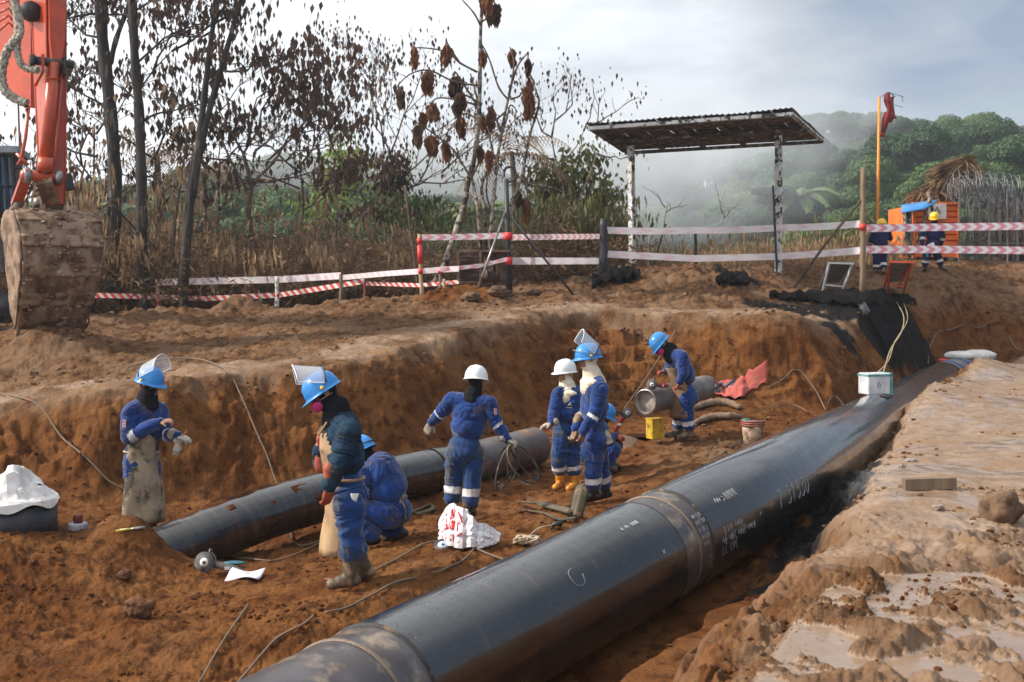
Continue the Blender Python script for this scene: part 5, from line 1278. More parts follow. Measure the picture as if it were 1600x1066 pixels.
    mb = MB(); mb.box(P(104, 285, 22.0), (.24, .08, .33), Matrix.Rotation(-.25, 3, 'Y') @ Matrix.Rotation(.5, 3, 'Z')); mir = mb.build('side_mirror', M['black_plastic'], root); bv = mir.modifiers.new('b', 'BEVEL'); bv.width = .04; bv.segments = 3
    mb = MB(); mb.tube([P(22, 262, 23.2), P(70, 272, 22.3), P(98, 272, 22.05)], .018, 6); mb.build('mirror_arm', M['black_plastic'], mir)
    mb = MB(); mb.tube([P(78, 270, 22.3), P(90, 300, 22.3), P(98, 345, 22.3)], .015, 6); mb.build('mirror_arm', M['black_plastic'], mir)
    a, b, c, d = P(-260, 345, 22.6), P(20, 348, 23.3), P(18, 425, 23.3), P(-260, 430, 22.6)
    mb = MB(); mb.slab([[a, b], [d, c]], -1.6, smooth=False); mb.build('machine_body', M['machine_dark'], root)
    # track: loop of shoes
    t0 = P(-240, 478, 22.0); t1 = P(8, 478, 23.0); tr = empty('track', t0); tr.parent = root; tr.location = t0-root.location
    dt = (t1-t0).normalized(); nn = Vector((dt.y, -dt.x, 0)); Lt = (t1-t0).length; rt = .42
    lp = []
    for i in range(18): lp.append((t0+dt*(Lt*i/17)+up*rt, up))
    for i in range(1, 8): a_ = math.pi/2-math.pi*i/8; lp.append((t1+dt*rt*math.cos(a_)+up*rt*math.sin(a_), dt*math.cos(a_)+up*math.sin(a_)))
    for i in range(18): lp.append((t1-dt*(Lt*i/17)-up*rt, -up))
    proto = None
    for (c, n_) in lp:
        tang = nn.cross(n_); rot = Matrix((tang, nn, n_)).transposed(); mb = MB(); mb.box(c, (.19, .55, .06), rot); mb.box(c+n_*.04, (.03, .55, .05), rot); mb.build('track_shoe', M['bucket'], tr)
    for i in range(6):
        c = t0+dt*(Lt*(i+.5)/6)-up*.16; mb = MB(); mb.cyl(c+nn*.22, c-nn*.2, .2, 16); mb.build('track_roller', M['machine_dark'], tr)
    mb = MB(); mb.cyl(t1+nn*.2, t1-nn*.2, .34, 20); mb.build('sprocket', M['machine_dark'], tr)
    mb = MB(); mb.box((t0+t1)/2+up*.02, (Lt, .3, .34), Matrix((dt, nn, up)).transposed()); mb.build('track_frame', M['machine_dark'], tr)
excavator()
# ---- shelter with a burnt roof
def shelter():
    root = empty('open_shelter', G(1100, 60), 'burnt flat roofed open shelter on two flaking white posts', 'shelter')
    FL, FR, BR, BL = Vector(px(915, 201, 66)), Vector(px(1238, 178, 66)), Vector(px(1289, 222, 55.5)), Vector(px(974, 240, 56))
    def rp(u, v, dz=0.): return (FL*(1-u)+FR*u)*(1-v)+(BL*(1-u)+BR*u)*v+Vector((0, 0, dz))
    sheet = mat('burnt_roof_sheet', (.045, .035, .03), .8, c2=(.09, .06, .045), vs=2, bump=.01, bs=8, dirt=(.16, .12, .10), dscale=2)
    n = 9
    for i in range(n):                 # corrugated sheets laid side by side
        u0, u1 = i/n+.001, (i+1)/n-.001; Gd = [[rp(u0+(u1-u0)*j/12, -.015+1.03*k/10, .10+.018*math.sin(j*math.pi)+.018*math.cos(2*math.pi*j/3)+.05*float(perlin(np.array([i*.4+j*.03]), np.array([k*.35]), 2.)[0])+.004*(i % 2)) for k in range(11)] for j in range(13)]
        mb = MB(); mb.slab(Gd, .004); mb.build('roof_sheet', sheet, root)
    beam = mat('charred_beam', (.10, .075, .06), .85, c2=(.04, .03, .026), vs=3, bump=.006, bs=25, dirt=(.3, .27, .24), dscale=5, dlo=.52, dhi=.6)
    for a, b, m in ((rp(.01, .01), rp(.99, .01), M['white_paint']), (rp(.02, .5), rp(.98, .5), beam), (rp(.01, .985), rp(.99, .985), beam)):
        mb = MB(); mb.beam(a, b, .08, .19, up=(0, 1, 0)); mb.build('roof_beam', m, root)
    for u in (.012, .2, .4, .6, .8, .988):
        mb = MB(); mb.beam(rp(u, .02, .035), rp(u, .975, .035), .06, .12, up=(1, 0, 0)); mb.build('rafter', M['white_paint'] if u == .988 else beam, root)
    k = 0
    for j in range(9):                  # ceiling boards between the rafters
        v0, v1 = .02+j*.107, .02+(j+1)*.107-.006
        if j in (3,): continue
        mb = MB(); mb.slab([[rp(.02, v0, .075), rp(.98, v0, .075)], [rp(.02, v1, .075), rp(.98, v1, .075)]], .008, smooth=False); mb.build('ceiling_board', beam, root)
    for (x, x2, ytop) in ((985, 989, 228), (1217, 1216, 212)):
        b = G(x2, 60.3); t = Vector(px(x, ytop, 60.3)); mb = MB(); pts = [b.lerp(t, i/14)+Vector(((rnd.random()-.5)*.02, 0, 0)) for i in range(15)]; pts[0].z -= .2
        mb.tube(pts, .098, 4, flat=1.0, smooth=False); mb.build('post', M['white_paint'], root)
shelter()
# ---- barrier posts and tape
def tape_mat(name, red, white, scale, kind=0, fade=.0):
    m = bpy.data.materials.new(name); m.use_nodes = True; n, l = m.node_tree.nodes, m.node_tree.links; b = n['Principled BSDF']
    uv = n.new('ShaderNodeUVMap'); sp = n.new('ShaderNodeSeparateXYZ'); l.new(uv.outputs[0], sp.inputs[0])
    def mth(op, a, bb=None):
        x = n.new('ShaderNodeMath'); x.operation = op
        for i, v in ((0, a), (1, bb)):
            if v is None: continue
            if isinstance(v, (int, float)): x.inputs[i].default_value = v
            else: l.new(v, x.inputs[i])
        return x.outputs[0]
    v = mth('ABSOLUTE', mth('SUBTRACT', sp.outputs[1], .5)) if kind == 1 else mth('MULTIPLY', sp.outputs[1], .6)
    f = mth('FRACT', mth('ADD', mth('MULTIPLY', sp.outputs[0], scale), mth('MULTIPLY', v, .9)))
    st = mth('GREATER_THAN', f, .5)
    no = n.new('ShaderNodeTexNoise'); no.inputs['Scale'].default_value = 1.3; l.new(uv.outputs[0], no.inputs[0])
    k = n.new('ShaderNodeMapRange'); k.inputs[1].default_value = .35; k.inputs[2].default_value = .65; k.inputs[3].default_value = 1-fade; k.inputs[4].default_value = max(0, 1-fade*2.2); l.new(no.outputs[0], k.inputs[0])
    mx = n.new('ShaderNodeMix'); mx.data_type = 'RGBA'; l.new(mth('MULTIPLY', st, k.outputs[0]), mx.inputs[0]); mx.inputs[6].default_value = (*white, 1); mx.inputs[7].default_value = (*red, 1)
    l.new(mx.outputs[2], b.inputs['Base Color']); b.inputs['Roughness'].default_value = .45
    tr = n.new('ShaderNodeBsdfTranslucent'); l.new(mx.outputs[2], tr.inputs[0]); ms = n.new('ShaderNodeMixShader'); ms.inputs[0].default_value = .3; l.new(b.outputs[0], ms.inputs[1]); l.new(tr.outputs[0], ms.inputs[2]); l.new(ms.outputs[0], n['Material Output'].inputs[0])
    return m
TP = {'fine': tape_mat('red_white_tape', (.75, .09, .06), (.82, .78, .78), 4.5), 'fine_fade': tape_mat('faded_tape', (.72, .22, .25), (.85, .8, .82), 4.5, 0, .55), 'chev': tape_mat('chevron_tape', (.75, .2, .26), (.85, .82, .84), 3.2, 1, .12), 'white': tape_mat('washed_out_tape', (.75, .2, .28), (.85, .8, .8), 1.5, 1, .62), 'chev2': tape_mat('pink_chevron_tape', (.75, .15, .2), (.85, .8, .8), 3.6, 1, .2)}
def tape(pts, h, m, label, sag=.0, twist=0.0):
    """pts: px points (x, y, s); strip hung through them"""
    q = [Vector(px(*p)) for p in pts]; Gd = []; uvs = []; acc = 0
    for i in range(len(q)-1):
        L = (q[i+1]-q[i]).length; n = max(6, int(L/.22))
        for k in range(n+(1 if i == len(q)-2 else 0)):
            t = k/n; c = q[i].lerp(q[i+1], t)-Vector((0, 0, sag*4*t*(1-t)))
            d = (q[i+1]-q[i]).normalized(); side = Vector((0, 0, 1)); nn = d.cross(side)
            a = twist*math.sin(math.pi*t)*math.sin(6*t+i)+.10*math.sin((acc+L*t)*2.3)
            uvv = (side*math.cos(a)+nn*math.sin(a))*h/2; Gd.append([c-uvv, c, c+uvv]); uvs.append(acc+L*t)
        acc += L
    mb = MB(); mb.grid(Gd); o = mb.build('barrier_tape', m); me = o.data; uv = me.uv_layers.new(name='UVMap')
    for lp in me.loops: uv.data[lp.index].uv = (uvs[lp.vertex_index//3], (lp.vertex_index % 3)/2)
    tag(o, label, 'barrier tape', 'barrier tapes round the excavation'); return o
tape([(120, 461, 66), (247, 464, 62)], .12, TP['fine'], 'red striped tape running from behind the excavator bucket to the first white post')
tape([(250, 441, 62), (432, 437, 64)], .165, TP['fine_fade'], 'upper faded tape span on the leftmost square of posts')
tape([(250, 464, 62), (315, 467, 63), (432, 461.5, 64)], .125, TP['fine'], 'lower bright red striped tape span right of the first white post')
tape([(434, 437, 64), (532, 431, 67)], .16, TP['fine_fade'], 'upper faded tape span ending at the bare wooden post')
tape([(434, 461.5, 64), (500, 451, 66), (569, 439.5, 68)], .12, TP['fine'], 'striped tape climbing to the short red stake')
tape([(534, 434, 67), (600, 428, 70), (657, 424, 72.5), (688, 421.5, 73), (717, 420, 74)], .12, TP['fine_fade'], 'thin faded tape rising past the red wrapped stake to the generator')
tape([(571, 443, 68), (657, 446, 72), (717, 440.5, 74)], .085, TP['fine'], 'lowest narrow red striped tape just left of the generator')
tape([(659, 371, 72.5), (793, 368, 73)], .13, TP['chev2'], 'pink chevron tape above the generator', .01)
tape([(795, 371, 73), (937, 369.5, 64)], .13, TP['chev2'], 'pink chevron tape from the hooked pole to the black post')
tape([(688, 422, 73.5), (752, 415, 73.5), (792, 405, 73.5)], .085, TP['chev2'], 'narrow striped tape slanting across the front of the generator', 0, .3)
tape([(796, 408, 73), (937, 408, 64)], .155, TP['white'], 'pale wide tape below the chevron tape beside the black post')
tape([(806, 423, 53), (844, 418, 53), (862, 419, 53), (925, 412, 55), (937, 417, 62)], .10, TP['white'], 'far thin white tape on pale stakes left of the black post', 0, .4)
tape([(806, 438, 53), (842, 433, 53)], .09, TP['white'], 'short lower white tape between two pale stakes')
tape([(834, 425, 53), (844, 436, 53)], .10, TP['white'], 'loose slanting tape scrap at the pale stakes')
tape([(947, 360, 64), (1085, 360, 62), (1216, 356, 60.6), (1344, 350, 66)], .17, TP['white'], 'upper washed out tape passing the shelter posts', .02)
tape([(947, 397, 64), (1085, 404, 62), (1216, 401, 60.6)], .17, TP['white'], 'lower washed out tape between the black post and the right shelter post')
tape([(1216, 401, 60.6), (1290, 396, 63), (1344, 391.5, 66)], .17, TP['white'], 'lower tape from the right shelter post to the leaning brace post')
tape([(1350, 357, 66), (1480, 355, 65), (1640, 353, 64)], .18, TP['chev'], 'upper red and white chevron tape leading off to the right')
tape([(1350, 390, 66), (1480, 390, 65), (1640, 392, 64)], .18, TP['chev'], 'lower red and white chevron tape leading off to the right')
redband = mat('red_tape_wrap', (.7, .03, .03), .5)
def stake(x, ytop, s, r, m, label, lean=0, name='barrier_post', n=6, wraps=(), cat='post', group='posts carrying the barrier tape', top=None):
    b = G(x, s); t = Vector(px(x+lean, ytop, s)); root_ = None; mb = MB(); k = 7
    pts = [b.lerp(t, i/k)+Vector(((rnd.random()-.5)*r*.35, 0, 0)) for i in range(k+1)]; pts[0] = pts[0]-Vector((0, 0, .25)); mb.tube(pts, [r*(1.05-.15*i/k) for i in range(k+1)], n, smooth=n > 4)
    o = mb.build(name, m, origin=b); tag(o, label, cat, group)
    for (y0, y1) in wraps:
        f0 = (b.z-px(x, y0, s)[2])/(b.z-t.z); f1 = (b.z-px(x, y1, s)[2])/(b.z-t.z); mb = MB(); mb.tube([b.lerp(t, f0), b.lerp(t, f1)], r*1.25, 8); mb.build('tape_wrap', redband, o)
    return o
stake(249, 437, 62, .055, mat('painted_stake', (.75, .7, .7), .7, dirt=(.6, .08, .08), dscale=5, dlo=.5, dhi=.55), 'leftmost white and red painted post with two tapes', -3)
stake(433, 432, 64, .055, M['white_paint'], 'white flaking post with grey base, second from the left')
stake(533, 428, 67, .05, M['wood'], 'bare brown wooden post at the fork of two tapes', 0, n=4)
stake(570, 440, 68, .035, mat('dull_red_stake', (.2, .05, .04), .8), 'short dull red stake')
stake(659, 366, 72.5, .045, M['wood_light'], 'tall slim stake wrapped in red tape left of the generator', -4, wraps=((372, 382), (384, 412), (420, 428)))
stake(655, 290, 71, .03, M['bark'], 'crooked dry stick standing behind the red wrapped stake', -22, name='dry_stick', cat='stick', group=None)
stake(688, 424, 73, .045, M['wood'], 'squared wooden post just left of the generator', 0, n=4, wraps=((422, 427),))
stake(694, 436, 73.5, .035, M['wood_light'], 'short split stake tucked behind the squared wooden post')
for (x, yt, lb) in ((805, 413, 'pale stake nearest the hooked pole'), (816, 424, 'thin pale stake second from the hooked pole'), (833, 424, 'thin pale stake under the hanging tape scrap'), (844, 416, 'darker squared stake with red top between pale stakes'), (862, 419, 'pale stake in the middle of the far row'), (886, 419, 'pale stake left of the tall white ones'), (917, 413, 'tall pale stake second from the black post'), (921, 411, 'tall pale stake nearest the black post')):
    stake(x, yt, 53, .035, M['wood_light'], lb, 0, name='pale_stake', n=4, cat='stake', group='pale stakes left of the black post')
stake(943, 342, 64, .105, M['black_steel'], 'thick burnt black post where two tape runs meet', 0, n=14, name='black_post')
stake(1087, 363, 60, .045, M['black_steel'], 'thin black post under the shelter', 0, n=8, name='black_post')
stake(1018, 350, 60, .03, M['black_steel'], 'black pipe leaning to the right beside the left shelter post', 22, n=6, name='leaning_pipe', cat='pipe', group=None)
stake(1012, 368, 61, .012, M['wood_light'], 'thin pale cane under the shelter', 2, name='thin_cane', cat='cane', group=None)
stake(1214, 290, 61, .03, M['black_steel'], 'dark strip post beside the right shelter post', -6, name='dark_post', cat='post', n=4)
stake(1348, 262, 66, .07, M['wood'], 'tall gnarled grey wooden post with tape knots', 1, wraps=((350, 360),), name='gnarled_post', n=7)
mb = MB(); a = hit(1236, 450, 75, 55); b = Vector(px(1346, 312, 66)); mb.tube([a-Vector((0,0,.1)), a.lerp(b, .5)+Vector((0,0,.02)), b], .035, 6); tag(mb.build('leaning_pole', M['bark']), 'thin brown pole leaning against the gnarled post', 'pole')
def hooked_pole():
    b = G(796, 73); t = Vector(px(791, 280, 73)); root = empty('hooked_pole', b, 'burnt black metal pole with a looped top and two slanting braces', 'pole')
    mb = MB(); pts = [b-Vector((0, 0, .3)), b.lerp(t, .5), t]; mb.tube(pts, [.085, .06, .05], 10); mb.build('pole_shaft', M['black_steel'], root)
    c = Vector(px(797, 270, 73)); mb = MB(); mb.tube([c+Vector((.13*math.cos(a), 0, .16*math.sin(a)-.03)) for a in np.linspace(R(200), R(-140), 18)], .022, 7); mb.build('hook_loop', M['black_steel'], root)
    mb = MB(); mb.tube([Vector(px(787, 268, 73)), Vector(px(791, 262, 73)), Vector(px(797, 261, 73))], .03, 7); mb.build('hook_tip', M['black_steel'], root)
    mb = MB(); mb.tube([Vector(px(791, 328, 73)), hit(747, 450, 88, 66)], .026, 6); mb.build('brace', M['steel'], root)
    mb = MB(); mb.tube([Vector(px(794, 334, 73)), hit(896, 462, 88, 60)], .026, 6); mb.build('brace', M['black_steel'], root)
    for y in (369, 408):
        mb = MB(); k = Vector(px(794.5, y, 73)); mb.tube([k-Vector((0, 0, .08)), k+Vector((0, 0, .08))], .085, 8); mb.build('tape_wrap', redband, root)
hooked_pole()
# ---- burnt generator
def generator():
    s = 72.0; b = G(754, s); X0, D0 = XD(716, s); X1, _ = XD(797, s); z0 = b.z+.10; root = empty('burnt_generator', b, 'burnt generator set with louvred front, behind the slanting tape', 'generator')
    z1 = px(0, 392, s)[2]; dk = mat('burnt_panel', (.035, .03, .028), .8, c2=(.10, .05, .03), vs=3, bump=.006, bs=20, dirt=(.22, .14, .10), dscale=3)
    rs = mat('rusted_panel', (.13, .075, .05), .85, c2=(.24, .17, .13), vs=3, bump=.006, bs=20, dirt=(.03, .025, .022), dscale=4)
    W_, Dp = X1-X0, 1.0
    mb = MB(); mb.box((X0+W_/2, D0+Dp/2, z0+.08), (W_+.06, Dp+.05, .16)); mb.build('skid_base', dk, root)
    mb = MB(); mb.box((X0+W_/2, D0+Dp/2+.06, (z0+z1)/2+.1), (W_-.06, Dp-.14, z1-z0-.26)); mb.build('engine_housing', dk, root)
    fx0, fx1 = X0, X0+W_*.43
    for a, b2 in (((fx0, z0+.16), (fx0, z1)), ((fx1, z0+.16), (fx1, z1)), ((fx0, z1), (fx1, z1)), ((fx0, z0+.2), (fx1, z0+.2))):
        mb = MB(); mb.beam((a[0], D0-.02, a[1]), (b2[0], D0-.02, b2[1]), .05, .06, up=(0, 1, 0)); mb.build('grille_frame', rs, root)
    for k in range(11):
        z = z0+.27+k*(z1-z0-.36)/11; mb = MB(); mb.box(((fx0+fx1)/2, D0-.0, z), (fx1-fx0-.06, .07, .012), Matrix.Rotation(R(35), 3, 'X')); mb.build('louvre_slat', dk, root)
    mb = MB(); mb.box(((fx1+X1)/2+.02, D0+.02, z1-.02), (X1-fx1, .9, .04)); mb.build('top_panel', rs, root)
    mb = MB(); mb.box((X1-W_*.14, D0-.02, (z0+z1)/2+.16), (W_*.26, .04, (z1-z0)*.60)); mb.build('side_door', rs, root)
    mb = MB(); mb.box((fx1+W_*.15, D0+.0, (z0+z1)/2+.05), (W_*.2, .08, (z1-z0)*.45)); mb.build('control_box', rs, root)
    mb = MB(); mb.cyl((fx1+W_*.17, D0-.08, z0+.35), (fx1+W_*.17, D0+.1, z0+.35), .14, 14); mb.build('engine_pulley', dk, root)
    for k in range(3):
        mb = MB(); mb.tube([(fx1+.1+k*.1, D0-.05, z1-.2), (fx1+.15+k*.12, D0-.12, z0+.5), (fx1+.2+k*.1, D0-.05, z0+.2)], .018, 5); mb.build('loose_pipe', dk, root)
    for xx in (X0+.1, X1-.1):
        mb = MB(); mb.box((xx, D0+.1, z0-.06), (.14, .3, .22)); mb.build('foot', dk, root)
generator()
# ---- trestle sign frames
def aframe(xt0, xt1, yt, feet, s, m, pm, label):
    b = G(feet[1][0], s); root = empty('folding_sign', b, label, 'folding sign', 'folding signs on the upper ground'); t0, t1 = Vector(px(xt0, yt, s)), Vector(px(xt1, yt+1, s))
    f0 = hit(*feet[0], 80, 56); f1 = hit(*feet[1], 80, 56); dz = (f1-f0); r0 = t0+(t0-f0)*-1+Vector((.04, .45, 0)); back = Vector((.10, .62, 0)); r0 = f0+back; r1 = f1+back
    for a in (f0, f1, r0, r1): a.z = gz(a.x, a.y)-.02
    th = .045
    for a, c in ((f0, t0), (f1, t1)):
        mb = MB(); mb.beam(a, c, th, th); mb.build('leg', m, root)
    for a, c in ((r0, t0+Vector((.02, .06, 0))), (r1, t1+Vector((.02, .06, 0)))):
        mb = MB(); mb.beam(a, c, th, th); mb.build('leg', m, root)
    mb = MB(); mb.beam(t0-Vector((.03, 0, 0)), t1+Vector((.03, 0, 0)), th, th); mb.build('top_bar', m, root)
    mb = MB(); mb.beam(f0.lerp(t0, .26), f1.lerp(t1, .26), th*.8, th*.8); mb.build('cross_bar', m, root)
    mb = MB(); a, c, d, e = r0.lerp(t0, .18), r1.lerp(t1, .18), t0, t1; off = Vector((0, .05, 0)); mb.slab([[a+off, c+off], [d+off, e+off]], .012, smooth=False); mb.build('sign_panel', pm, root)
ply = mat('grey_panel', (.26, .24, .22), .8, c2=(.18, .15, .13), vs=3); dark_ply = mat('dark_grey_panel', (.10, .095, .09), .8, c2=(.16, .14, .12), vs=3)
aframe(1296, 1332, 411, ((1285, 456), (1314, 460)), 66, mat('galvanised_tube', (.5, .5, .5), .5, .2), dark_ply, 'folding sign stand with pale metal legs seen from behind')
aframe(1391, 1425, 409, ((1387, 457), (1411, 460)), 66, mat('red_orange_tube', (.9, .14, .04), .5), ply, 'folding sign stand with red orange legs and grey board')
# ---- windsock pole
def windsock():
    b = G(1370, 55.5); t = Vector(px(1374, 152, 55.5)); root = empty('windsock_pole', b, 'tall thin orange pole with a torn red windsock on top', 'windsock pole')
    mb = MB(); mb.tube([b-Vector((0, 0, .3)), b.lerp(t, .5), t], [.05, .042, .035], 10); mb.build('mast', M['orange_pole'], root)
    c = Vector(px(1389, 152, 55.5)); mb = MB(); mb.tube([c+Vector((.13*math.cos(a), .05*math.sin(a), .14*math.sin(a))) for a in np.linspace(0, 2*math.pi, 20)], .014, 6); mb.build('hoop', M['black_steel'], root)
    for q in (((1375, 152), (1389, 144)), ((1390, 145), (1400, 152)), ((1390, 162), (1411, 168)), ((1394, 146), (1413, 152)), ((1409, 150), (1411, 160))):
        mb = MB(); mb.tube([Vector(px(x, y, 55.5)) for x, y in q], .008, 5); mb.build('wire', M['black_steel'], root)
    red = mat('faded_red_cloth', (.38, .05, .04), .85, c2=(.22, .035, .03), vs=7, transl=.3)
    for (x0, pts) in ((1387, [(1387, 146), (1386, 158), (1390, 172), (1386, 188), (1382, 204)]), (1389, [(1391, 152), (1392, 166), (1394, 180), (1390, 192)]), (1384, [(1388, 175), (1383, 190), (1380, 208)]), (1396, [(1392, 178), (1399, 186)]), (1378, [(1375, 207), (1380, 214), (1386, 214)])):
        Gd = []
        for i, (x, y) in enumerate(pts):
            w = .09*(1-.35*i/len(pts))*(.8+.4*rnd.random()); p = Vector(px(x, y, 55.5)); Gd.append([p+Vector((-w, .02*math.sin(i*2), 0)), p+Vector((0, -.06, 0)), p+Vector((w, .02, .02*rnd.random()))])
        mb = MB(); mb.slab(Gd, .004); mb.build('torn_cloth', red, root)
windsock()
# ---- far right: container, blue sheet, thatch, wire cage
def far_right():
    s = 50.5; b = G(1462, s); Dn = FPX/s; x0, x1 = XD(1427, s)[0], XD(1497, s)[0]; z0 = px(0, 402, s)[2]; z1 = px(0, 319, s)[2]
    root = empty('orange_container', b, 'bright orange ribbed metal container behind the walking worker', 'container')
    m = mat('orange_container_paint', (.75, .16, .015), .55, c2=(.65, .12, .01), vs=2, dirt=(.3, .1, .03), dscale=3, dlo=.6, dhi=.75)
    prof = []; n = 9
    for i in range(n):
        h = (z1-z0)/n; z = z0+i*h; prof += [(0, z), (0, z+h*.55), (-.07, z+h*.65), (-.07, z+h*.9)]
    prof.append((0, z1))
    mb = MB(); mb.slab([[Vector((x, Dn-.0-a, z)) for a, z in prof] for x in np.linspace(x0+.04, x1-.04, 5)], .03, smooth=False); mb.build('ribbed_wall', m, root)
    mb = MB(); mb.box(((x0+x1)/2, Dn+1.35, (z0+z1)/2), (x1-x0-.1, 2.5, z1-z0-.02)); mb.build('container_body', m, root)
    for x in (x0, x1):
        mb = MB(); mb.box((x, Dn-.03, (z0+z1)/2), (.09, .12, z1-z0+.06)); mb.build('corner_post', m, root)
    mb = MB(); mb.box(((x0+x1)/2, Dn-.03, z1+.02), (x1-x0+.1, .13, .08)); mb.build('top_rail', m, root)
    mb = MB(); c = Vector(px(1462, 330, s)); mb.slab([[c+Vector((-.28, -.14, -.25)), c+Vector((.28, -.14, -.25))], [c+Vector((-.28, -.14, .22)), c+Vector((.28, -.14, .22))]], .02, smooth=False); pl = mb.build('white_plate', M['white_cloth'], root)
    mb = MB(); mb.tube([c+Vector((-.12, -.18, -.1)), c+Vector((-.02, -.18, .12)), c+Vector((.08, -.18, -.08))], .02, 5); mb.build('plate_mark', M['black_plastic'], pl)
    # blue sheet roof
    bl = mat('blue_sheet', (.03, .16, .42), .7, c2=(.04, .22, .5), vs=2)
    q = [[Vector(px(x, y, s_)) for x, y, s_ in r_] for r_ in (((1408, 322, 50), (1424, 319, 50.6), (1440, 317, 51), (1466, 313, 51)), ((1409, 327, 52.5), (1425, 324, 52.5), (1442, 321, 52.5), (1462, 318, 52.5)), ((1408, 333, 53.5), (1424, 331, 53.5), (1436, 329, 53.5), (1446, 327, 53.5)))]
    mb = MB(); mb.slab(q, .03); o = mb.build('blue_sheet', bl); tag(o, 'bright blue sheet roofing over the left end of the orange container', 'tarpaulin')
    for k, (xa, ya, xb, yb) in enumerate(((1426, 398, 1452, 312), (1470, 396, 1450, 300), (1413, 400, 1414, 330), (1421, 402, 1420, 330))):
        mb = MB(); mb.tube([Vector(px(xa, ya, 52.5)), Vector(px((xa+xb)/2+2, (ya+yb)/2, 52.5)), Vector(px(xb, yb, 52.5))], .05 if k < 2 else .075, 6); o = mb.build('pale_pole', M['bark_pale'])
        tag(o, ['pale crooked pole crossing the left part of the orange container', 'pale slanting pole in front of the container centre', 'leftmost pale upright under the blue sheet', 'second pale upright beside the orange container'][k], 'pole')
    # thatch
    th = empty('thatch_roof', G(1470, 49), 'collapsing dry palm thatch roof above the orange container', 'thatch')
    def blades(name, n, P0, P1, dirf, L, w, m_, parent, droop=.5):
        V = []; Q = []
        for i in range(n):
            t = rnd.random(); p = P0.lerp(P1, t)+Vector(((rnd.random()-.5)*.3, (rnd.random()-.5)*.6, (rnd.random()-.5)*.15)); d = dirf(t); l_ = L*(.6+.6*rnd.random()); c = p; sd = Vector((rnd.random()-.5, rnd.random()-.5, rnd.random()-.5)).normalized()*w
            for k in range(3):
                e = c+d*l_/3; b0 = len(V); V += [c-sd, c+sd, e+sd*(.8-.25*k), e-sd*(.8-.25*k)]; Q.append((b0, b0+1, b0+2, b0+3)); c = e; d = (d+Vector((0, 0, -droop*.5))).normalized()
        o = fastmesh(name, np.array(V)-np.array(wloc(parent)), Q, m_, False, parent=parent); o['kind'] = 'stuff'; return o
    tm = mat('dry_thatch', (.22, .13, .065), .9, c2=(.11, .065, .035), vs=2, transl=.15)
    rd = lambda: Vector(((rnd.random()-.62)*2.0, (rnd.random()-.5)*1.2, -.15-.8*rnd.random())).normalized()
    blades('palm_thatch', 1100, Vector(px(1452, 300, 49)), Vector(px(1512, 250, 49)), lambda t: rd(), .8, .03, tm, th)
    blades('palm_thatch', 700, Vector(px(1436, 300, 49)), Vector(px(1480, 290, 49)), lambda t: rd(), .6, .03, tm, th)
    blades('thatch_tuft', 300, Vector(px(1490, 262, 49)), Vector(px(1516, 246, 49)), lambda t: Vector((-.6-.3*rnd.random(), 0, -.35+.3*rnd.random())).normalized(), .9, .03, tm, th, .2)
    mb = MB(); mb.tube([Vector(px(1445, 305, 49)), Vector(px(1518, 246, 49))], .05, 6); mb.build('ridge_pole', M['bark'], th)
    # wire cage
    cg = empty('wire_fence_enclosure', G(1560, 52), 'grey wooden enclosure topped with coils of razor wire', 'enclosure')
    gp = mat('grey_burnt_plank', (.12, .115, .115), .85, c2=(.05, .045, .042), vs=5, stretch=(1, 1, .2), dirt=(.22, .2, .18), dscale=4)
    for k, (x, w, yt) in enumerate(((1499, .05, 296), (1512, .12, 310), (1524, .10, 300), (1531, .14, 306), (1546, .06, 302), (1552, .14, 305), (1562, .13, 308), (1574, .05, 300), (1583, .13, 296), (1590, .08, 310), (1604, .16, 300), (1618, .12, 306), (1634, .14, 300), (1650, .1, 300))):
        ss = 53 if w < .09 else 50; bb = G(x, ss); mb = MB(); t = Vector(px(x+rnd.uniform(-1, 1), yt, ss)); mb.beam(bb-Vector((0, 0, .15)), t, w*.8, .05, up=(0, 1, 0)); mb.build('cage_post' if w < .09 else 'wall_plank', gp, cg)
    for y in (325, 352, 380):
        mb = MB(); mb.beam(Vector(px(1499, y, 51)), Vector(px(1650, y+1, 51)), .05, .04, up=(0, 1, 0)); mb.build('cage_rail', gp, cg)
    wire = mat('grey_razor_wire', (.22, .22, .23), .5, .4)
    for (xa, ya, xb, yb, rr, n) in ((1482, 295, 1540, 290, .36, 9), (1500, 298, 1560, 292, .28, 8), (1540, 292, 1600, 298, .36, 9), (1560, 300, 1640, 302, .30, 11), (1475, 302, 1510, 298, .26, 6), (1490, 290, 1580, 300, .40, 11)):
        a, c = Vector(px(xa, ya, 52)), Vector(px(xb, yb, 52)); pts = []
        for i in range(n*12):
            t = i/(n*12); q = 2*math.pi*i/12; pts.append(a.lerp(c, t)+Vector((.05*math.sin(q*1.3), math.cos(q)*rr, math.sin(q)*rr*(1+.35*math.sin(i*.37)))))
        mb = MB(); mb.tube(pts, .010, 3, cap=False); mb.build('razor_wire_coil', wire, cg)
    for k in range(14):
        x = 1500+k*11; mb = MB(); mb.tube([Vector(px(x, 300, 51.5)), Vector(px(x+rnd.uniform(-6, 6), 350, 51.5)), Vector(px(x+rnd.uniform(-5, 12), 400, 51.5))], .010, 3); mb.build('mesh_wire', wire, cg)
far_right()
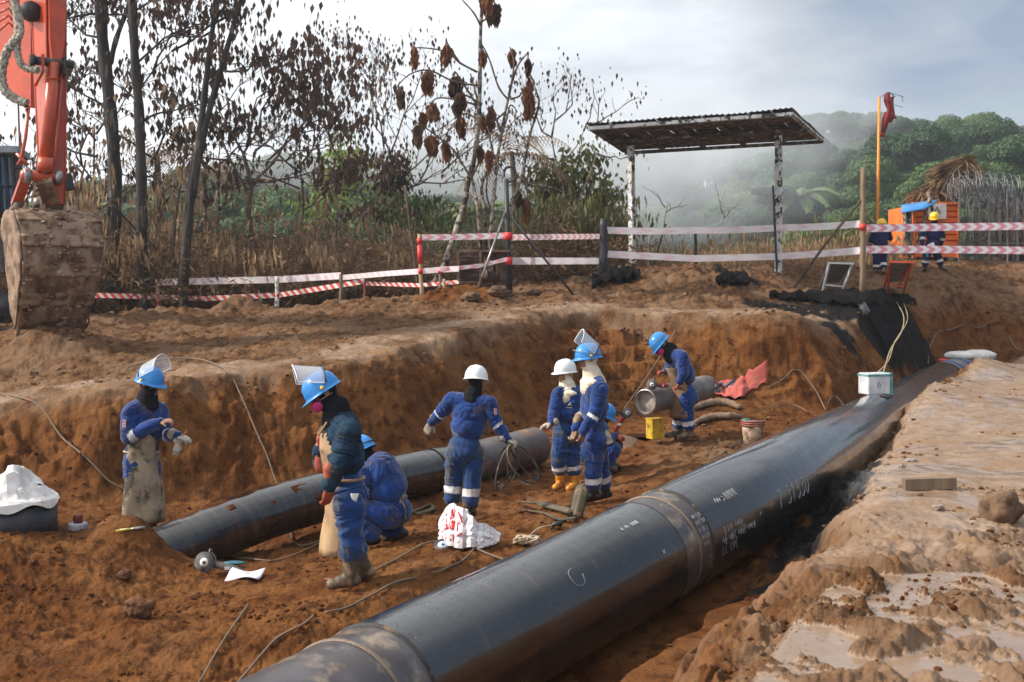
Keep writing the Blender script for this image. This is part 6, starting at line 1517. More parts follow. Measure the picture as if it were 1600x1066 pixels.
# ---- burnt sheet lying over the trench corner
def draped(name, outline_px, s0, s1, m, label, cat, h=.05, n=26, mm=10, seed=0., group=None, th=.02):
    """strip between two pixel polylines, laid on the real ground"""
    A_, B_ = outline_px; Gd = []
    def samp(L, t):
        t = t*(len(L)-1); j = min(int(t), len(L)-2); t -= j; return (L[j][0]*(1-t)+L[j+1][0]*t, L[j][1]*(1-t)+L[j+1][1]*t)
    for i in range(n+1):
        a = hit(*samp(A_, i/n), s0, s1); b = hit(*samp(B_, i/n), s0, s1); row = []
        for k in range(mm+1):
            p = a.lerp(b, k/mm); x, y = p.x+.04*float(perlin(np.array([i*.7]), np.array([k*.9]), seed)[0]), p.y
            row.append(Vector((x, y, gz(x, y)+.02+h*1.5*max(0, .4+float(fbm(np.array([i*.8]), np.array([k*.9]), seed+3, 3)[0])))))
        Gd.append(row)
    mb = MB(); mb.slab(Gd, -th); o = mb.build(name, m); tag(o, label, cat, group); return o
draped('burnt_sheet', ([(1202, 466), (1260, 462), (1330, 460), (1372, 462), (1418, 468)], [(1203, 470), (1262, 474), (1330, 480), (1380, 486), (1432, 480)]), 84, 58, M['burnt'], 'charred black sheeting lying along the trench corner below the folding signs', 'burnt sheet', .10, 30, 8, 2.)
draped('burnt_sheet', ([(1342, 482), (1372, 479), (1402, 477)], [(1356, 502), (1374, 535), (1392, 572)]), 92, 58, M['burnt'], 'black charred flap hanging down into the trench at the corner', 'burnt sheet', .06, 14, 14, 5.)
draped('rubber_flap', ([(1340, 480), (1352, 480)], [(1348, 496), (1361, 500)]), 90, 60, mat('grey_torn_membrane', (.09, .085, .09), .6), 'torn grey membrane scrap on the charred corner', 'torn sheet', .08, 5, 5, 8.)
draped('burnt_sheet', ([(925, 440), (960, 434), (1000, 432)], [(925, 452), (960, 448), (1000, 440)]), 84, 58, M['burnt'], 'small black burnt heap at the foot of the thick black post', 'burnt sheet', .16, 14, 7, 9.)
draped('burnt_sheet', ([(1118, 444), (1140, 432), (1168, 436)], [(1120, 450), (1146, 453), (1170, 448)]), 84, 58, M['burnt'], 'small black burnt patch of sheeting on the dug soil before the shelter', 'burnt sheet', .14, 12, 8, 10.)
# ---- box on the pipe
def pipe_box():
    s_ = s_at_D(bp_path, bp_al, 18.0); top = on_pipe(bp_path, bp_al, s_, -6, RB); root = empty('sealed_box', top, 'white box with teal tape sitting on the big pipeline', 'box')
    rot = Matrix.Rotation(R(14), 3, 'Z'); Lx, Ly, Lz = .40, .30, .32; c = top+Vector((0, 0, Lz/2-.01))
    mb = MB(); n = 6
    mb.box(c, (Lx, Ly, Lz), rot); o = mb.build('box_body', mat('dirty_white_plastic_box', (.6, .6, .62), .4, c2=(.42, .43, .46), vs=5, bump=.004, bs=12), root); bv = o.modifiers.new('b', 'BEVEL'); bv.width = .018; bv.segments = 3
    teal = mat('teal_tape', (.06, .30, .30), .5, dirt=(.3, .3, .28), dscale=9)
    mb = MB(); mb.box(c+Vector((0, 0, Lz/2-.03)), (Lx+.012, Ly+.012, .03), rot); mb.build('teal_band', teal, root)
    mb = MB(); mb.box(c+rot @ Vector((Lx/2-.02, 0, 0)), (.05, Ly+.012, Lz+.012), rot); mb.build('teal_band', teal, root)
    f = rot @ Vector((0, -1, 0)); q = c+f*(Ly/2+.004); sx = rot @ Vector((1, 0, 0))
    mb = MB()
    for (x, z, w, h) in ((-.03, .02, .05, .02), (-.04, -.02, .03, .05), (.0, -.02, .03, .05), (-.02, -.06, .07, .014)): mb.slab([[q+sx*(x-w/2)+Vector((0, 0, z-h/2)), q+sx*(x+w/2)+Vector((0, 0, z-h/2))], [q+sx*(x-w/2)+Vector((0, 0, z+h/2)), q+sx*(x+w/2)+Vector((0, 0, z+h/2))]], .001, smooth=False)
    o = mb.build('printed_mark', mat('grey_print', (.3, .33, .36), .7), root); o['kind'] = 'stuff'
    mb = MB(); mb.slab([[on_pipe(bp_path, bp_al, s_-.45+u, a, RB+.006) for u in np.linspace(0, .5, 6)] for a in np.linspace(10, 26, 5)], .01); mb.build('saddle_pad', M['rubber'], root)
pipe_box()
def pipe_end():
    bl = mat('blue_webbing_strap', (.015, .07, .34), .7)
    for k, d in enumerate((27.4, 28.3)):
        s_ = s_at_D(bp_path, bp_al, d); mb = MB(); mb.grid([[on_pipe(bp_path, bp_al, s_+.07*v+.12*math.sin(R(a)*1.0+k), a, RB+.018) for a in np.linspace(-120, 120, 30)] for v in (-1, 0, 1)]); o = mb.build('lifting_strap', bl); tag(o, ['nearer blue strap round the far end of the pipeline', 'farther blue strap round the far end of the pipeline'][k], 'strap', 'blue straps round the pipeline end')
    for k, (d, a, m, lb, sc) in enumerate(((28.9, -5, M['white_cloth'], 'white sack lying over the far end of the pipeline', .34), (29.7, 25, M['white_cloth'], 'larger pale sack at the very end of the pipeline', .42), (28.2, -30, mat('red_rag', (.55, .05, .04), .8), 'small red rag on the far end of the pipeline', .13))):
        c = on_pipe(bp_path, bp_al, s_at_D(bp_path, bp_al, d), a, RB+.03); mb = MB(); mb.ell(c, (sc*1.1, sc*.8, sc*.35), 16, 10, jit=.18); o = mb.build(['white_sack', 'pale_sack', 'red_rag'][k], m); tag(o, lb, ['sack', 'sack', 'rag'][k])
pipe_end()
# ---- short pipe, props and tools round the bent worker
def grinder(origin, axis, discn, L=.30, m=None, label='', disc_r=.06, handle=None, name='angle_grinder', col='rusty_red_tool'):
    axis = Vector(axis).normalized(); dn = Vector(discn).normalized(); o_ = Vector(origin); root = empty(name, o_, label, 'angle grinder')
    body = m or mat(col, (.35, .035, .03), .5, dirt=(.1, .05, .03), dscale=12)
    mb = MB(); mb.tube([o_+axis*.02, o_+axis*.08, o_+axis*.10, o_+axis*(L*.7), o_+axis*L], [.034, .036, .032, .034, .024], 12); mb.build('motor_body', body, root)
    mb = MB(); mb.tube([o_+axis*.045, o_-axis*.02], [.032, .026], 10); g = mb.build('gear_head', M['steel'], root)
    mb = MB(); c = o_-axis*.0+dn*.04; mb.cyl(c-dn*.002, c+dn*.002, disc_r, 24); dsk = mb.build('cutting_disc', mat('abrasive_disc', (.06, .055, .055), .8, c2=(.15, .14, .14), vs=20), root)
    mb = MB(); mb.cyl(c, c+dn*.010, disc_r*.42, 16); mb.build('disc_label', M['white_cloth'], dsk)
    mb = MB(); mb.cyl(c, c+dn*.016, disc_r*.16, 10); mb.build('disc_nut', M['black_plastic'], dsk)
    mb = MB(); side = axis.cross(dn).normalized(); mb.grid([[c+(side*math.cos(a)+axis*math.sin(a))*disc_r*1.12+dn*dz for a in np.linspace(R(10), R(170), 12)] for dz in (-.03, .006)]); mb.build('disc_guard', M['steel'], root)
    h0 = o_+axis*.03; hd = Vector(handle).normalized() if handle is not None else side; mb = MB(); mb.tube([h0, h0+hd*.035, h0+hd*.04, h0+hd*.13], [.012, .012, .018, .016], 10); mb.build('side_handle', M['black_plastic'], root)
    mb = MB(); mb.box(o_+axis*(L*.6)-dn*.0+Vector((0, -.034, 0)), (.05, .006, .028)); mb.build('tool_label', M['white_cloth'], root)
    return root
def short_pipe():
    c0 = Vector(px(1008, 628, 109)); c1 = Vector(px(1100, 606, 101)); root = empty('cut_pipe_piece', c0-Vector((0, 0, .22)), 'short cut length of grey steel pipe lying open end forward', 'pipe')
    pth = pipe_path([c0, c0.lerp(c1, .5), c1], 8); al = arclen(pth); ms = mat('grey_scaled_steel', (.12, .105, .10), .5, .3, c2=(.2, .18, .17), vs=4, bump=.003, bs=30, dirt=(.26, .16, .1), dscale=6, dlo=.56, dhi=.7)
    tube_uv('pipe_wall', pth, al, 0, al[-1], .19, ms, root, n=48, step=.05); tube_uv('inner_wall', pth, al, .0, al[-1], .17, mat('pale_lining', (.42, .36, .31), .8, c2=(.25, .2, .17), vs=6), root, n=48, step=.05)
    tube_uv('cut_rim', pth, al, 0, .01, .19, M['steel'], root, n=48, step=.01, rfun=lambda t: .19-.02*(1-t)); tube_uv('end_collar', pth, al, 0.0, .10, .197, ms, root, n=48, step=.02)
    c, t = at_len(pth, al, .10); x = Vector((0,0,1)).cross(t).normalized(); y = t.cross(x); mb = MB(); mb.lathe(c, [(.0, 0), (.08, .01), (.13, .0), (.171, -.01)], 24, rot=Matrix((x, y, -t)).transposed()); mb.build('end_plug', mat('grey_plug_cloth', (.36, .31, .27), .9, c2=(.24, .2, .17), vs=12, bump=.01, bs=14), root)
    tube_uv('dark_seal', pth, al, .02, .05, .172, M['rubber'], root, n=40, step=.03)
    c = Vector(px(1102, 613, 100)); 
short_pipe()
gl, gr = GRIND_F
grinder(Vector(px(1019, 601, 110)), Vector(px(1055, 604, 108))-Vector(px(1019, 601, 110)), (-.15, -1, .05), .33, None, 'red angle grinder held by the bent worker over the cut pipe', .075, handle=(.1, .3, 1))
grinder(Vector(px(978, 646, 119)), (-.45, .1, -.75), (.4, -1, .2), .28, None, 'red angle grinder held by the squatting hidden worker', .07)
def yellow_block():
    c = G(1023, 107); c.z = px(0, 684, 107)[2]-.02; root = empty('yellow_block', c, 'bright yellow painted steel block under the cut pipe', 'block'); ym = mat('yellow_block_paint', (.62, .40, .02), .55, c2=(.45, .28, .02), vs=6, dirt=(.12, .08, .04), dscale=9)
    rot = Matrix.Rotation(R(28), 3, 'Z')
    mb = MB(); mb.box(c+Vector((0, 0, .15)), (.20, .17, .29), rot); o = mb.build('block_body', ym, root); bv = o.modifiers.new('b', 'BEVEL'); bv.width = .008
    mb = MB(); mb.box(c+Vector((0, 0, .298)), (.215, .185, .016), rot); mb.build('top_plate', ym, root)
yellow_block()
c = hit(1000, 684, 125, 95); mb = MB(); mb.lathe(c+Vector((0, 0, .03)), [(0, .004), (.16, .004), (.24, 0)], 20); 
o = mb.build('oil_puddle', mat('black_oil_puddle', (.01, .01, .012), .1)); tag(o, 'black oily puddle beside the yellow block', 'puddle')
# muddy board / shovel blade
a = hit(976, 700, 130, 105); mb = MB(); mb.slab([[a+Vector((-.14, .0, -.02)), a+Vector((.05, -.06, -.06))], [a+Vector((-.02, .05, .19)), a+Vector((.19, 0, .13))]], .012, smooth=False); o = mb.build('shovel', mat('muddy_blade', (.2, .13, .08), .8, c2=(.12, .075, .045), vs=6)); tag(o, 'mud covered flat blade leaning behind the tall hooded worker', 'shovel')
# sling bags / mud sausages
for k, (pp, r_, lb) in enumerate((([(1085, 642), (1110, 634), (1135, 634), (1158, 642)], .085, 'upper muddy long sandbag below the red sheet'), ([(1088, 664), (1112, 656), (1140, 655), (1156, 656)], .075, 'lower muddy long sandbag below the red sheet'))):
    pts = [hit(x, y, 124, 80)+Vector((0, 0, .05)) for x, y in pp]; q = pipe_path(pts, 6); mb = MB(); mb.tube(q, [r_*(.55+.45*math.sin(math.pi*(i+.6)/(len(q)+.2)))*(1+.12*math.sin(i*2.3)) for i in range(len(q))], 12, flat=.8); o = mb.build('long_sandbag', mat('mud_caked_sacking', (.24, .155, .10), .85, c2=(.15, .09, .055), vs=8, bump=.01, bs=20)); tag(o, lb, 'sandbag', 'long sandbags in the pit')
def red_tarp():
    m = mat('faded_red_tarpaulin', (.42, .09, .065), .8, c2=(.32, .06, .045), vs=4, bump=.006, bs=10, dirt=(.2, .1, .06), dscale=5, dlo=.56, dhi=.7)
    P0 = [(1094, 620), (1115, 606), (1140, 600), (1160, 597), (1172, 592), (1199, 586)]; P1 = [(1096, 622), (1125, 623), (1145, 626), (1160, 626), (1180, 612), (1199, 606)]
    Gd = []
    for i in range(25):
        t = i/24*(len(P0)-1); j = min(int(t), len(P0)-2); t -= j
        a = (P0[j][0]*(1-t)+P0[j+1][0]*t, P0[j][1]*(1-t)+P0[j+1][1]*t); b = (P1[j][0]*(1-t)+P1[j+1][0]*t, P1[j][1]*(1-t)+P1[j+1][1]*t)
        A_ = hit(*a, 112, 80); B_ = hit(*b, 112, 85); row = []
        for k in range(13):
            p = A_.lerp(B_, k/12); f = 1-2*abs(float(perlin(np.array([i*.22+k*.1]), np.array([k*.16]), 3.)[0])); p = Vector((p.x, p.y, max(p.z, gz(p.x, p.y))+.03+.045*f+(.16*max(0, (i-17)/7)*(1-k/12)))); row.append(p)
        Gd.append(row)
    mb = MB(); mb.slab(Gd, -.008); o = mb.build('red_tarpaulin', m); tag(o, 'faded red tarpaulin spread on the slope with tools on it', 'tarpaulin')
    def on(x, y): return hit(x, y, 112, 84)+Vector((0, 0, .09))
    grinder(on(1117, 612), (.75, .5, .15), (-.3, -1, .35), .30, mat('dark_grinder_body', (.06, .055, .055), .5), 'dark angle grinder lying on the red tarpaulin', .075)
    grinder(on(1152, 612), (.9, .1, -.05), (-.2, -.6, .8), .26, mat('muddy_tool_body', (.36, .27, .18), .7, c2=(.2, .13, .08), vs=9), 'mud covered grinder with steel tip on the red tarpaulin', .05)
    for k, (x0, y0, x1, y1, r_, mm, lb) in enumerate(((1130, 616, 1148, 603, .028, mat('blue_handle', (.05, .09, .16), .5), 'blue handled tool on the red tarpaulin'), (1136, 617, 1152, 606, .018, M['steel'], 'steel chisel beside the blue handled tool'), (1121, 621, 1124, 621, .04, mat('teal_cap', (.02, .12, .16), .5), 'small dark teal cap at the lower edge of the red tarpaulin'))):
        mb = MB(); mb.tube([on(x0, y0), on(x1, y1)], [r_, r_*.8], 8); o = mb.build('hand_tool', mm); tag(o, lb, 'tool')
red_tarp()
o = None
c = hit(1103, 612, 108, 88); mb = MB(); mb.tube([c+Vector((-.12, .05, .14)), c+Vector((.0, 0, .15)), c+Vector((.12, -.03, .13)), c+Vector((.16, -.04, .12))], [.09, .12, .11, .03], 14); o = mb.build('steel_canister', mat('dull_grey_canister', (.17, .16, .15), .5, .3, dirt=(.2, .12, .08), dscale=6)); tag(o, 'dull grey canister behind the bent worker', 'canister')
def mud_bucket():
    b = hit(1176, 692, 128, 104); s_ = FPX/b.y; root = empty('plastic_bucket', b, 'dirty plastic bucket with ribbed red rim standing beside the pipeline', 'bucket'); t = Vector((b.x-.02, b.y, px(0, 651, s_)[2])); H = max(.32, t.z-b.z)
    bm_ = mat('muddy_bucket_plastic', (.5, .38, .28), .6, c2=(.3, .17, .09), vs=6, dirt=(.17, .09, .05), dscale=6, dlo=.45, dhi=.6); rm = mat('rust_red_rim', (.35, .11, .07), .6)
    mb = MB(); mb.lathe(b-Vector((0, 0, .06)), [(0, 0), (.125, 0), (.165, H+.0), (.155, H), (.14, H-.05), (0, H-.055)], 28); mb.build('bucket_wall', bm_, root)
    for k in range(3):
        mb = MB(); mb.lathe(b-Vector((0, 0, .06)), [(.16, H-.07+k*.03), (.182, H-.065+k*.03), (.182, H-.052+k*.03), (.16, H-.047+k*.03)], 28); mb.build('rim_ring', rm, root)
    mb = MB(); mb.lathe(b+Vector((0, 0, H-.085)), [(0, .012), (.06, .02), (.11, .008), (.152, .0)], 24); mb.build('white_paste', mat('white_paste', (.6, .56, .5), .7, c2=(.42, .34, .28), vs=8, bump=.01, bs=15), root)
    mb = MB(); mb.box(b+Vector((-.10, -.04, H-.045)), (.09, .05, .035), Matrix.Rotation(.4, 3, 'Z')); mb.build('teal_scrap', mat('teal_scrap', (.03, .45, .4), .5), root)
mud_bucket()
# ---- slings in the hand and on the ground
h = Vector(SLING_HAND)+Vector((.06, -.02, -.05)); web = mat('olive_webbing', (.06, .055, .03), .8, c2=(.10, .075, .045), vs=9, dirt=(.22, .14, .08), dscale=6)
def loop_strap(c, w, hh, lean, yoff, r=.022, n=22):
    pts = []
    for i in range(n+1):
        a = 2*math.pi*i/n+math.pi/2; pts.append(c+Vector((w*math.cos(a)+lean*(1-math.sin(a))/2, yoff*math.cos(a), -hh/2+hh/2*math.sin(a))))
    return pts
SL = empty('lifting_slings', h-Vector((0, 0, .5)), 'looped olive webbing slings hanging from the right hand of the worker seen from behind', 'sling')
for (w, hh, le, yo, rr, mm) in ((.09, .52, -.15, .05, .024, 'rubber'), (.14, .44, .22, .06, .026, 'web'), (.05, .40, -.02, .04, .02, 'web'), (.11, .46, -.20, -.05, .018, 'rubber'), (.09, .40, .28, -.04, .016, 'rubber')):
    mb = MB(); mb.tube(loop_strap(h, w, hh, le, yo), rr, 6, flat=.35); mb.build('sling_loop', web if mm == 'web' else M['rubber'], SL)
def flat_strap(lst, w, label, s0, s1, lift=.03, raise_=None, name='webbing_strap'):
    pts = [hit(x, y, s0, s1)+Vector((0, 0, lift+(raise_[i] if raise_ else 0))) for i, (x, y) in enumerate(lst)]; q = pipe_path(pts, 6); mb = MB(); mb.tube(q, w, 6, flat=.18); o = mb.build(name, web); tag(o, label, 'strap'); return o
flat_strap([(813, 792), (822, 797), (850, 797), (880, 803), (902, 806)], .05, 'flat dark webbing strap on the ground behind the big pipeline', 160, 120, .03, [.02, .06, .03, .02, .0])
flat_strap([(818, 800), (850, 805), (875, 815), (900, 812)], .03, 'second dark strap folded below the first on the pit floor', 160, 120, .02)
o = flat_strap([(898, 812), (906, 806), (912, 810), (902, 815)], .05, 'upright curl of dark webbing near the hooded worker boots', 160, 125, .05, [.02, .22, .2, .0])
flat_strap([(640, 806), (655, 800), (672, 792), (676, 800), (650, 808)], .03, 'small dark strap behind the crouching worker', 170, 125, .03)
# ---- printed cloth bag, disc, tangled extension block
def printed_bag():
    c = hit(735, 856, 175, 140); m = mat('white_woven_sack', (.68, .64, .66), .8, c2=(.58, .54, .55), vs=6, bump=.006, bs=12, dirt=(.4, .22, .13), dscale=6, dlo=.6, dhi=.72); s_ = FPX/c.y
    OUT = [(688, 852), (686, 826), (694, 804), (706, 798), (728, 806), (748, 812), (760, 828), (781, 848), (762, 858), (720, 862)]
    root = empty('printed_sack', c, 'crumpled white woven sack with red lettering on the pit floor', 'sack'); Gd = []
    for i in range(37):
        u = i/36; row = []
        for k in range(25):
            v = k/24; x = 686+94*u; top = np.interp(x, [686, 696, 706, 728, 740, 760, 782], [826, 803, 797, 806, 824, 834, 849]); bot = np.interp(x, [686, 720, 760, 782], [854, 862, 859, 851]); y = bot+(top-bot)*v
            base = hit(x, bot, 175, 138); h_ = (bot-top)*v/s_; f = 1-2*abs(float(perlin(np.array([u*3.9]), np.array([v*2.9+u*2]), 6.)[0]))+.6*(1-2*abs(float(perlin(np.array([u*7]), np.array([v*8-u*5]), 2.)[0])))
            row.append(Vector((base.x, base.y+.24*v+.04*math.sin(u*9)*v, base.z+h_*.93))+Vector((0, -.038*f*math.sin(math.pi*v), .014*f+.01)))
        Gd.append(row)
    mb = MB(); mb.slab(Gd, .02, smooth=False); o = mb.build('sack_cloth', m, root)
    red = mat('red_print', (.6, .03, .04), .8); me = Gd
    def sp(u, v):
        i = u*36; k = v*24; a = min(int(i), 35); b = min(int(k), 23); p = (Vector(Gd[a][b])*(1-(i-a))*(1-(k-b))+Vector(Gd[a+1][b])*(i-a)*(1-(k-b))+Vector(Gd[a][b+1])*(1-(i-a))*(k-b)+Vector(Gd[a+1][b+1])*(i-a)*(k-b)); return p+Vector((0, -.030, .008))
    def stroke(lst, r_=.006): mb = MB(); q = []; [q.extend([(a[0]+(b[0]-a[0])*t/5, a[1]+(b[1]-a[1])*t/5) for t in range(5)]) for a, b in zip(lst[:-1], lst[1:])]; q.append(lst[-1]); mb.tube([sp(*p) for p in q], r_, 5); mb.build('red_lettering', red, root)
    for tx, u0, v0, hu, hv, rr in (('CC', .04, .83, .045, .10, .006), ('EC', .05, .62, .06, .15, .008), ('AN', .18, .66, .07, .22, .008), ('TT', .04, .36, .06, .2, .007), ('ANT', .15, .42, .065, .2, .009), ('NE', .06, .12, .055, .16, .006), ('CR', .17, .16, .06, .14, .005)):
        cu = u0
        for chh in tx:
            for st in STROKES[chh]: stroke([(min(.98, cu+a*hu), min(.97, v0+b*hv)) for a, b in st], rr)
            cu += hu*1.0
    stroke([(.03, .56), (.12, .58), (.22, .60), (.36, .62)], .005); stroke([(.02, .32), (.14, .34), (.14, .56)], .005); stroke([(.26, .95), (.34, .8), (.40, .62), (.38, .4), (.30, .30)], .008)
printed_bag()
c = hit(692, 858, 178, 140); root = empty('grinding_disc', c, 'loose grinding disc with blue and white label before the printed sack', 'disc'); tl = Matrix.Rotation(R(28), 3, 'X')
mb = MB(); mb.lathe(c+Vector((0, 0, .035)), [(0, .003), (.085, .003), (.085, -.004), (0, -.004)], 28, rot=tl); dd = mb.build('disc_body', M['rubber'], root)
mb = MB(); mb.lathe(c+Vector((0, 0, .036)), [(0, .006), (.048, .006), (.048, .004)], 22, rot=tl); mb.build('disc_label', mat('blue_white_label', (.45, .55, .7), .5), dd)
mb = MB(); mb.lathe(c+Vector((0, 0, .037)), [(0, .008), (.014, .008), (.014, .005)], 14, rot=tl); mb.build('disc_hole', M['black_plastic'], dd)
def tangle():
    c = hit(822, 858, 170, 138); root = empty('tangled_cord', c, 'tangled pale cord and extension block on the pit floor', 'cord'); mp = mat('pale_dirty_cord', (.5, .42, .3), .8, c2=(.32, .22, .14), vs=9)
    pts = [c+Vector((.13*math.sin(i*1.7)*math.cos(i*.31), .07*math.cos(i*1.3), .03+.03*(1+math.sin(i*2.3)))) for i in range(60)]
    mb = MB(); mb.tube(pipe_path(pts, 3), .0085, 5); mb.build('cord_tangle', mp, root); mb = MB(); mb.box(c+Vector((.06, .0, .05)), (.13, .07, .05), Matrix.Rotation(.3, 3, 'Z')); mb.build('socket_block', mat('grey_socket', (.3, .27, .24), .6), root)
    a = hit(863, 826, 165, 130)+Vector((0, 0, .03)); mb = MB(); mb.tube(pipe_path([c+Vector((0, 0, .06)), hit(840, 835, 165, 130)+Vector((0, 0, .05)), a], 5), .008, 5); mb.build('cord_lead', mp, root); mb = MB(); mb.tube([a, a+Vector((.06, .02, .01)), a+Vector((.1, .03, .01))], [.022, .03, .02], 8); mb.build('plug', M['black_plastic'], root)
tangle()
# ---- barrel ring with white cloth, flask, tools at the left
def barrel():
    c = G(10, 166); c.x, c.y = XD(8, 167); c.z = px(0, 838, 167)[2]; r_ = .46; H = .31; root = empty('cut_pipe_ring', c, 'short black cut pipe ring standing at the left edge under white cloth', 'pipe ring')
    mb = MB(); mb.lathe(c-Vector((0, 0, .05)), [(r_-.03, 0), (r_, 0), (r_, H+.05), (r_-.03, H+.05), (r_-.03, 0)], 48); mb.build('ring_wall', M['black_steel'], root)
    Gd = []
    for i in range(25):
        row = []
        for k in range(57):
            a = 2*math.pi*k/56; q = i/24; rr = (r_+.02)*q; n_ = float(fbm(np.array([math.cos(a)*q*2.4]), np.array([math.sin(a)*q*2.4]), 4., 4)[0]); hh = .20*math.exp(-((q-.25)/.5)**2)+.10*n_*(1-q**3)+.07*(1-2*abs(float(perlin(np.array([math.cos(a)*q*3.5]), np.array([math.sin(a)*q*3.5+a*.2]), 9.)[0])))*(1-q*q)
            row.append(c+Vector((rr*math.cos(a), rr*math.sin(a), H+.02+max(0, hh)-(.04 if i == 24 else 0)+(.03*math.sin(a*7) if i == 24 else 0))))
        Gd.append(row)
    mb = MB(); mb.slab(Gd, .006, smooth=False); o = mb.build('white_cloth', M['white_cloth']); tag(o, 'crumpled muddy white cloth heaped on the black pipe ring', 'cloth')
barrel()
c = hit(122, 828, 190, 150); root = empty('plastic_flask', c, 'grey plastic cap with dark red stopper on the soil ledge', 'flask')
mb = MB(); mb.lathe(c, [(0, 0), (.085, 0), (.088, .01), (.088, .055), (.08, .065), (0, .066)], 26); mb.build('flask_base', mat('grey_plastic', (.38, .37, .40), .5), root)
for k in range(12):
    a = k*math.pi/6; mb = MB(); mb.box(c+Vector((.088*math.cos(a), .088*math.sin(a), .032)), (.008, .014, .05), Matrix.Rotation(a, 3, 'Z')); mb.build('grip_rib', mat('grey_plastic_rib', (.33, .32, .35), .5) if k == 0 else bpy.data.materials['grey_plastic_rib'], root)
mb = MB(); mb.lathe(c+Vector((0, 0, .065)), [(0, 0), (.042, 0), (.042, .07), (.036, .078), (0, .078)], 20); mb.build('red_stopper', mat('dark_red_plastic', (.2, .02, .025), .5), root)
def lying(name, a, b, rads, m, label, cat): mb = MB(); k = len(rads); mb.tube([a.lerp(b, i/(k-1)) for i in range(k)], rads, 8, flat=.5); o = mb.build(name, m); tag(o, label, cat); return o
a = hit(181, 836, 185, 150)+Vector((0, 0, .03)); b = hit(227, 832, 185, 150)+Vector((0, 0, .04)); root = empty('pliers', a, 'steel pliers with a yellow grip lying on the soil by the thin pipeline', 'pliers')
mb = MB(); mb.tube([a, a.lerp(b, .5), a.lerp(b, .62)], [.008, .011, .012], 7); mb.build('grip', mat('yellow_grip', (.6, .45, .05), .5), root); mb = MB(); mb.tube([a+Vector((.02, .05, 0)), a.lerp(b, .55)+Vector((0, .02, 0))], [.008, .01], 7); mb.build('grip', M['white_cloth'], root)
mb = MB(); mb.tube([a.lerp(b, .5), a.lerp(b, .75), b], [.018, .028, .016], 8, flat=.6); mb.build('jaw', M['steel'], root)
grinder(hit(322, 896, 190, 155)+Vector((0, 0, .10)), (1, -.15, -.20), (-.15, -1, .2), .36, mat('grey_green_tool', (.09, .095, .09), .5, dirt=(.25, .16, .1), dscale=9), 'grey angle grinder with raised handle at the thin pipeline end', .095, handle=(.12, 0, 1), name='angle_grinder')
c = hit(384, 902, 190, 155); mb = MB(); mb.slab([[c+Vector((-.16+.3*u+.02*v, .16*v, .02+.02*math.sin(u*5+v*3)+.03*v)) for u in np.linspace(0, 1, 9)] for v in np.linspace(-.6, .7, 7)], .004); o = mb.build('paper_sheet', mat('white_red_paper', (.7, .66, .68), .8, dirt=(.5, .15, .15), dscale=9, dlo=.58, dhi=.66)); tag(o, 'crumpled white and red paper beside the grey grinder', 'paper')
c = hit(366, 888, 190, 150)+Vector((0, 0, .05)); mb = MB(); mb.ell(c, (.11, .05, .018), 18, 6); o = mb.build('teal_disc', mat('dark_teal_plastic', (.02, .12, .17), .5)); tag(o, 'dark teal oval lid behind the white and red paper', 'lid')
# ---- cables
RP, RK = M['rope'], M['rope_black']
CG = 'cables lying about the excavation'
cable('cable', gpts([(508, 912), (560, 908), (600, 886), (650, 862), (683, 850), (725, 855), (760, 868), (795, 884)], 235, 140), .011, RP, 'pale cable curling from the near boots past the printed sack', group=CG, lift=.024)
cable('cable', gpts([(676, 901), (700, 893), (722, 880), (742, 860)], 235, 140), .010, RP, 'short pale cable running up to the printed sack', group=CG, lift=.024)
cable('cable', gpts([(372, 1075), (402, 1040), (430, 1008), (465, 985), (490, 968)], 300, 180), .011, RP, 'pale cable climbing from the bottom edge toward the worker boots', group=CG, lift=.024)
cable('cable', gpts([(508, 963), (545, 955), (575, 938), (610, 918), (650, 909)], 260, 170), .011, RP, 'middle stretch of pale cable between boots and big pipeline', group=CG, lift=.024)
cable('cable', gpts([(310, 1075), (335, 1030), (352, 1000), (370, 975), (388, 951)], 300, 180), .010, RP, 'straight pale cable at the bottom left of the pit slope', group=CG, lift=.024)
cable('cable', gpts([(352, 872), (380, 876), (420, 878), (460, 868), (505, 850)], 200, 140), .010, RP, 'thin brown cable beside the thin pipeline', group=CG, lift=.024)
cable('cable', gpts([(500, 848), (470, 856), (456, 846), (458, 832), (480, 822)], 200, 135), .010, RP, 'brown cable loop in front of the thin pipeline', group=CG, lift=.024)
cable('cable', gpts([(-20, 617), (30, 628), (75, 655), (120, 710), (160, 745), (196, 772)], 170, 95), .012, RP, 'brown cable sloping down the left trench wall', group=CG, lift=.045)
cable('cable', gpts([(200, 580), (260, 568), (310, 566), (345, 578), (372, 620), (400, 690), (420, 735), (434, 768)], 170, 80), .013, RP, 'brown cable dropping over the trench wall behind the apron worker', group=CG, lift=.045)
cable('cable', [Vector(px(1055, 515, 92)), Vector(px(1035, 550, 98)), Vector(px(1005, 598, 104)), Vector(px(975, 640, 112))], .010, RP, 'thin cord slanting down behind the grinder of the bent worker', group=CG)
cable('cable', gpts([(1185, 683), (1160, 690), (1135, 702), (1110, 722)], 135, 105), .012, RP, 'tan cable arching between the plastic bucket and the pipeline', group=CG, lift=.03)
cable('cable', gpts([(1200, 612), (1222, 600), (1240, 580), (1258, 590), (1280, 625), (1290, 645)], 105, 75), .013, RP, 'dark cable coming down the soil spur right of the red tarpaulin', group=CG, lift=.045)
cable('cable', gpts([(1190, 650), (1215, 634), (1240, 636), (1262, 648)], 115, 80), .011, RP, 'thin cable curving on the soil right of the plastic bucket', group=CG, lift=.045)
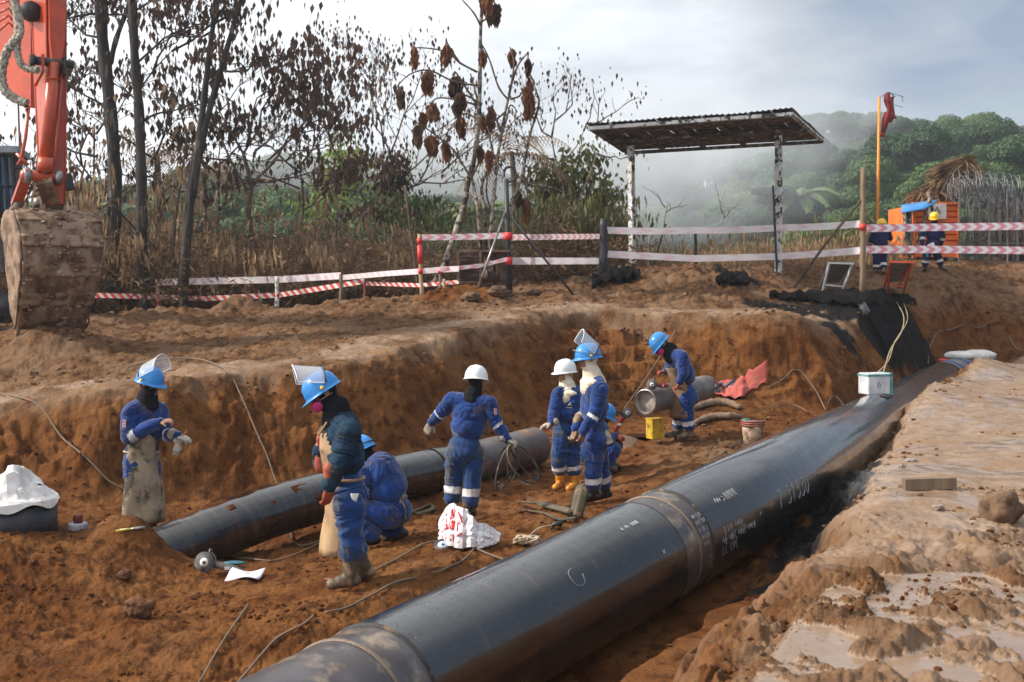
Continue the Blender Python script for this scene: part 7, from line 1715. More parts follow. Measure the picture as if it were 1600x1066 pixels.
cable('cable', [hit(1412, 476, 80, 60)+Vector((0, 0, .05)), Vector(px(1418, 500, 70)), Vector(px(1398, 535, 78)), Vector(px(1388, 565, 84)), Vector(px(1368, 585, 92)), Vector(px(1356, 590, 96))], .013, M['strap'], 'left of two pale cables hanging from the charred corner to the box', group=CG)
cable('cable', [hit(1400, 474, 80, 60)+Vector((0, 0, .05)), Vector(px(1412, 495, 70)), Vector(px(1408, 520, 76)), Vector(px(1392, 545, 80)), Vector(px(1384, 570, 86)), Vector(px(1378, 592, 96))], .013, M['strap'], 'right of two pale cables hanging from the charred corner to the box', group=CG)
cable('cable', [Vector(px(1292, 640, 100)), Vector(px(1298, 622, 100)), Vector(px(1308, 620, 100)), Vector(px(1318, 634, 102))], .014, RK, 'short black cable loop rising behind the big pipeline', group=CG)
cable('cable', gpts([(1450, 572), (1456, 540), (1478, 515), (1512, 505), (1548, 504), (1575, 518), (1610, 545)], 75, 55), .02, RP, 'long cable arching over the soil bank beyond the pipeline end', group=CG, lift=.03)
# ---- right bank: plank, rock, stones; rock in front left
def rock(x, y, s0, s1, r_, m, label, name='rock', cat='rock', sink=.35, group=None, seed=0):
    c = hit(x, y, s0, s1); bm = bmesh.new(); bmesh.ops.create_icosphere(bm, subdivisions=4, radius=1); V = np.array([v.co[:] for v in bm.verts]); Fc = [[v.index for v in f.verts] for f in bm.faces]; bm.free()
    n_ = fbm(V[:, 0]*1.1+seed, V[:, 1]*1.1, V[:, 2]*1.1, 5, .58); q = np.round(V*2.2)/2.2; V = V*.8+.2*q/np.linalg.norm(q+1e-6, axis=1)[:, None]; V = V*(1+.32*n_)[:, None]*np.array(r_); mb = MB(); mb.add([Vector(v)+c+Vector((0, 0, r_[2]*(1-sink*1.4))) for v in V], Fc, 0, True); o = mb.build(name, m); tag(o, label, cat, group); return o
earth = mat('clotted_earth', (.15, .085, .045), .9, c2=(.08, .042, .022), vs=9, bump=.012, bs=30); oearth = mat('orange_earth_rock', (.12, .046, .014), .9, c2=(.075, .028, .009), vs=7, bump=.012, bs=30)
rock(1563, 812, 200, 150, (.16, .14, .15), earth, 'upright earth clod standing on the right bank', name='earth_clod', cat='clod', seed=1)
rock(217, 962, 260, 165, (.115, .08, .085), oearth, 'large orange rock half buried in the slope at lower left', seed=2)
rock(195, 905, 230, 160, (.06, .05, .05), oearth, 'small orange rock above the large one at lower left', seed=3)
rock(1466, 815, 190, 150, (.05, .045, .03), M['stone'], 'small grey stone leaning on the plank on the right bank', name='stone', cat='stone', seed=4)
rock(1424, 722, 160, 120, (.06, .045, .025), M['stone'], 'flat dark stone lying on the wet right bank', name='stone', cat='stone', seed=5)
rock(1409, 730, 160, 120, (.035, .03, .02), M['stone'], 'small brown stone left of the flat dark stone', name='stone', cat='stone', seed=6)
for k, (x, y, r_, lb) in enumerate(((735, 470, .2, 'boulder lump nearest the generator left corner'), (778, 462, .22, 'pale boulder under the right side of the generator'), (790, 463, .14, 'small boulder at the foot of the hooked pole'), (835, 462, .15, 'dark boulder right of the hooked pole'))):
    rock(x, y, 82, 66, (r_, r_*.8, r_*.6), earth, lb, name='boulder', cat='boulder', group='boulders by the generator', seed=7+k)
a = hit(1412, 820, 175, 150); b = hit(1492, 806, 175, 150); mb = MB(); mb.beam(a+Vector((0, 0, .05)), b+Vector((0, 0, .06)), .09, .10); o = mb.build('wood_plank', M['wood']); tag(o, 'muddy broken plank lying on the right bank', 'plank')
# ---------------------------------------------------------------- hill, forest, trees, undergrowth, air
DH = 210.
CREST = [(-500, 330), (0, 322), (250, 312), (430, 282), (500, 268), (560, 262), (640, 262), (720, 275), (820, 272), (900, 262), (960, 250), (1050, 235), (1120, 215), (1190, 200), (1250, 184), (1300, 183), (1350, 197), (1420, 212), (1460, 205), (1530, 196), (1600, 196), (2200, 190)]
def hill(X, Y):
    xs = np.array([(c[0]-800)*DH/FPX for c in CREST]); hs = np.array([ZC+(YH-c[1])*DH/FPX-9 for c in CREST])
    c = np.interp(X, xs, hs); base = -3.5+.02*X
    t = np.clip((Y-62)/(DH-62), 0, 1); z = base+(c-base)*(t**1.15)
    z = z+2.2*fbm(X*.022, Y*.022, 3., 3)*sst(60, 110, Y)
    return np.where(Y > DH, c+(DH-Y)*.22, z)
xs = np.linspace(-330, 330, 120); ys = np.concatenate([np.linspace(44, 62, 8), np.linspace(64, 420, 90)])
XX, YY = np.meshgrid(xs, ys); ZZ = hill(XX, YY); h_, w_ = XX.shape; I = np.arange(h_*w_).reshape(h_, w_)
hm = mat('forest_floor', (.03, .04, .016), .95, c2=(.05, .045, .022), vs=.08)
o = fastmesh('hillside', np.c_[XX.ravel(), YY.ravel(), ZZ.ravel()], np.c_[I[:-1, :-1].ravel(), I[:-1, 1:].ravel(), I[1:, 1:].ravel(), I[1:, :-1].ravel()], hm); o['kind'] = 'structure'
def leaf_mat(name, stops, transl=.25, rough=.6):
    m = bpy.data.materials.new(name); m.use_nodes = True; n, l = m.node_tree.nodes, m.node_tree.links; b = n['Principled BSDF']
    oi = n.new('ShaderNodeObjectInfo'); t = n.new('ShaderNodeTexCoord'); no = n.new('ShaderNodeTexNoise'); no.inputs['Scale'].default_value = .8; l.new(t.outputs['Object'], no.inputs[0])
    ad = n.new('ShaderNodeMath'); ad.operation = 'MULTIPLY_ADD'; l.new(no.outputs[0], ad.inputs[0]); ad.inputs[1].default_value = .5; ad.inputs[2].default_value = -.25
    a2 = n.new('ShaderNodeMath'); a2.operation = 'ADD'; l.new(oi.outputs['Random'], a2.inputs[0]); l.new(ad.outputs[0], a2.inputs[1])
    r = n.new('ShaderNodeValToRGB'); el = r.color_ramp.elements
    while len(el) < len(stops): el.new(.5)
    for e, (p, c) in zip(el, stops): e.position = p; e.color = (*c, 1)
    l.new(a2.outputs[0], r.inputs[0]); l.new(r.outputs[0], b.inputs['Base Color']); b.inputs['Roughness'].default_value = rough
    tr = n.new('ShaderNodeBsdfTranslucent'); l.new(r.outputs[0], tr.inputs[0]); ms = n.new('ShaderNodeMixShader'); ms.inputs[0].default_value = transl; l.new(b.outputs[0], ms.inputs[1]); l.new(tr.outputs[0], ms.inputs[2]); l.new(ms.outputs[0], n['Material Output'].inputs[0])
    return m
M['forest'] = leaf_mat('rainforest_leaf', [(0, (.010, .032, .008)), (.35, (.018, .056, .011)), (.6, (.034, .085, .014)), (.85, (.07, .125, .02)), (1, (.13, .165, .04))])
def leaf_quads(C, N, size, aspect=.55, seed=0):
    """C centres, N normals, size per leaf -> verts, quads"""
    n = len(C); r = np.random.RandomState(seed); T = np.cross(N, r.normal(size=(n, 3))); T /= np.linalg.norm(T, axis=1)[:, None]+1e-9; B = np.cross(N, T); s = size[:, None]
    V = np.stack([C-T*s, C-B*s*aspect+N*s*.15, C+T*s, C+B*s*aspect+N*s*.15], 1).reshape(-1, 3)
    return V, np.arange(n*4).reshape(n, 4)
def crown_proto(i, kind):
    r = np.random.RandomState(40+i); C = []; N = []; nb = 13
    if kind == 'round':
        rad = 3.6+r.rand()*1.2; ctr = []
        for k in range(nb):
            a = r.rand()*6.28; e = r.rand()*.9; d = rad*(.35+.6*r.rand()); ctr.append((d*math.cos(a)*math.cos(e*.8), d*math.sin(a)*math.cos(e*.8), 6.5+rad*.62*math.sin(e*1.5)-.6, .9+1.0*r.rand()))
        for (x, y, z, b) in ctr:
            m = int(420*b*b)+150; v = r.normal(size=(m, 3)); v /= np.linalg.norm(v, axis=1)[:, None]; v[:, 2] = np.abs(v[:, 2])*1.0-.35; v /= np.linalg.norm(v, axis=1)[:, None]
            C.append(np.c_[x, y, z]+v*b*np.array([1.15, 1.15, .8])*(.8+.3*r.rand(m, 1))); N.append(v+r.normal(size=(m, 3))*.35)
        C = np.concatenate(C); N = np.concatenate(N); N /= np.linalg.norm(N, axis=1)[:, None]
        V, Q = leaf_quads(C, N, .09+.13*r.rand(len(C)), .6, i)
    else:                         # palm / feathery crown
        V = []; Q = []
        for k in range(16):
            a = k/16*6.28+r.rand()*.3; e = .9-.9*r.rand(); c = np.array([0, 0, 8.0]); d = np.array([math.cos(a)*math.cos(e), math.sin(a)*math.cos(e), math.sin(e)])
            for j in range(7):
                e2 = c+d*.55; sd = np.cross(d, [0, 0, 1.]); sd /= np.linalg.norm(sd)+1e-9; w = .55*math.sin((j+1)/8*3.1)+.05
                b = len(V); V += [c, c+sd*w-[0, 0, w*.5], e2+sd*w*.9-[0, 0, w*.5], e2]; V += [c, c-sd*w-[0, 0, w*.5], e2-sd*w*.9-[0, 0, w*.5], e2]; Q += [(b, b+1, b+2, b+3), (b+4, b+5, b+6, b+7)]
                c = e2; d = d+np.array([0, 0, -.22]); d /= np.linalg.norm(d)
        V = np.array(V); Q = np.array(Q)
    # trunk
    mb = MB(); mb.tube([(0, 0, -2), (.15*r.normal(), .15*r.normal(), 4), (.2, .1, 8.0 if kind != 'round' else 6.5)], [.22, .17, .1], 5); tv = np.array(mb.v); tf = [f for f in mb.f if len(f) == 4]
    me = bpy.data.meshes.new('crown%d' % i); A = np.concatenate([V, tv]); qs = [tuple(q) for q in Q]+[tuple(k+len(V) for k in f) for f in tf]
    me.from_pydata(A.tolist(), [], qs); me.materials.append(M['forest']); me.materials.append(M['bark_pale']); me.polygons.foreach_set('material_index', [0]*len(Q)+[1]*len(tf)); me.update()
    return bpy.data.objects.new('crown_kind', me)
def forest():
    col = bpy.data.collections.new('forest_kinds'); 
    for i in range(7): col.objects.link(crown_proto(i, 'round' if i < 5 else 'palm'))
    r = np.random.RandomState(9); pts = []; Y = 66.
    while Y < 226:
        sp = 3.6+Y*.022; w = .52*Y+14
        for X in np.arange(-w, w, sp): pts.append((X+r.uniform(-.45, .45)*sp, Y+r.uniform(-.5, .5)*sp))
        Y += sp*.95
    P_ = np.array(pts); z = hill(P_[:, 0], P_[:, 1]); me = bpy.data.meshes.new('forest_points'); me.from_pydata(np.c_[P_, z-.5].tolist(), [], [])
    n = len(P_); sc = .55+.75*r.rand(n)**1.3; sc[r.rand(n) < .03] *= 1.3; sc *= np.clip((P_[:, 1]-45)/75, .38, 1)
    idx = np.where(r.rand(n) < .085, 5+r.randint(0, 2, n), r.randint(0, 5, n))
    for nm, typ, dat in (('tsc', 'FLOAT', sc), ('trot', 'FLOAT', r.rand(n)*6.28), ('tidx', 'INT', idx)):
        a = me.attributes.new(nm, typ, 'POINT'); a.data.foreach_set('value', dat.astype(np.int32 if typ == 'INT' else np.float32))
    o = bpy.data.objects.new('hill_forest', me); COL.objects.link(o); tag(o, 'dense green rainforest covering the misty hillside beyond the site', 'forest', kind='stuff')
    g = bpy.data.node_groups.new('forest_scatter', 'GeometryNodeTree'); g.interface.new_socket('Geometry', in_out='INPUT', socket_type='NodeSocketGeometry'); g.interface.new_socket('Geometry', in_out='OUTPUT', socket_type='NodeSocketGeometry')
    N_ = g.nodes; gi = N_.new('NodeGroupInput'); go = N_.new('NodeGroupOutput'); ip = N_.new('GeometryNodeInstanceOnPoints'); ci = N_.new('GeometryNodeCollectionInfo'); ci.inputs['Collection'].default_value = col; ci.inputs['Separate Children'].default_value = True; ci.inputs['Reset Children'].default_value = True
    def na(nm, dt): a = N_.new('GeometryNodeInputNamedAttribute'); a.data_type = dt; a.inputs['Name'].default_value = nm; return a.outputs['Attribute']
    cx = N_.new('ShaderNodeCombineXYZ'); g.links.new(na('trot', 'FLOAT'), cx.inputs[2]); er = N_.new('FunctionNodeEulerToRotation'); g.links.new(cx.outputs[0], er.inputs[0])
    g.links.new(gi.outputs[0], ip.inputs['Points']); g.links.new(ci.outputs[0], ip.inputs['Instance']); ip.inputs['Pick Instance'].default_value = True
    g.links.new(na('tidx', 'INT'), ip.inputs['Instance Index']); g.links.new(er.outputs[0], ip.inputs['Rotation']); g.links.new(na('tsc', 'FLOAT'), ip.inputs['Scale']); g.links.new(ip.outputs[0], go.inputs[0])
    md = o.modifiers.new('scatter', 'NODES'); md.node_group = g
forest()
# ---- dry undergrowth: stalks with hanging dead leaves, and green leaf masses
M['leaf_brush'] = mat('brown_brush_leaf', (.17, .10, .052), .85, c2=(.08, .046, .026), vs=1.1, transl=.25, c3=(.34, .2, .10), c3s=1.6)
def gzb(X, D):
    X = np.asarray(X, float); D = np.asarray(D, float); return tlook(X, np.minimum(D, 59))
def stalks(name, n, xr, sr, hr, m, label, cat, seed, rad=.012, leaves=None, lean=.25, curve=.5, leafn=0, leafsize=.14, yjit=1.0, hfun=None, down=.85):
    r = np.random.RandomState(seed); V = []; Q = []; LC = []; LN = []; LS = []
    x = r.uniform(xr[0], xr[1], n); s = r.uniform(sr[0], sr[1], n); D = FPX/s; X = (x-800)/s; z = gzb(X, D)-.15
    H = r.uniform(hr[0], hr[1], n)
    if hfun is not None: H = H*hfun(x)
    segs = 5
    for i in range(n):
        a = r.rand()*6.28; d = np.array([math.cos(a)*lean*r.rand(), math.sin(a)*lean*r.rand(), 1.]); d /= np.linalg.norm(d); p = np.array([X[i], D[i], z[i]]); bend = np.array([math.cos(a), math.sin(a), -.3])*curve*r.rand()/segs
        rr = rad*(.6+.9*r.rand()); prev = None; L = H[i]/segs
        for k in range(segs+1):
            q = rr*(1-.8*k/segs); b = len(V); V += [p+[q, 0, 0], p+[-q*.5, q*.87, 0], p+[-q*.5, -q*.87, 0]]
            if prev is not None:
                for j in range(3): Q.append((prev+j, prev+(j+1) % 3, b+(j+1) % 3, b+j))
            prev = b
            if leafn and k >= 1:
                for j in range(leafn):
                    LC.append(p+d*L*r.rand()+r.normal(size=3)*[.16, .16, .05]); v = r.normal(size=3); LN.append(v); LS.append(leafsize*(.4+1.2*r.rand()))
            p = p+d*L; d = d+bend; d /= np.linalg.norm(d)
    V = np.array(V); Q = np.array(Q); mi = np.zeros(len(Q), int); mats = [m]
    if LC:
        LC = np.array(LC); LN = np.array(LN); LN[:, 2] *= .25; LN /= np.linalg.norm(LN, axis=1)[:, None]; LS = np.array(LS); nL = len(LC)
        T = np.c_[r.normal(size=nL)*(1-down), r.normal(size=nL)*(1-down), -np.ones(nL)*down-.1]; T /= np.linalg.norm(T, axis=1)[:, None]; B = np.cross(LN, T); B /= np.linalg.norm(B, axis=1)[:, None]+1e-9; s_ = LS[:, None]
        LV = np.stack([LC, LC+T*s_*.8+B*s_*.20, LC+T*s_*2.0, LC+T*s_*.8-B*s_*.20], 1).reshape(-1, 3); LQ = np.arange(nL*4).reshape(nL, 4)+len(V)
        V = np.concatenate([V, LV]); Q = np.concatenate([Q, LQ]); mi = np.r_[mi, np.ones(nL, int)]; mats = [m, leaves]
    o = fastmesh(name, V, Q, mats, False, matidx=mi); tag(o, label, cat, kind='stuff'); return o
hf = lambda x: np.interp(x, [0, 200, 300, 420, 520, 640, 760, 900, 960], [1.1, 1.0, .8, .72, .62, .5, .45, .5, .45])
stalks('dry_bamboo_thicket', 750, (-260, 700), (50, 60), (1.4, 5.0), M['leaf_dry2'], 'thicket of dry brown stalks with hanging dead leaves behind the left barrier', 'thicket', 1, .017, M['leaf_dry'], .8, 2.2, 12, .19, hfun=lambda x: hf(x)*(.72+.5*np.abs(perlin(x*.023, x*0+3., 1.))*2))
stalks('dry_undergrowth', 3400, (-200, 960), (50, 62), (.8, 3.2), M['leaf_dry2'], 'dry tangled undergrowth along the far edge of the cleared ground', 'undergrowth', 2, .011, M['leaf_brush'], 1.1, 2.6, 7, .09, hfun=lambda x: np.interp(x, [0, 500, 640, 960], [1.25, 1.05, .75, .6])*(.6+.9*np.abs(perlin(x*.03, x*0+8., 1.))*2), down=.3)
stalks('green_undergrowth', 800, (300, 900), (42, 52), (.9, 3.0), M['bark'], 'green and olive bushes mixed into the dry thicket', 'undergrowth', 3, .012, M['leaf_green'], .6, 1.2, 14, .15, hfun=lambda x: np.interp(x, [300, 500, 640, 960], [.8, .85, .75, .8]), down=.35)
stalks('olive_undergrowth', 300, (845, 950), (50, 56), (.9, 2.5), M['bark'], 'olive bamboo clump left of the open shelter', 'bamboo', 4, .014, M['leaf_olive'], .35, 1.0, 15, .14)
stalks('tall_dry_grass', 1500, (930, 1400), (46, 56), (.4, 1.25), M['leaf_dry'], 'tall dry grass and reeds behind the open shelter', 'grass', 5, .009, M['leaf_dry'], .8, 1.8, 2, .10)
stalks('reeds', 500, (940, 1380), (38, 46), (.8, 2.0), M['leaf_olive'], 'olive reeds in the hollow behind the open shelter', 'reeds', 6, .010, M['leaf_olive'], .5, 1.4, 5, .15)
stalks('roadside_brush', 260, (1350, 1405), (42, 46), (1.0, 2.2), M['bark'], 'olive brush left of the orange container', 'brush', 7, .012, M['leaf_olive'], .6, 1.2, 10, .12, down=.3)
stalks('dry_brush', 260, (1560, 1700), (44, 49), (1.0, 2.4), M['leaf_dry2'], 'dry brush behind the wire enclosure', 'brush', 8, .012, M['leaf_dead'], .6, 1.2, 6, .12, down=.3)
# ---- trees one can tell apart
def limb(mb, pts, r0, r1, n=8, sub=5):
    q = pipe_path(pts, sub); m = len(q); mb.tube(q, [(r0+(r1-r0)*i/(m-1))*(1+.10*math.sin(i*1.7)) for i in range(m)], n); return q
def leafcloud(parent, name, C, size, m, down=.9, seed=0, asp=.22):
    C = np.array(C); r = np.random.RandomState(seed); n = len(C); N = r.normal(size=(n, 3)); N[:, 2] *= .3; N /= np.linalg.norm(N, axis=1)[:, None]; T = np.c_[r.normal(size=n)*(1-down), r.normal(size=n)*(1-down), -np.ones(n)*down-.1]; T /= np.linalg.norm(T, axis=1)[:, None]; B = np.cross(N, T); B /= np.linalg.norm(B, axis=1)[:, None]; s = (size*(.5+r.rand(n)))[:, None]
    V = np.stack([C, C+T*s*.8+B*s*asp*2, C+T*s*2, C+T*s*.8-B*s*asp*2], 1).reshape(-1, 3)-np.array(wloc(parent)); o = fastmesh(name, V, np.arange(n*4).reshape(n, 4), m, False, parent=parent); o['kind'] = 'stuff'; return o
def twigs(mb, start, d, L, r, depth, tips, rr, spread=.7, up=.0):
    d = d/np.linalg.norm(d); p = start; pts = [p]
    for k in range(3): p = p+d*L/3+rr.normal(size=3)*L*.06; d = d+rr.normal(size=3)*.15+np.array([0, 0, up]); d /= np.linalg.norm(d); pts.append(p)
    mb.tube([Vector(q) for q in pts], [r, r*.85, r*.7, r*.55], 4 if depth < 2 else 5)
    if depth == 0: tips.append(pts[-1]); tips.append(pts[-2]); return
    for k in range(3):
        a = rr.normal(size=3)*spread; a[2] = abs(a[2])*.4; twigs(mb, pts[1+k] if k < 3 else p, d+a, L*.68, r*.55, depth-1, tips, rr, spread, up)
def tree(name, label, trunks, s, bark, group=None, boughs=(), leaf=None, lsize=.12, lper=8, lspread=.28, depth=2, seed=0, down=.9, base=None, crown='crown', blen=1.3, spread=.7, cat='tree'):
    rr = np.random.RandomState(seed); x0, y0 = trunks[0][0][0]; X, D = XD(x0, s); b = Vector((X, D, float(gzb(X, D))))
    root = empty(name, b, label, cat, group); mb = MB()
    for (pp, r0, r1) in trunks:
        pts = [Vector(px(x, y, s+(q[0] if q else 0))) for (x, y, *q) in pp]
        if pp is trunks[0][0]: pts = [Vector((pts[0].x, pts[0].y, b.z-.3))]+pts
        limb(mb, pts, r0, r1)
    mb.build('trunk', bark, root)
    tips = []; 
    if boughs:
        mb = MB()
        for (x, y, dx, dy, L) in boughs:
            st = np.array(px(x, y, s)); d = np.array([dx, rr.normal()*.5, dy]); twigs(mb, st, d, L, .035 if depth > 1 else .02, depth, tips, rr, spread)
        mb.build('branches', bark, root)['kind'] = 'stuff'
    if leaf is not None and tips:
        C = np.repeat(np.array(tips), lper, 0)+rr.normal(size=(len(tips)*lper, 3))*lspread; leafcloud(root, crown, C, lsize, leaf, down, seed, .24)
    return root
tree('burnt_tree', 'thick charred trunk with pale patches, second trunk from the excavator arm', [([(172, 490), (176, 380), (180, 290), (172, 170), (160, 60), (155, -60)], .20, .15), ([(172, 100), (182, 60), (200, 10), (212, -40)], .08, .05)], 61, M['bark_black'],
     boughs=[(160, 60, -1, .6, 2.0), (172, 170, -.9, .3, 1.6), (156, 0, -1, .4, 2.2), (200, 10, .8, .5, 1.5), (165, 120, -.8, .2, 1.6), (158, 20, -.6, -.2, 1.5)], leaf=M['leaf_dead'], lsize=.095, lper=3, lspread=.16, depth=3, seed=1)
tree('burnt_tree', 'tall straight charred trunk right of the forked one', [([(226, 485), (222, 380), (221, 290), (217, 170), (210, 80), (205, -60)], .16, .11), ([(221, 190), (245, 178), (275, 172), (306, 160)], .035, .015), ([(219, 140), (240, 110), (268, 80)], .03, .012)], 62, M['bark_black'],
     boughs=[(213, 100, 1, .3, 1.8), (206, 20, 1, .5, 2.0), (268, 80, .8, .4, 1.4), (240, 110, .6, .7, 1.4), (208, 40, -1, .4, 1.5), (217, 160, -.7, .5, 1.4)], leaf=M['leaf_dead'], lsize=.095, lper=3, lspread=.16, depth=3, seed=2)
tree('burnt_tree', 'black twin stemmed tree whose two thin stems part high up', [([(285, 495), (290, 400), (300, 300), (312, 210), (324, 110), (334, 30), (340, -50)], .14, .05), ([(300, 310), (318, 210), (345, 110), (368, 30), (384, -30)], .10, .045), ([(285, 440), (292, 330), (303, 240)], .10, .05)], 63, M['bark_black'],
     boughs=[(330, 50, -1, .3, 1.4), (338, 0, .9, .4, 1.4), (345, 110, 1, .1, 1.3)], leaf=M['leaf_dead'], lsize=.095, lper=2, lspread=.16, depth=3, seed=3)
tree('leafy_burnt_tree', 'tree with a broad crown of dead dark leaves right of the twin stems', [([(400, 470), (398, 400), (388, 330), (392, 290), (380, 240)], .10, .05), ([(392, 290), (430, 250), (450, 215)], .05, .02), ([(388, 300), (360, 250), (340, 200)], .045, .02)], 58, M['bark'],
     boughs=[(380, 240, -.6, .8, 2.0), (380, 240, .5, .9, 2.2), (450, 215, .6, .6, 1.6), (430, 250, 1, .2, 1.7), (340, 200, -.5, .5, 1.6), (392, 280, .9, .0, 1.7), (360, 250, -1, .1, 1.5), (385, 230, .1, 1, 1.9), (420, 250, .7, .7, 2.0), (400, 235, .3, .6, 1.7)], leaf=M['leaf_dead'], lsize=.11, lper=4, lspread=.16, depth=3, seed=4)
tree('crooked_sapling', 'thin crooked bare stem standing between the charred trunks', [([(271, 480), (270, 400), (276, 330), (286, 260), (292, 215), (284, 180), (296, 170)], .045, .02), ([(286, 255), (272, 210), (262, 195)], .02, .01)], 62, M['bark'], boughs=[(284, 180, -.4, .8, .6), (296, 170, .8, .4, .6)], depth=1, seed=5)
for k, (x, s_, lb) in enumerate(((128, 60, 'slender brown trunk nearest the excavator bucket'), (150, 57, 'pale leaning trunk just right of the excavator bucket'), (245, 58, 'slender pale trunk between the two tall charred trunks and the twin tree'), (338, 56, 'thin pale trunk right of the twin stemmed tree'), (468, 55, 'thin pale trunk at the right end of the dead leafy crown'), (60, 57, 'brown trunk half hidden behind the excavator arm'), (20, 56, 'brown trunk behind the excavator cab'))):
    h = [250, 200, 230, 250, 250, 60, 60][k]
    tree('slim_tree', lb, [([(x, 480), (x+4*math.sin(k), 400), (x-6+3*k, 320), (x+6*math.cos(k*2), h)], .06, .025)], s_, M['bark_pale'] if k % 2 else M['bark'], group='slim trees in the dry thicket', boughs=[(x-4+2*k, 330, 1, .8, 1.2), (x, h+20, -.8, .8, 1.3), (x, h+10, .7, .9, 1.4), (x, h+45, -1, .3, 1.3)], leaf=M['leaf_dead' if k != 2 else 'leaf_dry'], lsize=.10, lper=2 if k < 5 else 10, seed=20+k)
tree('slanting_dead_branch', 'long thin dead branch slanting down through the thicket behind the bucket', [([(330, 470), (290, 430), (240, 385), (185, 330), (130, 262), (118, 240)], .045, .02)], 60, M['bark_black'], cat='branch', seed=8)
tree('bare_tree', 'grey bare tree with a wide airy crown in the mist', [([(648, 455), (640, 420), (625, 380), (592, 345), (562, 300), (545, 270)], .09, .035), ([(625, 380), (632, 330), (622, 280), (610, 240)], .06, .02), ([(592, 345), (620, 310), (655, 285), (690, 270)], .035, .012), ([(562, 300), (590, 260), (600, 230)], .03, .012)], 46, M['bark'],
     boughs=[(545, 270, -1, .6, 2.4), (545, 270, -.4, 1, 2.4), (610, 240, -.5, .9, 2.2), (610, 240, .6, .9, 2.3), (600, 230, .1, 1, 2.0), (690, 270, .8, .5, 2.0), (622, 280, .8, .7, 2.2), (562, 300, -1, .1, 2.2), (655, 285, .3, 1, 1.8), (625, 300, 1, .1, 2.3)], leaf=M['leaf_dead'], lsize=.08, lper=3, lspread=.22, depth=3, seed=9)
rr_ = np.random.RandomState(70)
def vines(parent, x, y, s, w, h, n, m, nm):
    C = np.array(px(x, y, s))+rr_.normal(size=(n, 3))*np.array([w, w, h]); leafcloud(parent, nm, C, .10, m, .75, 5)
t_ = bpy.data.objects['bare_tree']; vines(t_, 612, 268, 46, .35, .42, 900, M['leaf_dead'], 'vine_tangle'); vines(t_, 655, 345, 46, .9, .22, 900, M['leaf_green'], 'crown'); vines(t_, 600, 330, 46, .8, .15, 500, M['leaf_dead'], 'crown'); vines(t_, 650, 315, 46, .6, .18, 350, M['leaf_green'], 'crown')
tree('lime_green_tree', 'sunlit pale green tree in the gap of the thicket', [([(556, 440), (556, 380), (560, 340), (552, 300)], .07, .03)], 42, M['bark_pale'], boughs=[(556, 330, -.8, .6, 1.2), (556, 330, .8, .6, 1.2), (552, 300, -.5, .7, 1.1), (556, 345, 1, .1, 1.2), (556, 345, -1, .2, 1.1), (552, 305, .4, 1, 1.1)], leaf=mat('lime_leaf', (.22, .30, .06), .6, c2=(.13, .2, .04), vs=2, transl=.4), lsize=.10, lper=20, lspread=.3, down=.4, seed=10)
tree('bent_dead_tree', 'pale dead forked trunk with clusters of dark leaves', [([(545, 460), (540, 400), (532, 350), (525, 310), (515, 290)], .05, .02), ([(538, 390), (520, 340), (508, 325)], .03, .015)], 52, M['bark_pale'], boughs=[(515, 290, -1, .3, .9), (525, 300, -.6, .6, .9), (515, 290, .3, .7, .7)], leaf=M['leaf_dead'], lsize=.15, lper=5, depth=1, seed=11)
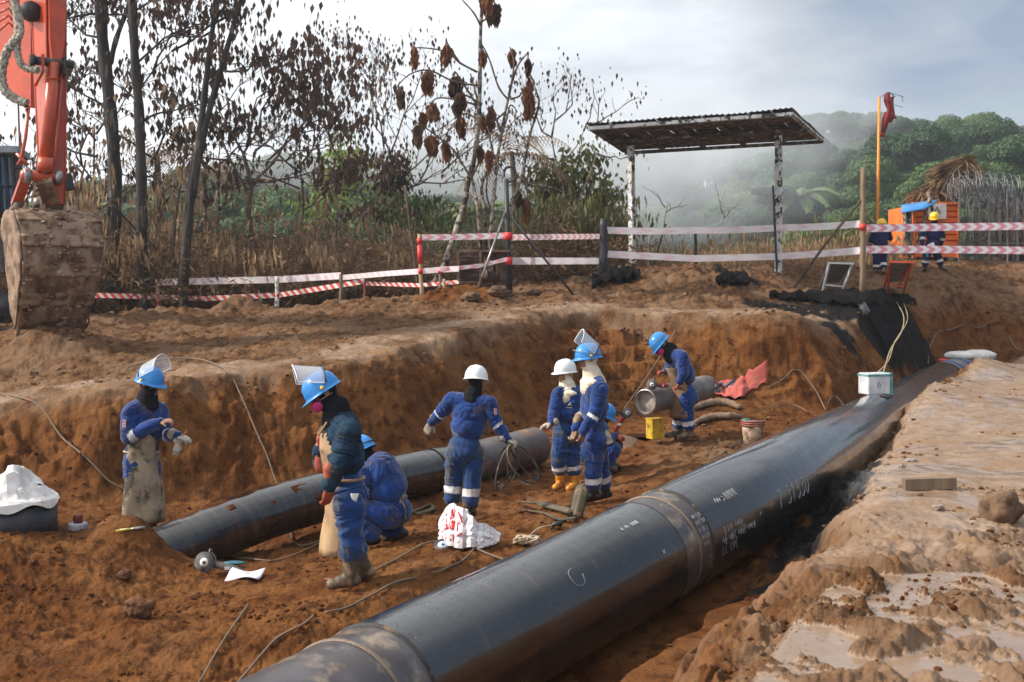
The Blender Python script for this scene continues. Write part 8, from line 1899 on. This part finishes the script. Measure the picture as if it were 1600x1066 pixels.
# cecropia with bundled hanging leaves
def cecropia():
    s = 70.; b = G(699, s); root = empty('dead_cecropia', b, 'tall bare tree with rust brown leaf bundles hanging from arching branches', 'tree')
    stems = [([(676, 446), (690, 425), (708, 375), (725, 319), (732, 281), (741, 248), (748, 188), (750, 113), (751, 47), (756, -30)], .085, .035), ([(768, 420), (767, 361), (774, 281), (783, 211), (797, 141), (809, 103), (825, 82)], .05, .018), ([(790, 420), (793, 350), (797, 324), (816, 272), (828, 211), (842, 164), (837, 141), (828, 120)], .045, .018),
             ([(752, 400), (748, 340), (742, 300), (735, 270)], .05, .03), ([(760, 410), (757, 330), (753, 290), (770, 240), (752, 180), (742, 140), (735, 115)], .04, .015)]
    mb = MB()
    for p_, a, c in stems: limb(mb, [Vector(px(x, y, s+.9*math.sin(i*1.3))) for i, (x, y) in enumerate(p_)], a, c)
    mb.build('trunk', M['bark_pale'], root)
    br = [[(746, 134), (708, 127), (671, 110), (643, 115), (624, 131), (623, 140)], [(746, 113), (718, 98), (703, 84), (680, 77), (650, 75), (648, 82)], [(744, 164), (708, 155), (680, 155), (666, 178), (661, 188)], [(732, 272), (708, 234), (680, 211), (652, 192), (652, 202)], [(746, 165), (727, 136), (711, 112), (711, 124)], [(795, 157), (779, 136), (765, 94), (753, 70), (755, 80)],
          [(797, 155), (812, 150), (821, 136), (828, 141)], [(825, 82), (825, 95)], [(797, 141), (803, 100), (797, 75), (800, 82)], [(718, 98), (700, 70), (697, 60), (697, 75)], [(671, 110), (670, 106), (669, 118)], [(680, 211), (676, 200), (673, 214)], [(700, 222), (699, 215), (697, 226)], [(784, 205), (772, 180), (768, 165), (767, 174)], [(748, 190), (735, 180), (722, 178), (720, 188)], [(748, 160), (730, 150), (718, 148), (716, 154)], [(751, 40), (740, 20), (722, 0)], [(751, 35), (765, 25), (772, 8), (774, 14)], [(797, 324), (808, 310), (811, 304)], [(768, 330), (760, 300), (765, 250), (765, 242)], [(790, 175), (770, 190), (755, 190)], [(735, 280), (745, 262), (750, 240), (751, 232)], [(816, 272), (824, 300), (823, 318)], [(783, 215), (792, 185), (797, 165), (806, 172), (804, 190)]]
    for k, p_ in enumerate(br):
        mb = MB(); pts = [Vector(px(x, y, s+1.2*math.sin(k*2.1)*i/len(p_))) for i, (x, y) in enumerate(p_)]; limb(mb, pts, .026, .011, 6); mb.build('branch', M['bark'], root)
    bun = [(626, 150, 9, 26), (648, 89, 7, 30), (697, 84, 15, 24), (661, 128, 0, 0), (711, 134, 22, 26), (668, 127, 15, 28), (661, 188, 10, 18), (676, 173, 17, 20), (652, 211, 15, 26), (674, 225, 20, 20), (697, 234, 12, 24), (800, 89, 10, 16), (825, 103, 7, 16), (826, 160, 17, 48), (755, 89, 6, 12), (760, 5, 18, 22), (774, 21, 16, 28), (767, 183, 10, 28), (755, 192, 8, 14), (720, 197, 13, 24), (716, 162, 13, 26), (765, 249, 9, 24), (750, 239, 8, 16), (823, 328, 11, 34), (811, 310, 6, 14), (829, 130, 6, 20), (684, 206, 0, 0), (723, 156, 8, 20), (846, 150, 0, 0)]
    for k, (x, y, w, h) in enumerate(bun):
        if not w: continue
        n = 34+int(w*h*.22); C = np.array(px(x, y-h*.38, s+.8*math.sin(k)))+np.c_[nr.normal(size=n)*w/s*.19, nr.normal(size=n)*w/s*.19, .10-nr.rand(n)*h/s*.80]
        leafcloud(root, 'leaf_bundle', C, .115, M['leaf_rust'] if k % 4 else M['leaf_dead'], .92, k, .26)
cecropia()
# dead palm
def palm(x, y, s, label, m, base_y=430, nf=15, L=1.3, seed=0, r_=.09):
    rr = np.random.RandomState(seed); X, D = XD(x, s); b = Vector((X, D, float(gzb(X, D)))); root = empty('palm_tree', b, label, 'palm tree'); top = Vector(px(x, y, s)); mb = MB(); limb(mb, [b-Vector((0, 0, .5)), b.lerp(top, .5)+Vector((.1, 0, 0)), top], r_*1.2, r_*.8); mb.build('trunk', M['bark'], root)
    for k in range(nf):
        a = k/nf*6.28+rr.rand()*.3; e = 1.1-1.3*rr.rand(); d = np.array([math.cos(a)*math.cos(e), math.sin(a)*math.cos(e), math.sin(e)]); c = np.array(top); V = []; Q = []; pts = [c]
        for j in range(10):
            e2 = c+d*L*.16; sd = np.cross(d, [0, 0, 1.]); sd /= np.linalg.norm(sd)+1e-9
            for side in (-1, 1):
                for q in range(2):
                    o_ = c+(e2-c)*q*.5; w = (.42*math.sin((j+1.2)/11*3.1)+.05)*(.8+.3*rr.rand()); tip = o_+sd*w*side*.75+d*.12-np.array([0, 0, w*.75]); b_ = len(V); V += [o_, o_+d*.045, tip+d*.01, tip]; Q.append((b_, b_+1, b_+2, b_+3))
            c = e2; d = d+np.array([0, 0, -.17]); d /= np.linalg.norm(d); pts.append(c)
        f = fastmesh('frond', np.array(V)-np.array(b), Q, m, False, parent=root); f['kind'] = 'stuff'
palm(800, 238, 52, 'dead brown palm behind the looped top of the hooked pole', M['leaf_dry2'], seed=1, L=1.5)
palm(246, 240, 52, 'dry palm fronds hanging behind the charred trunks', M['leaf_dry2'], seed=2, L=1.5)
palm(318, 270, 50, 'second dry palm lower between the twin stems and the leafy crown', M['leaf_dry2'], seed=3, L=1.3, nf=11)
tree('thin_tree', 'thin bare tree with wispy crown beside the left end of the shelter roof', [([(905, 420), (893, 360), (880, 300), (868, 250), (862, 215)], .06, .02), ([(890, 340), (910, 300), (925, 262), (932, 240)], .03, .012), ([(872, 262), (900, 230), (912, 205)], .02, .01)], 52, M['bark_pale'], boughs=[(862, 215, -.6, .8, 1.2), (862, 215, .6, .8, 1.3), (912, 205, .4, .9, 1.1), (932, 240, .9, .5, 1.1), (868, 250, -1, .4, 1.1), (880, 300, -.9, .4, 1.0)], leaf=M['leaf_dead'], lsize=.07, lper=4, depth=2, seed=12, spread=.6)
tree('bushy_tree', 'olive brown bushy tree left of the shelter', [([(885, 440), (888, 380), (893, 330), (890, 300)], .08, .03)], 50, M['bark'], boughs=[(890, 312, .4, 1, .8), (890, 315, -.6, .8, .8), (893, 335, .9, .5, .9), (893, 335, -.9, .5, .9), (890, 350, 1, .2, .9), (890, 350, -1, .2, .9), (888, 380, .8, .2, 1.1)], leaf=M['leaf_olive'], lsize=.12, lper=16, lspread=.28, down=.55, seed=13)
for k, (x, y1, lb) in enumerate(((716, 330, 'thin pale stem left of the hooked pole'), (1040, 320, 'thin white tree stem rising from the reeds behind the shelter'), (1130, 330, 'pale stem behind the middle of the shelter'), (1405, 345, 'pale stem in the brush right of the orange windsock pole'))):
    tree('slender_tree', lb, [([(x, 430), (x+4, 390), (x-3, 360), (x+3, y1)], .025, .012)], 46, M['bark_pale'], group='thin pale stems', boughs=[(x, y1+5, -.6, .9, .7), (x, y1+12, .8, .6, .6)], depth=1, seed=30+k)
# single tall trees standing out on the hill
def hill_tree(x, y, D, label, kind, sc, seed):
    src = HK[kind]; X = (x-800)*D/FPX; z = ZC-(y-YH)*D/FPX; z0 = float(hill(np.array([X]), np.array([D]))[0]); root = empty('hill_tree' if kind else 'hill_tree', (X, D, z0), label, 'tree', 'tall trees standing out on the hill'); mb = MB(); h = max(2., z-z0-2.4*sc)
    mb.tube([(X, D, z0-1), (X+.2, D, z0+h*.5), (X, D, z0+h)], [.22, .18, .12], 6); mb.build('trunk', M['bark_pale'], root)
    c = src.copy(); c.name = 'crown'; COL.objects.link(c); c.parent = root; c.scale = (sc, sc, sc*.7); c.location = (0, 0, h-(6.2)*sc*.7); c.rotation_euler = (0, 0, seed)
HK = {}
for i in range(2):
    q = crown_proto(60+i, 'round'); HK[i] = q
for k, (x, y, D, lb, kd, sc) in enumerate(((1290, 176, 205, 'tall misty tree at the top of the hill crest', 0, 1.05), (1495, 200, 206, 'tallest dark tree on the right hill crest', 1, 1.1), (1547, 188, 207, 'slim tree poking above the right crest', 0, .55), (1243, 182, 205, 'hazy crest tree above the shelter roof end', 1, 1.0), (1335, 196, 206, 'crest tree just left of the windsock', 0, .8), (1210, 292, 120, 'rounded bright green tree below the roof on the slope', 1, .6), (1385, 345, 95, 'pale round tree low on the slope by the orange pole', 0, .5))):
    hill_tree(x, y, D, lb, kd, sc, k*1.3)
# ---- air: even haze, and a drifting bank of mist
def vol(name, dens, color, noise=None, aniso=.2):
    m = bpy.data.materials.new(name); m.use_nodes = True; n, l = m.node_tree.nodes, m.node_tree.links; n.clear(); out = n.new('ShaderNodeOutputMaterial'); v = n.new('ShaderNodeVolumePrincipled'); v.inputs['Color'].default_value = (*color, 1); v.inputs['Density'].default_value = dens; v.inputs['Anisotropy'].default_value = aniso; l.new(v.outputs[0], out.inputs['Volume'])
    if noise is not None:
        t = n.new('ShaderNodeTexCoord'); no = n.new('ShaderNodeTexNoise'); no.inputs['Scale'].default_value = noise; no.inputs['Detail'].default_value = 3; l.new(t.outputs['Object'], no.inputs[0])
        gr = n.new('ShaderNodeTexGradient'); gr.gradient_type = 'SPHERICAL'; mp = n.new('ShaderNodeMapping'); l.new(t.outputs['Object'], mp.inputs[0]); l.new(mp.outputs[0], gr.inputs[0])
        mr = n.new('ShaderNodeMapRange'); mr.inputs[1].default_value = .36; mr.inputs[2].default_value = .68; l.new(no.outputs[0], mr.inputs[0])
        mu = n.new('ShaderNodeMath'); mu.operation = 'MULTIPLY'; l.new(mr.outputs[0], mu.inputs[0]); l.new(gr.outputs[1], mu.inputs[1]); m2 = n.new('ShaderNodeMath'); m2.operation = 'MULTIPLY'; l.new(mu.outputs[0], m2.inputs[0]); m2.inputs[1].default_value = dens; l.new(m2.outputs[0], v.inputs['Density'])
    return m
def box_obj(name, lo, hi, m):
    mb = MB(); c = [(a+b)/2 for a, b in zip(lo, hi)]; mb.box(c, [b-a for a, b in zip(lo, hi)]); o = mb.build(name, m); o['kind'] = 'stuff'; return o
o = box_obj('haze', (-420, -12, -12), (420, 440, 62), vol('thin_air_haze', .0005, (.86, .92, 1.0))); tag(o, 'thin even haze over the whole site and hill', 'haze')
def mist(x, y, D, rad, dens, ns, label):
    c = Vector(P(x, y, D)); mb = MB(); mb.ell((0, 0, 0), (1, 1, 1), 24, 14); o = mb.build('mist', vol('drifting_mist', dens, (.93, .96, 1.0), ns), origin=(0, 0, 0)); o.location = c; o.scale = rad; tag(o, label, 'mist', kind='stuff')
mist(1075, 262, 85, (13, 16, 7), .10, 2.2, 'white mist drifting behind the open shelter')
mist(860, 250, 120, (26, 20, 10), .10, 2.2, 'bank of mist between the cecropia and the shelter')
mist(640, 240, 130, (34, 22, 8), .07, 2.0, 'thin mist over the low hill on the left')
mist(1180, 200, 170, (24, 22, 9), .07, 2.2, 'cloud wisp lying on the hill crest behind the roof')
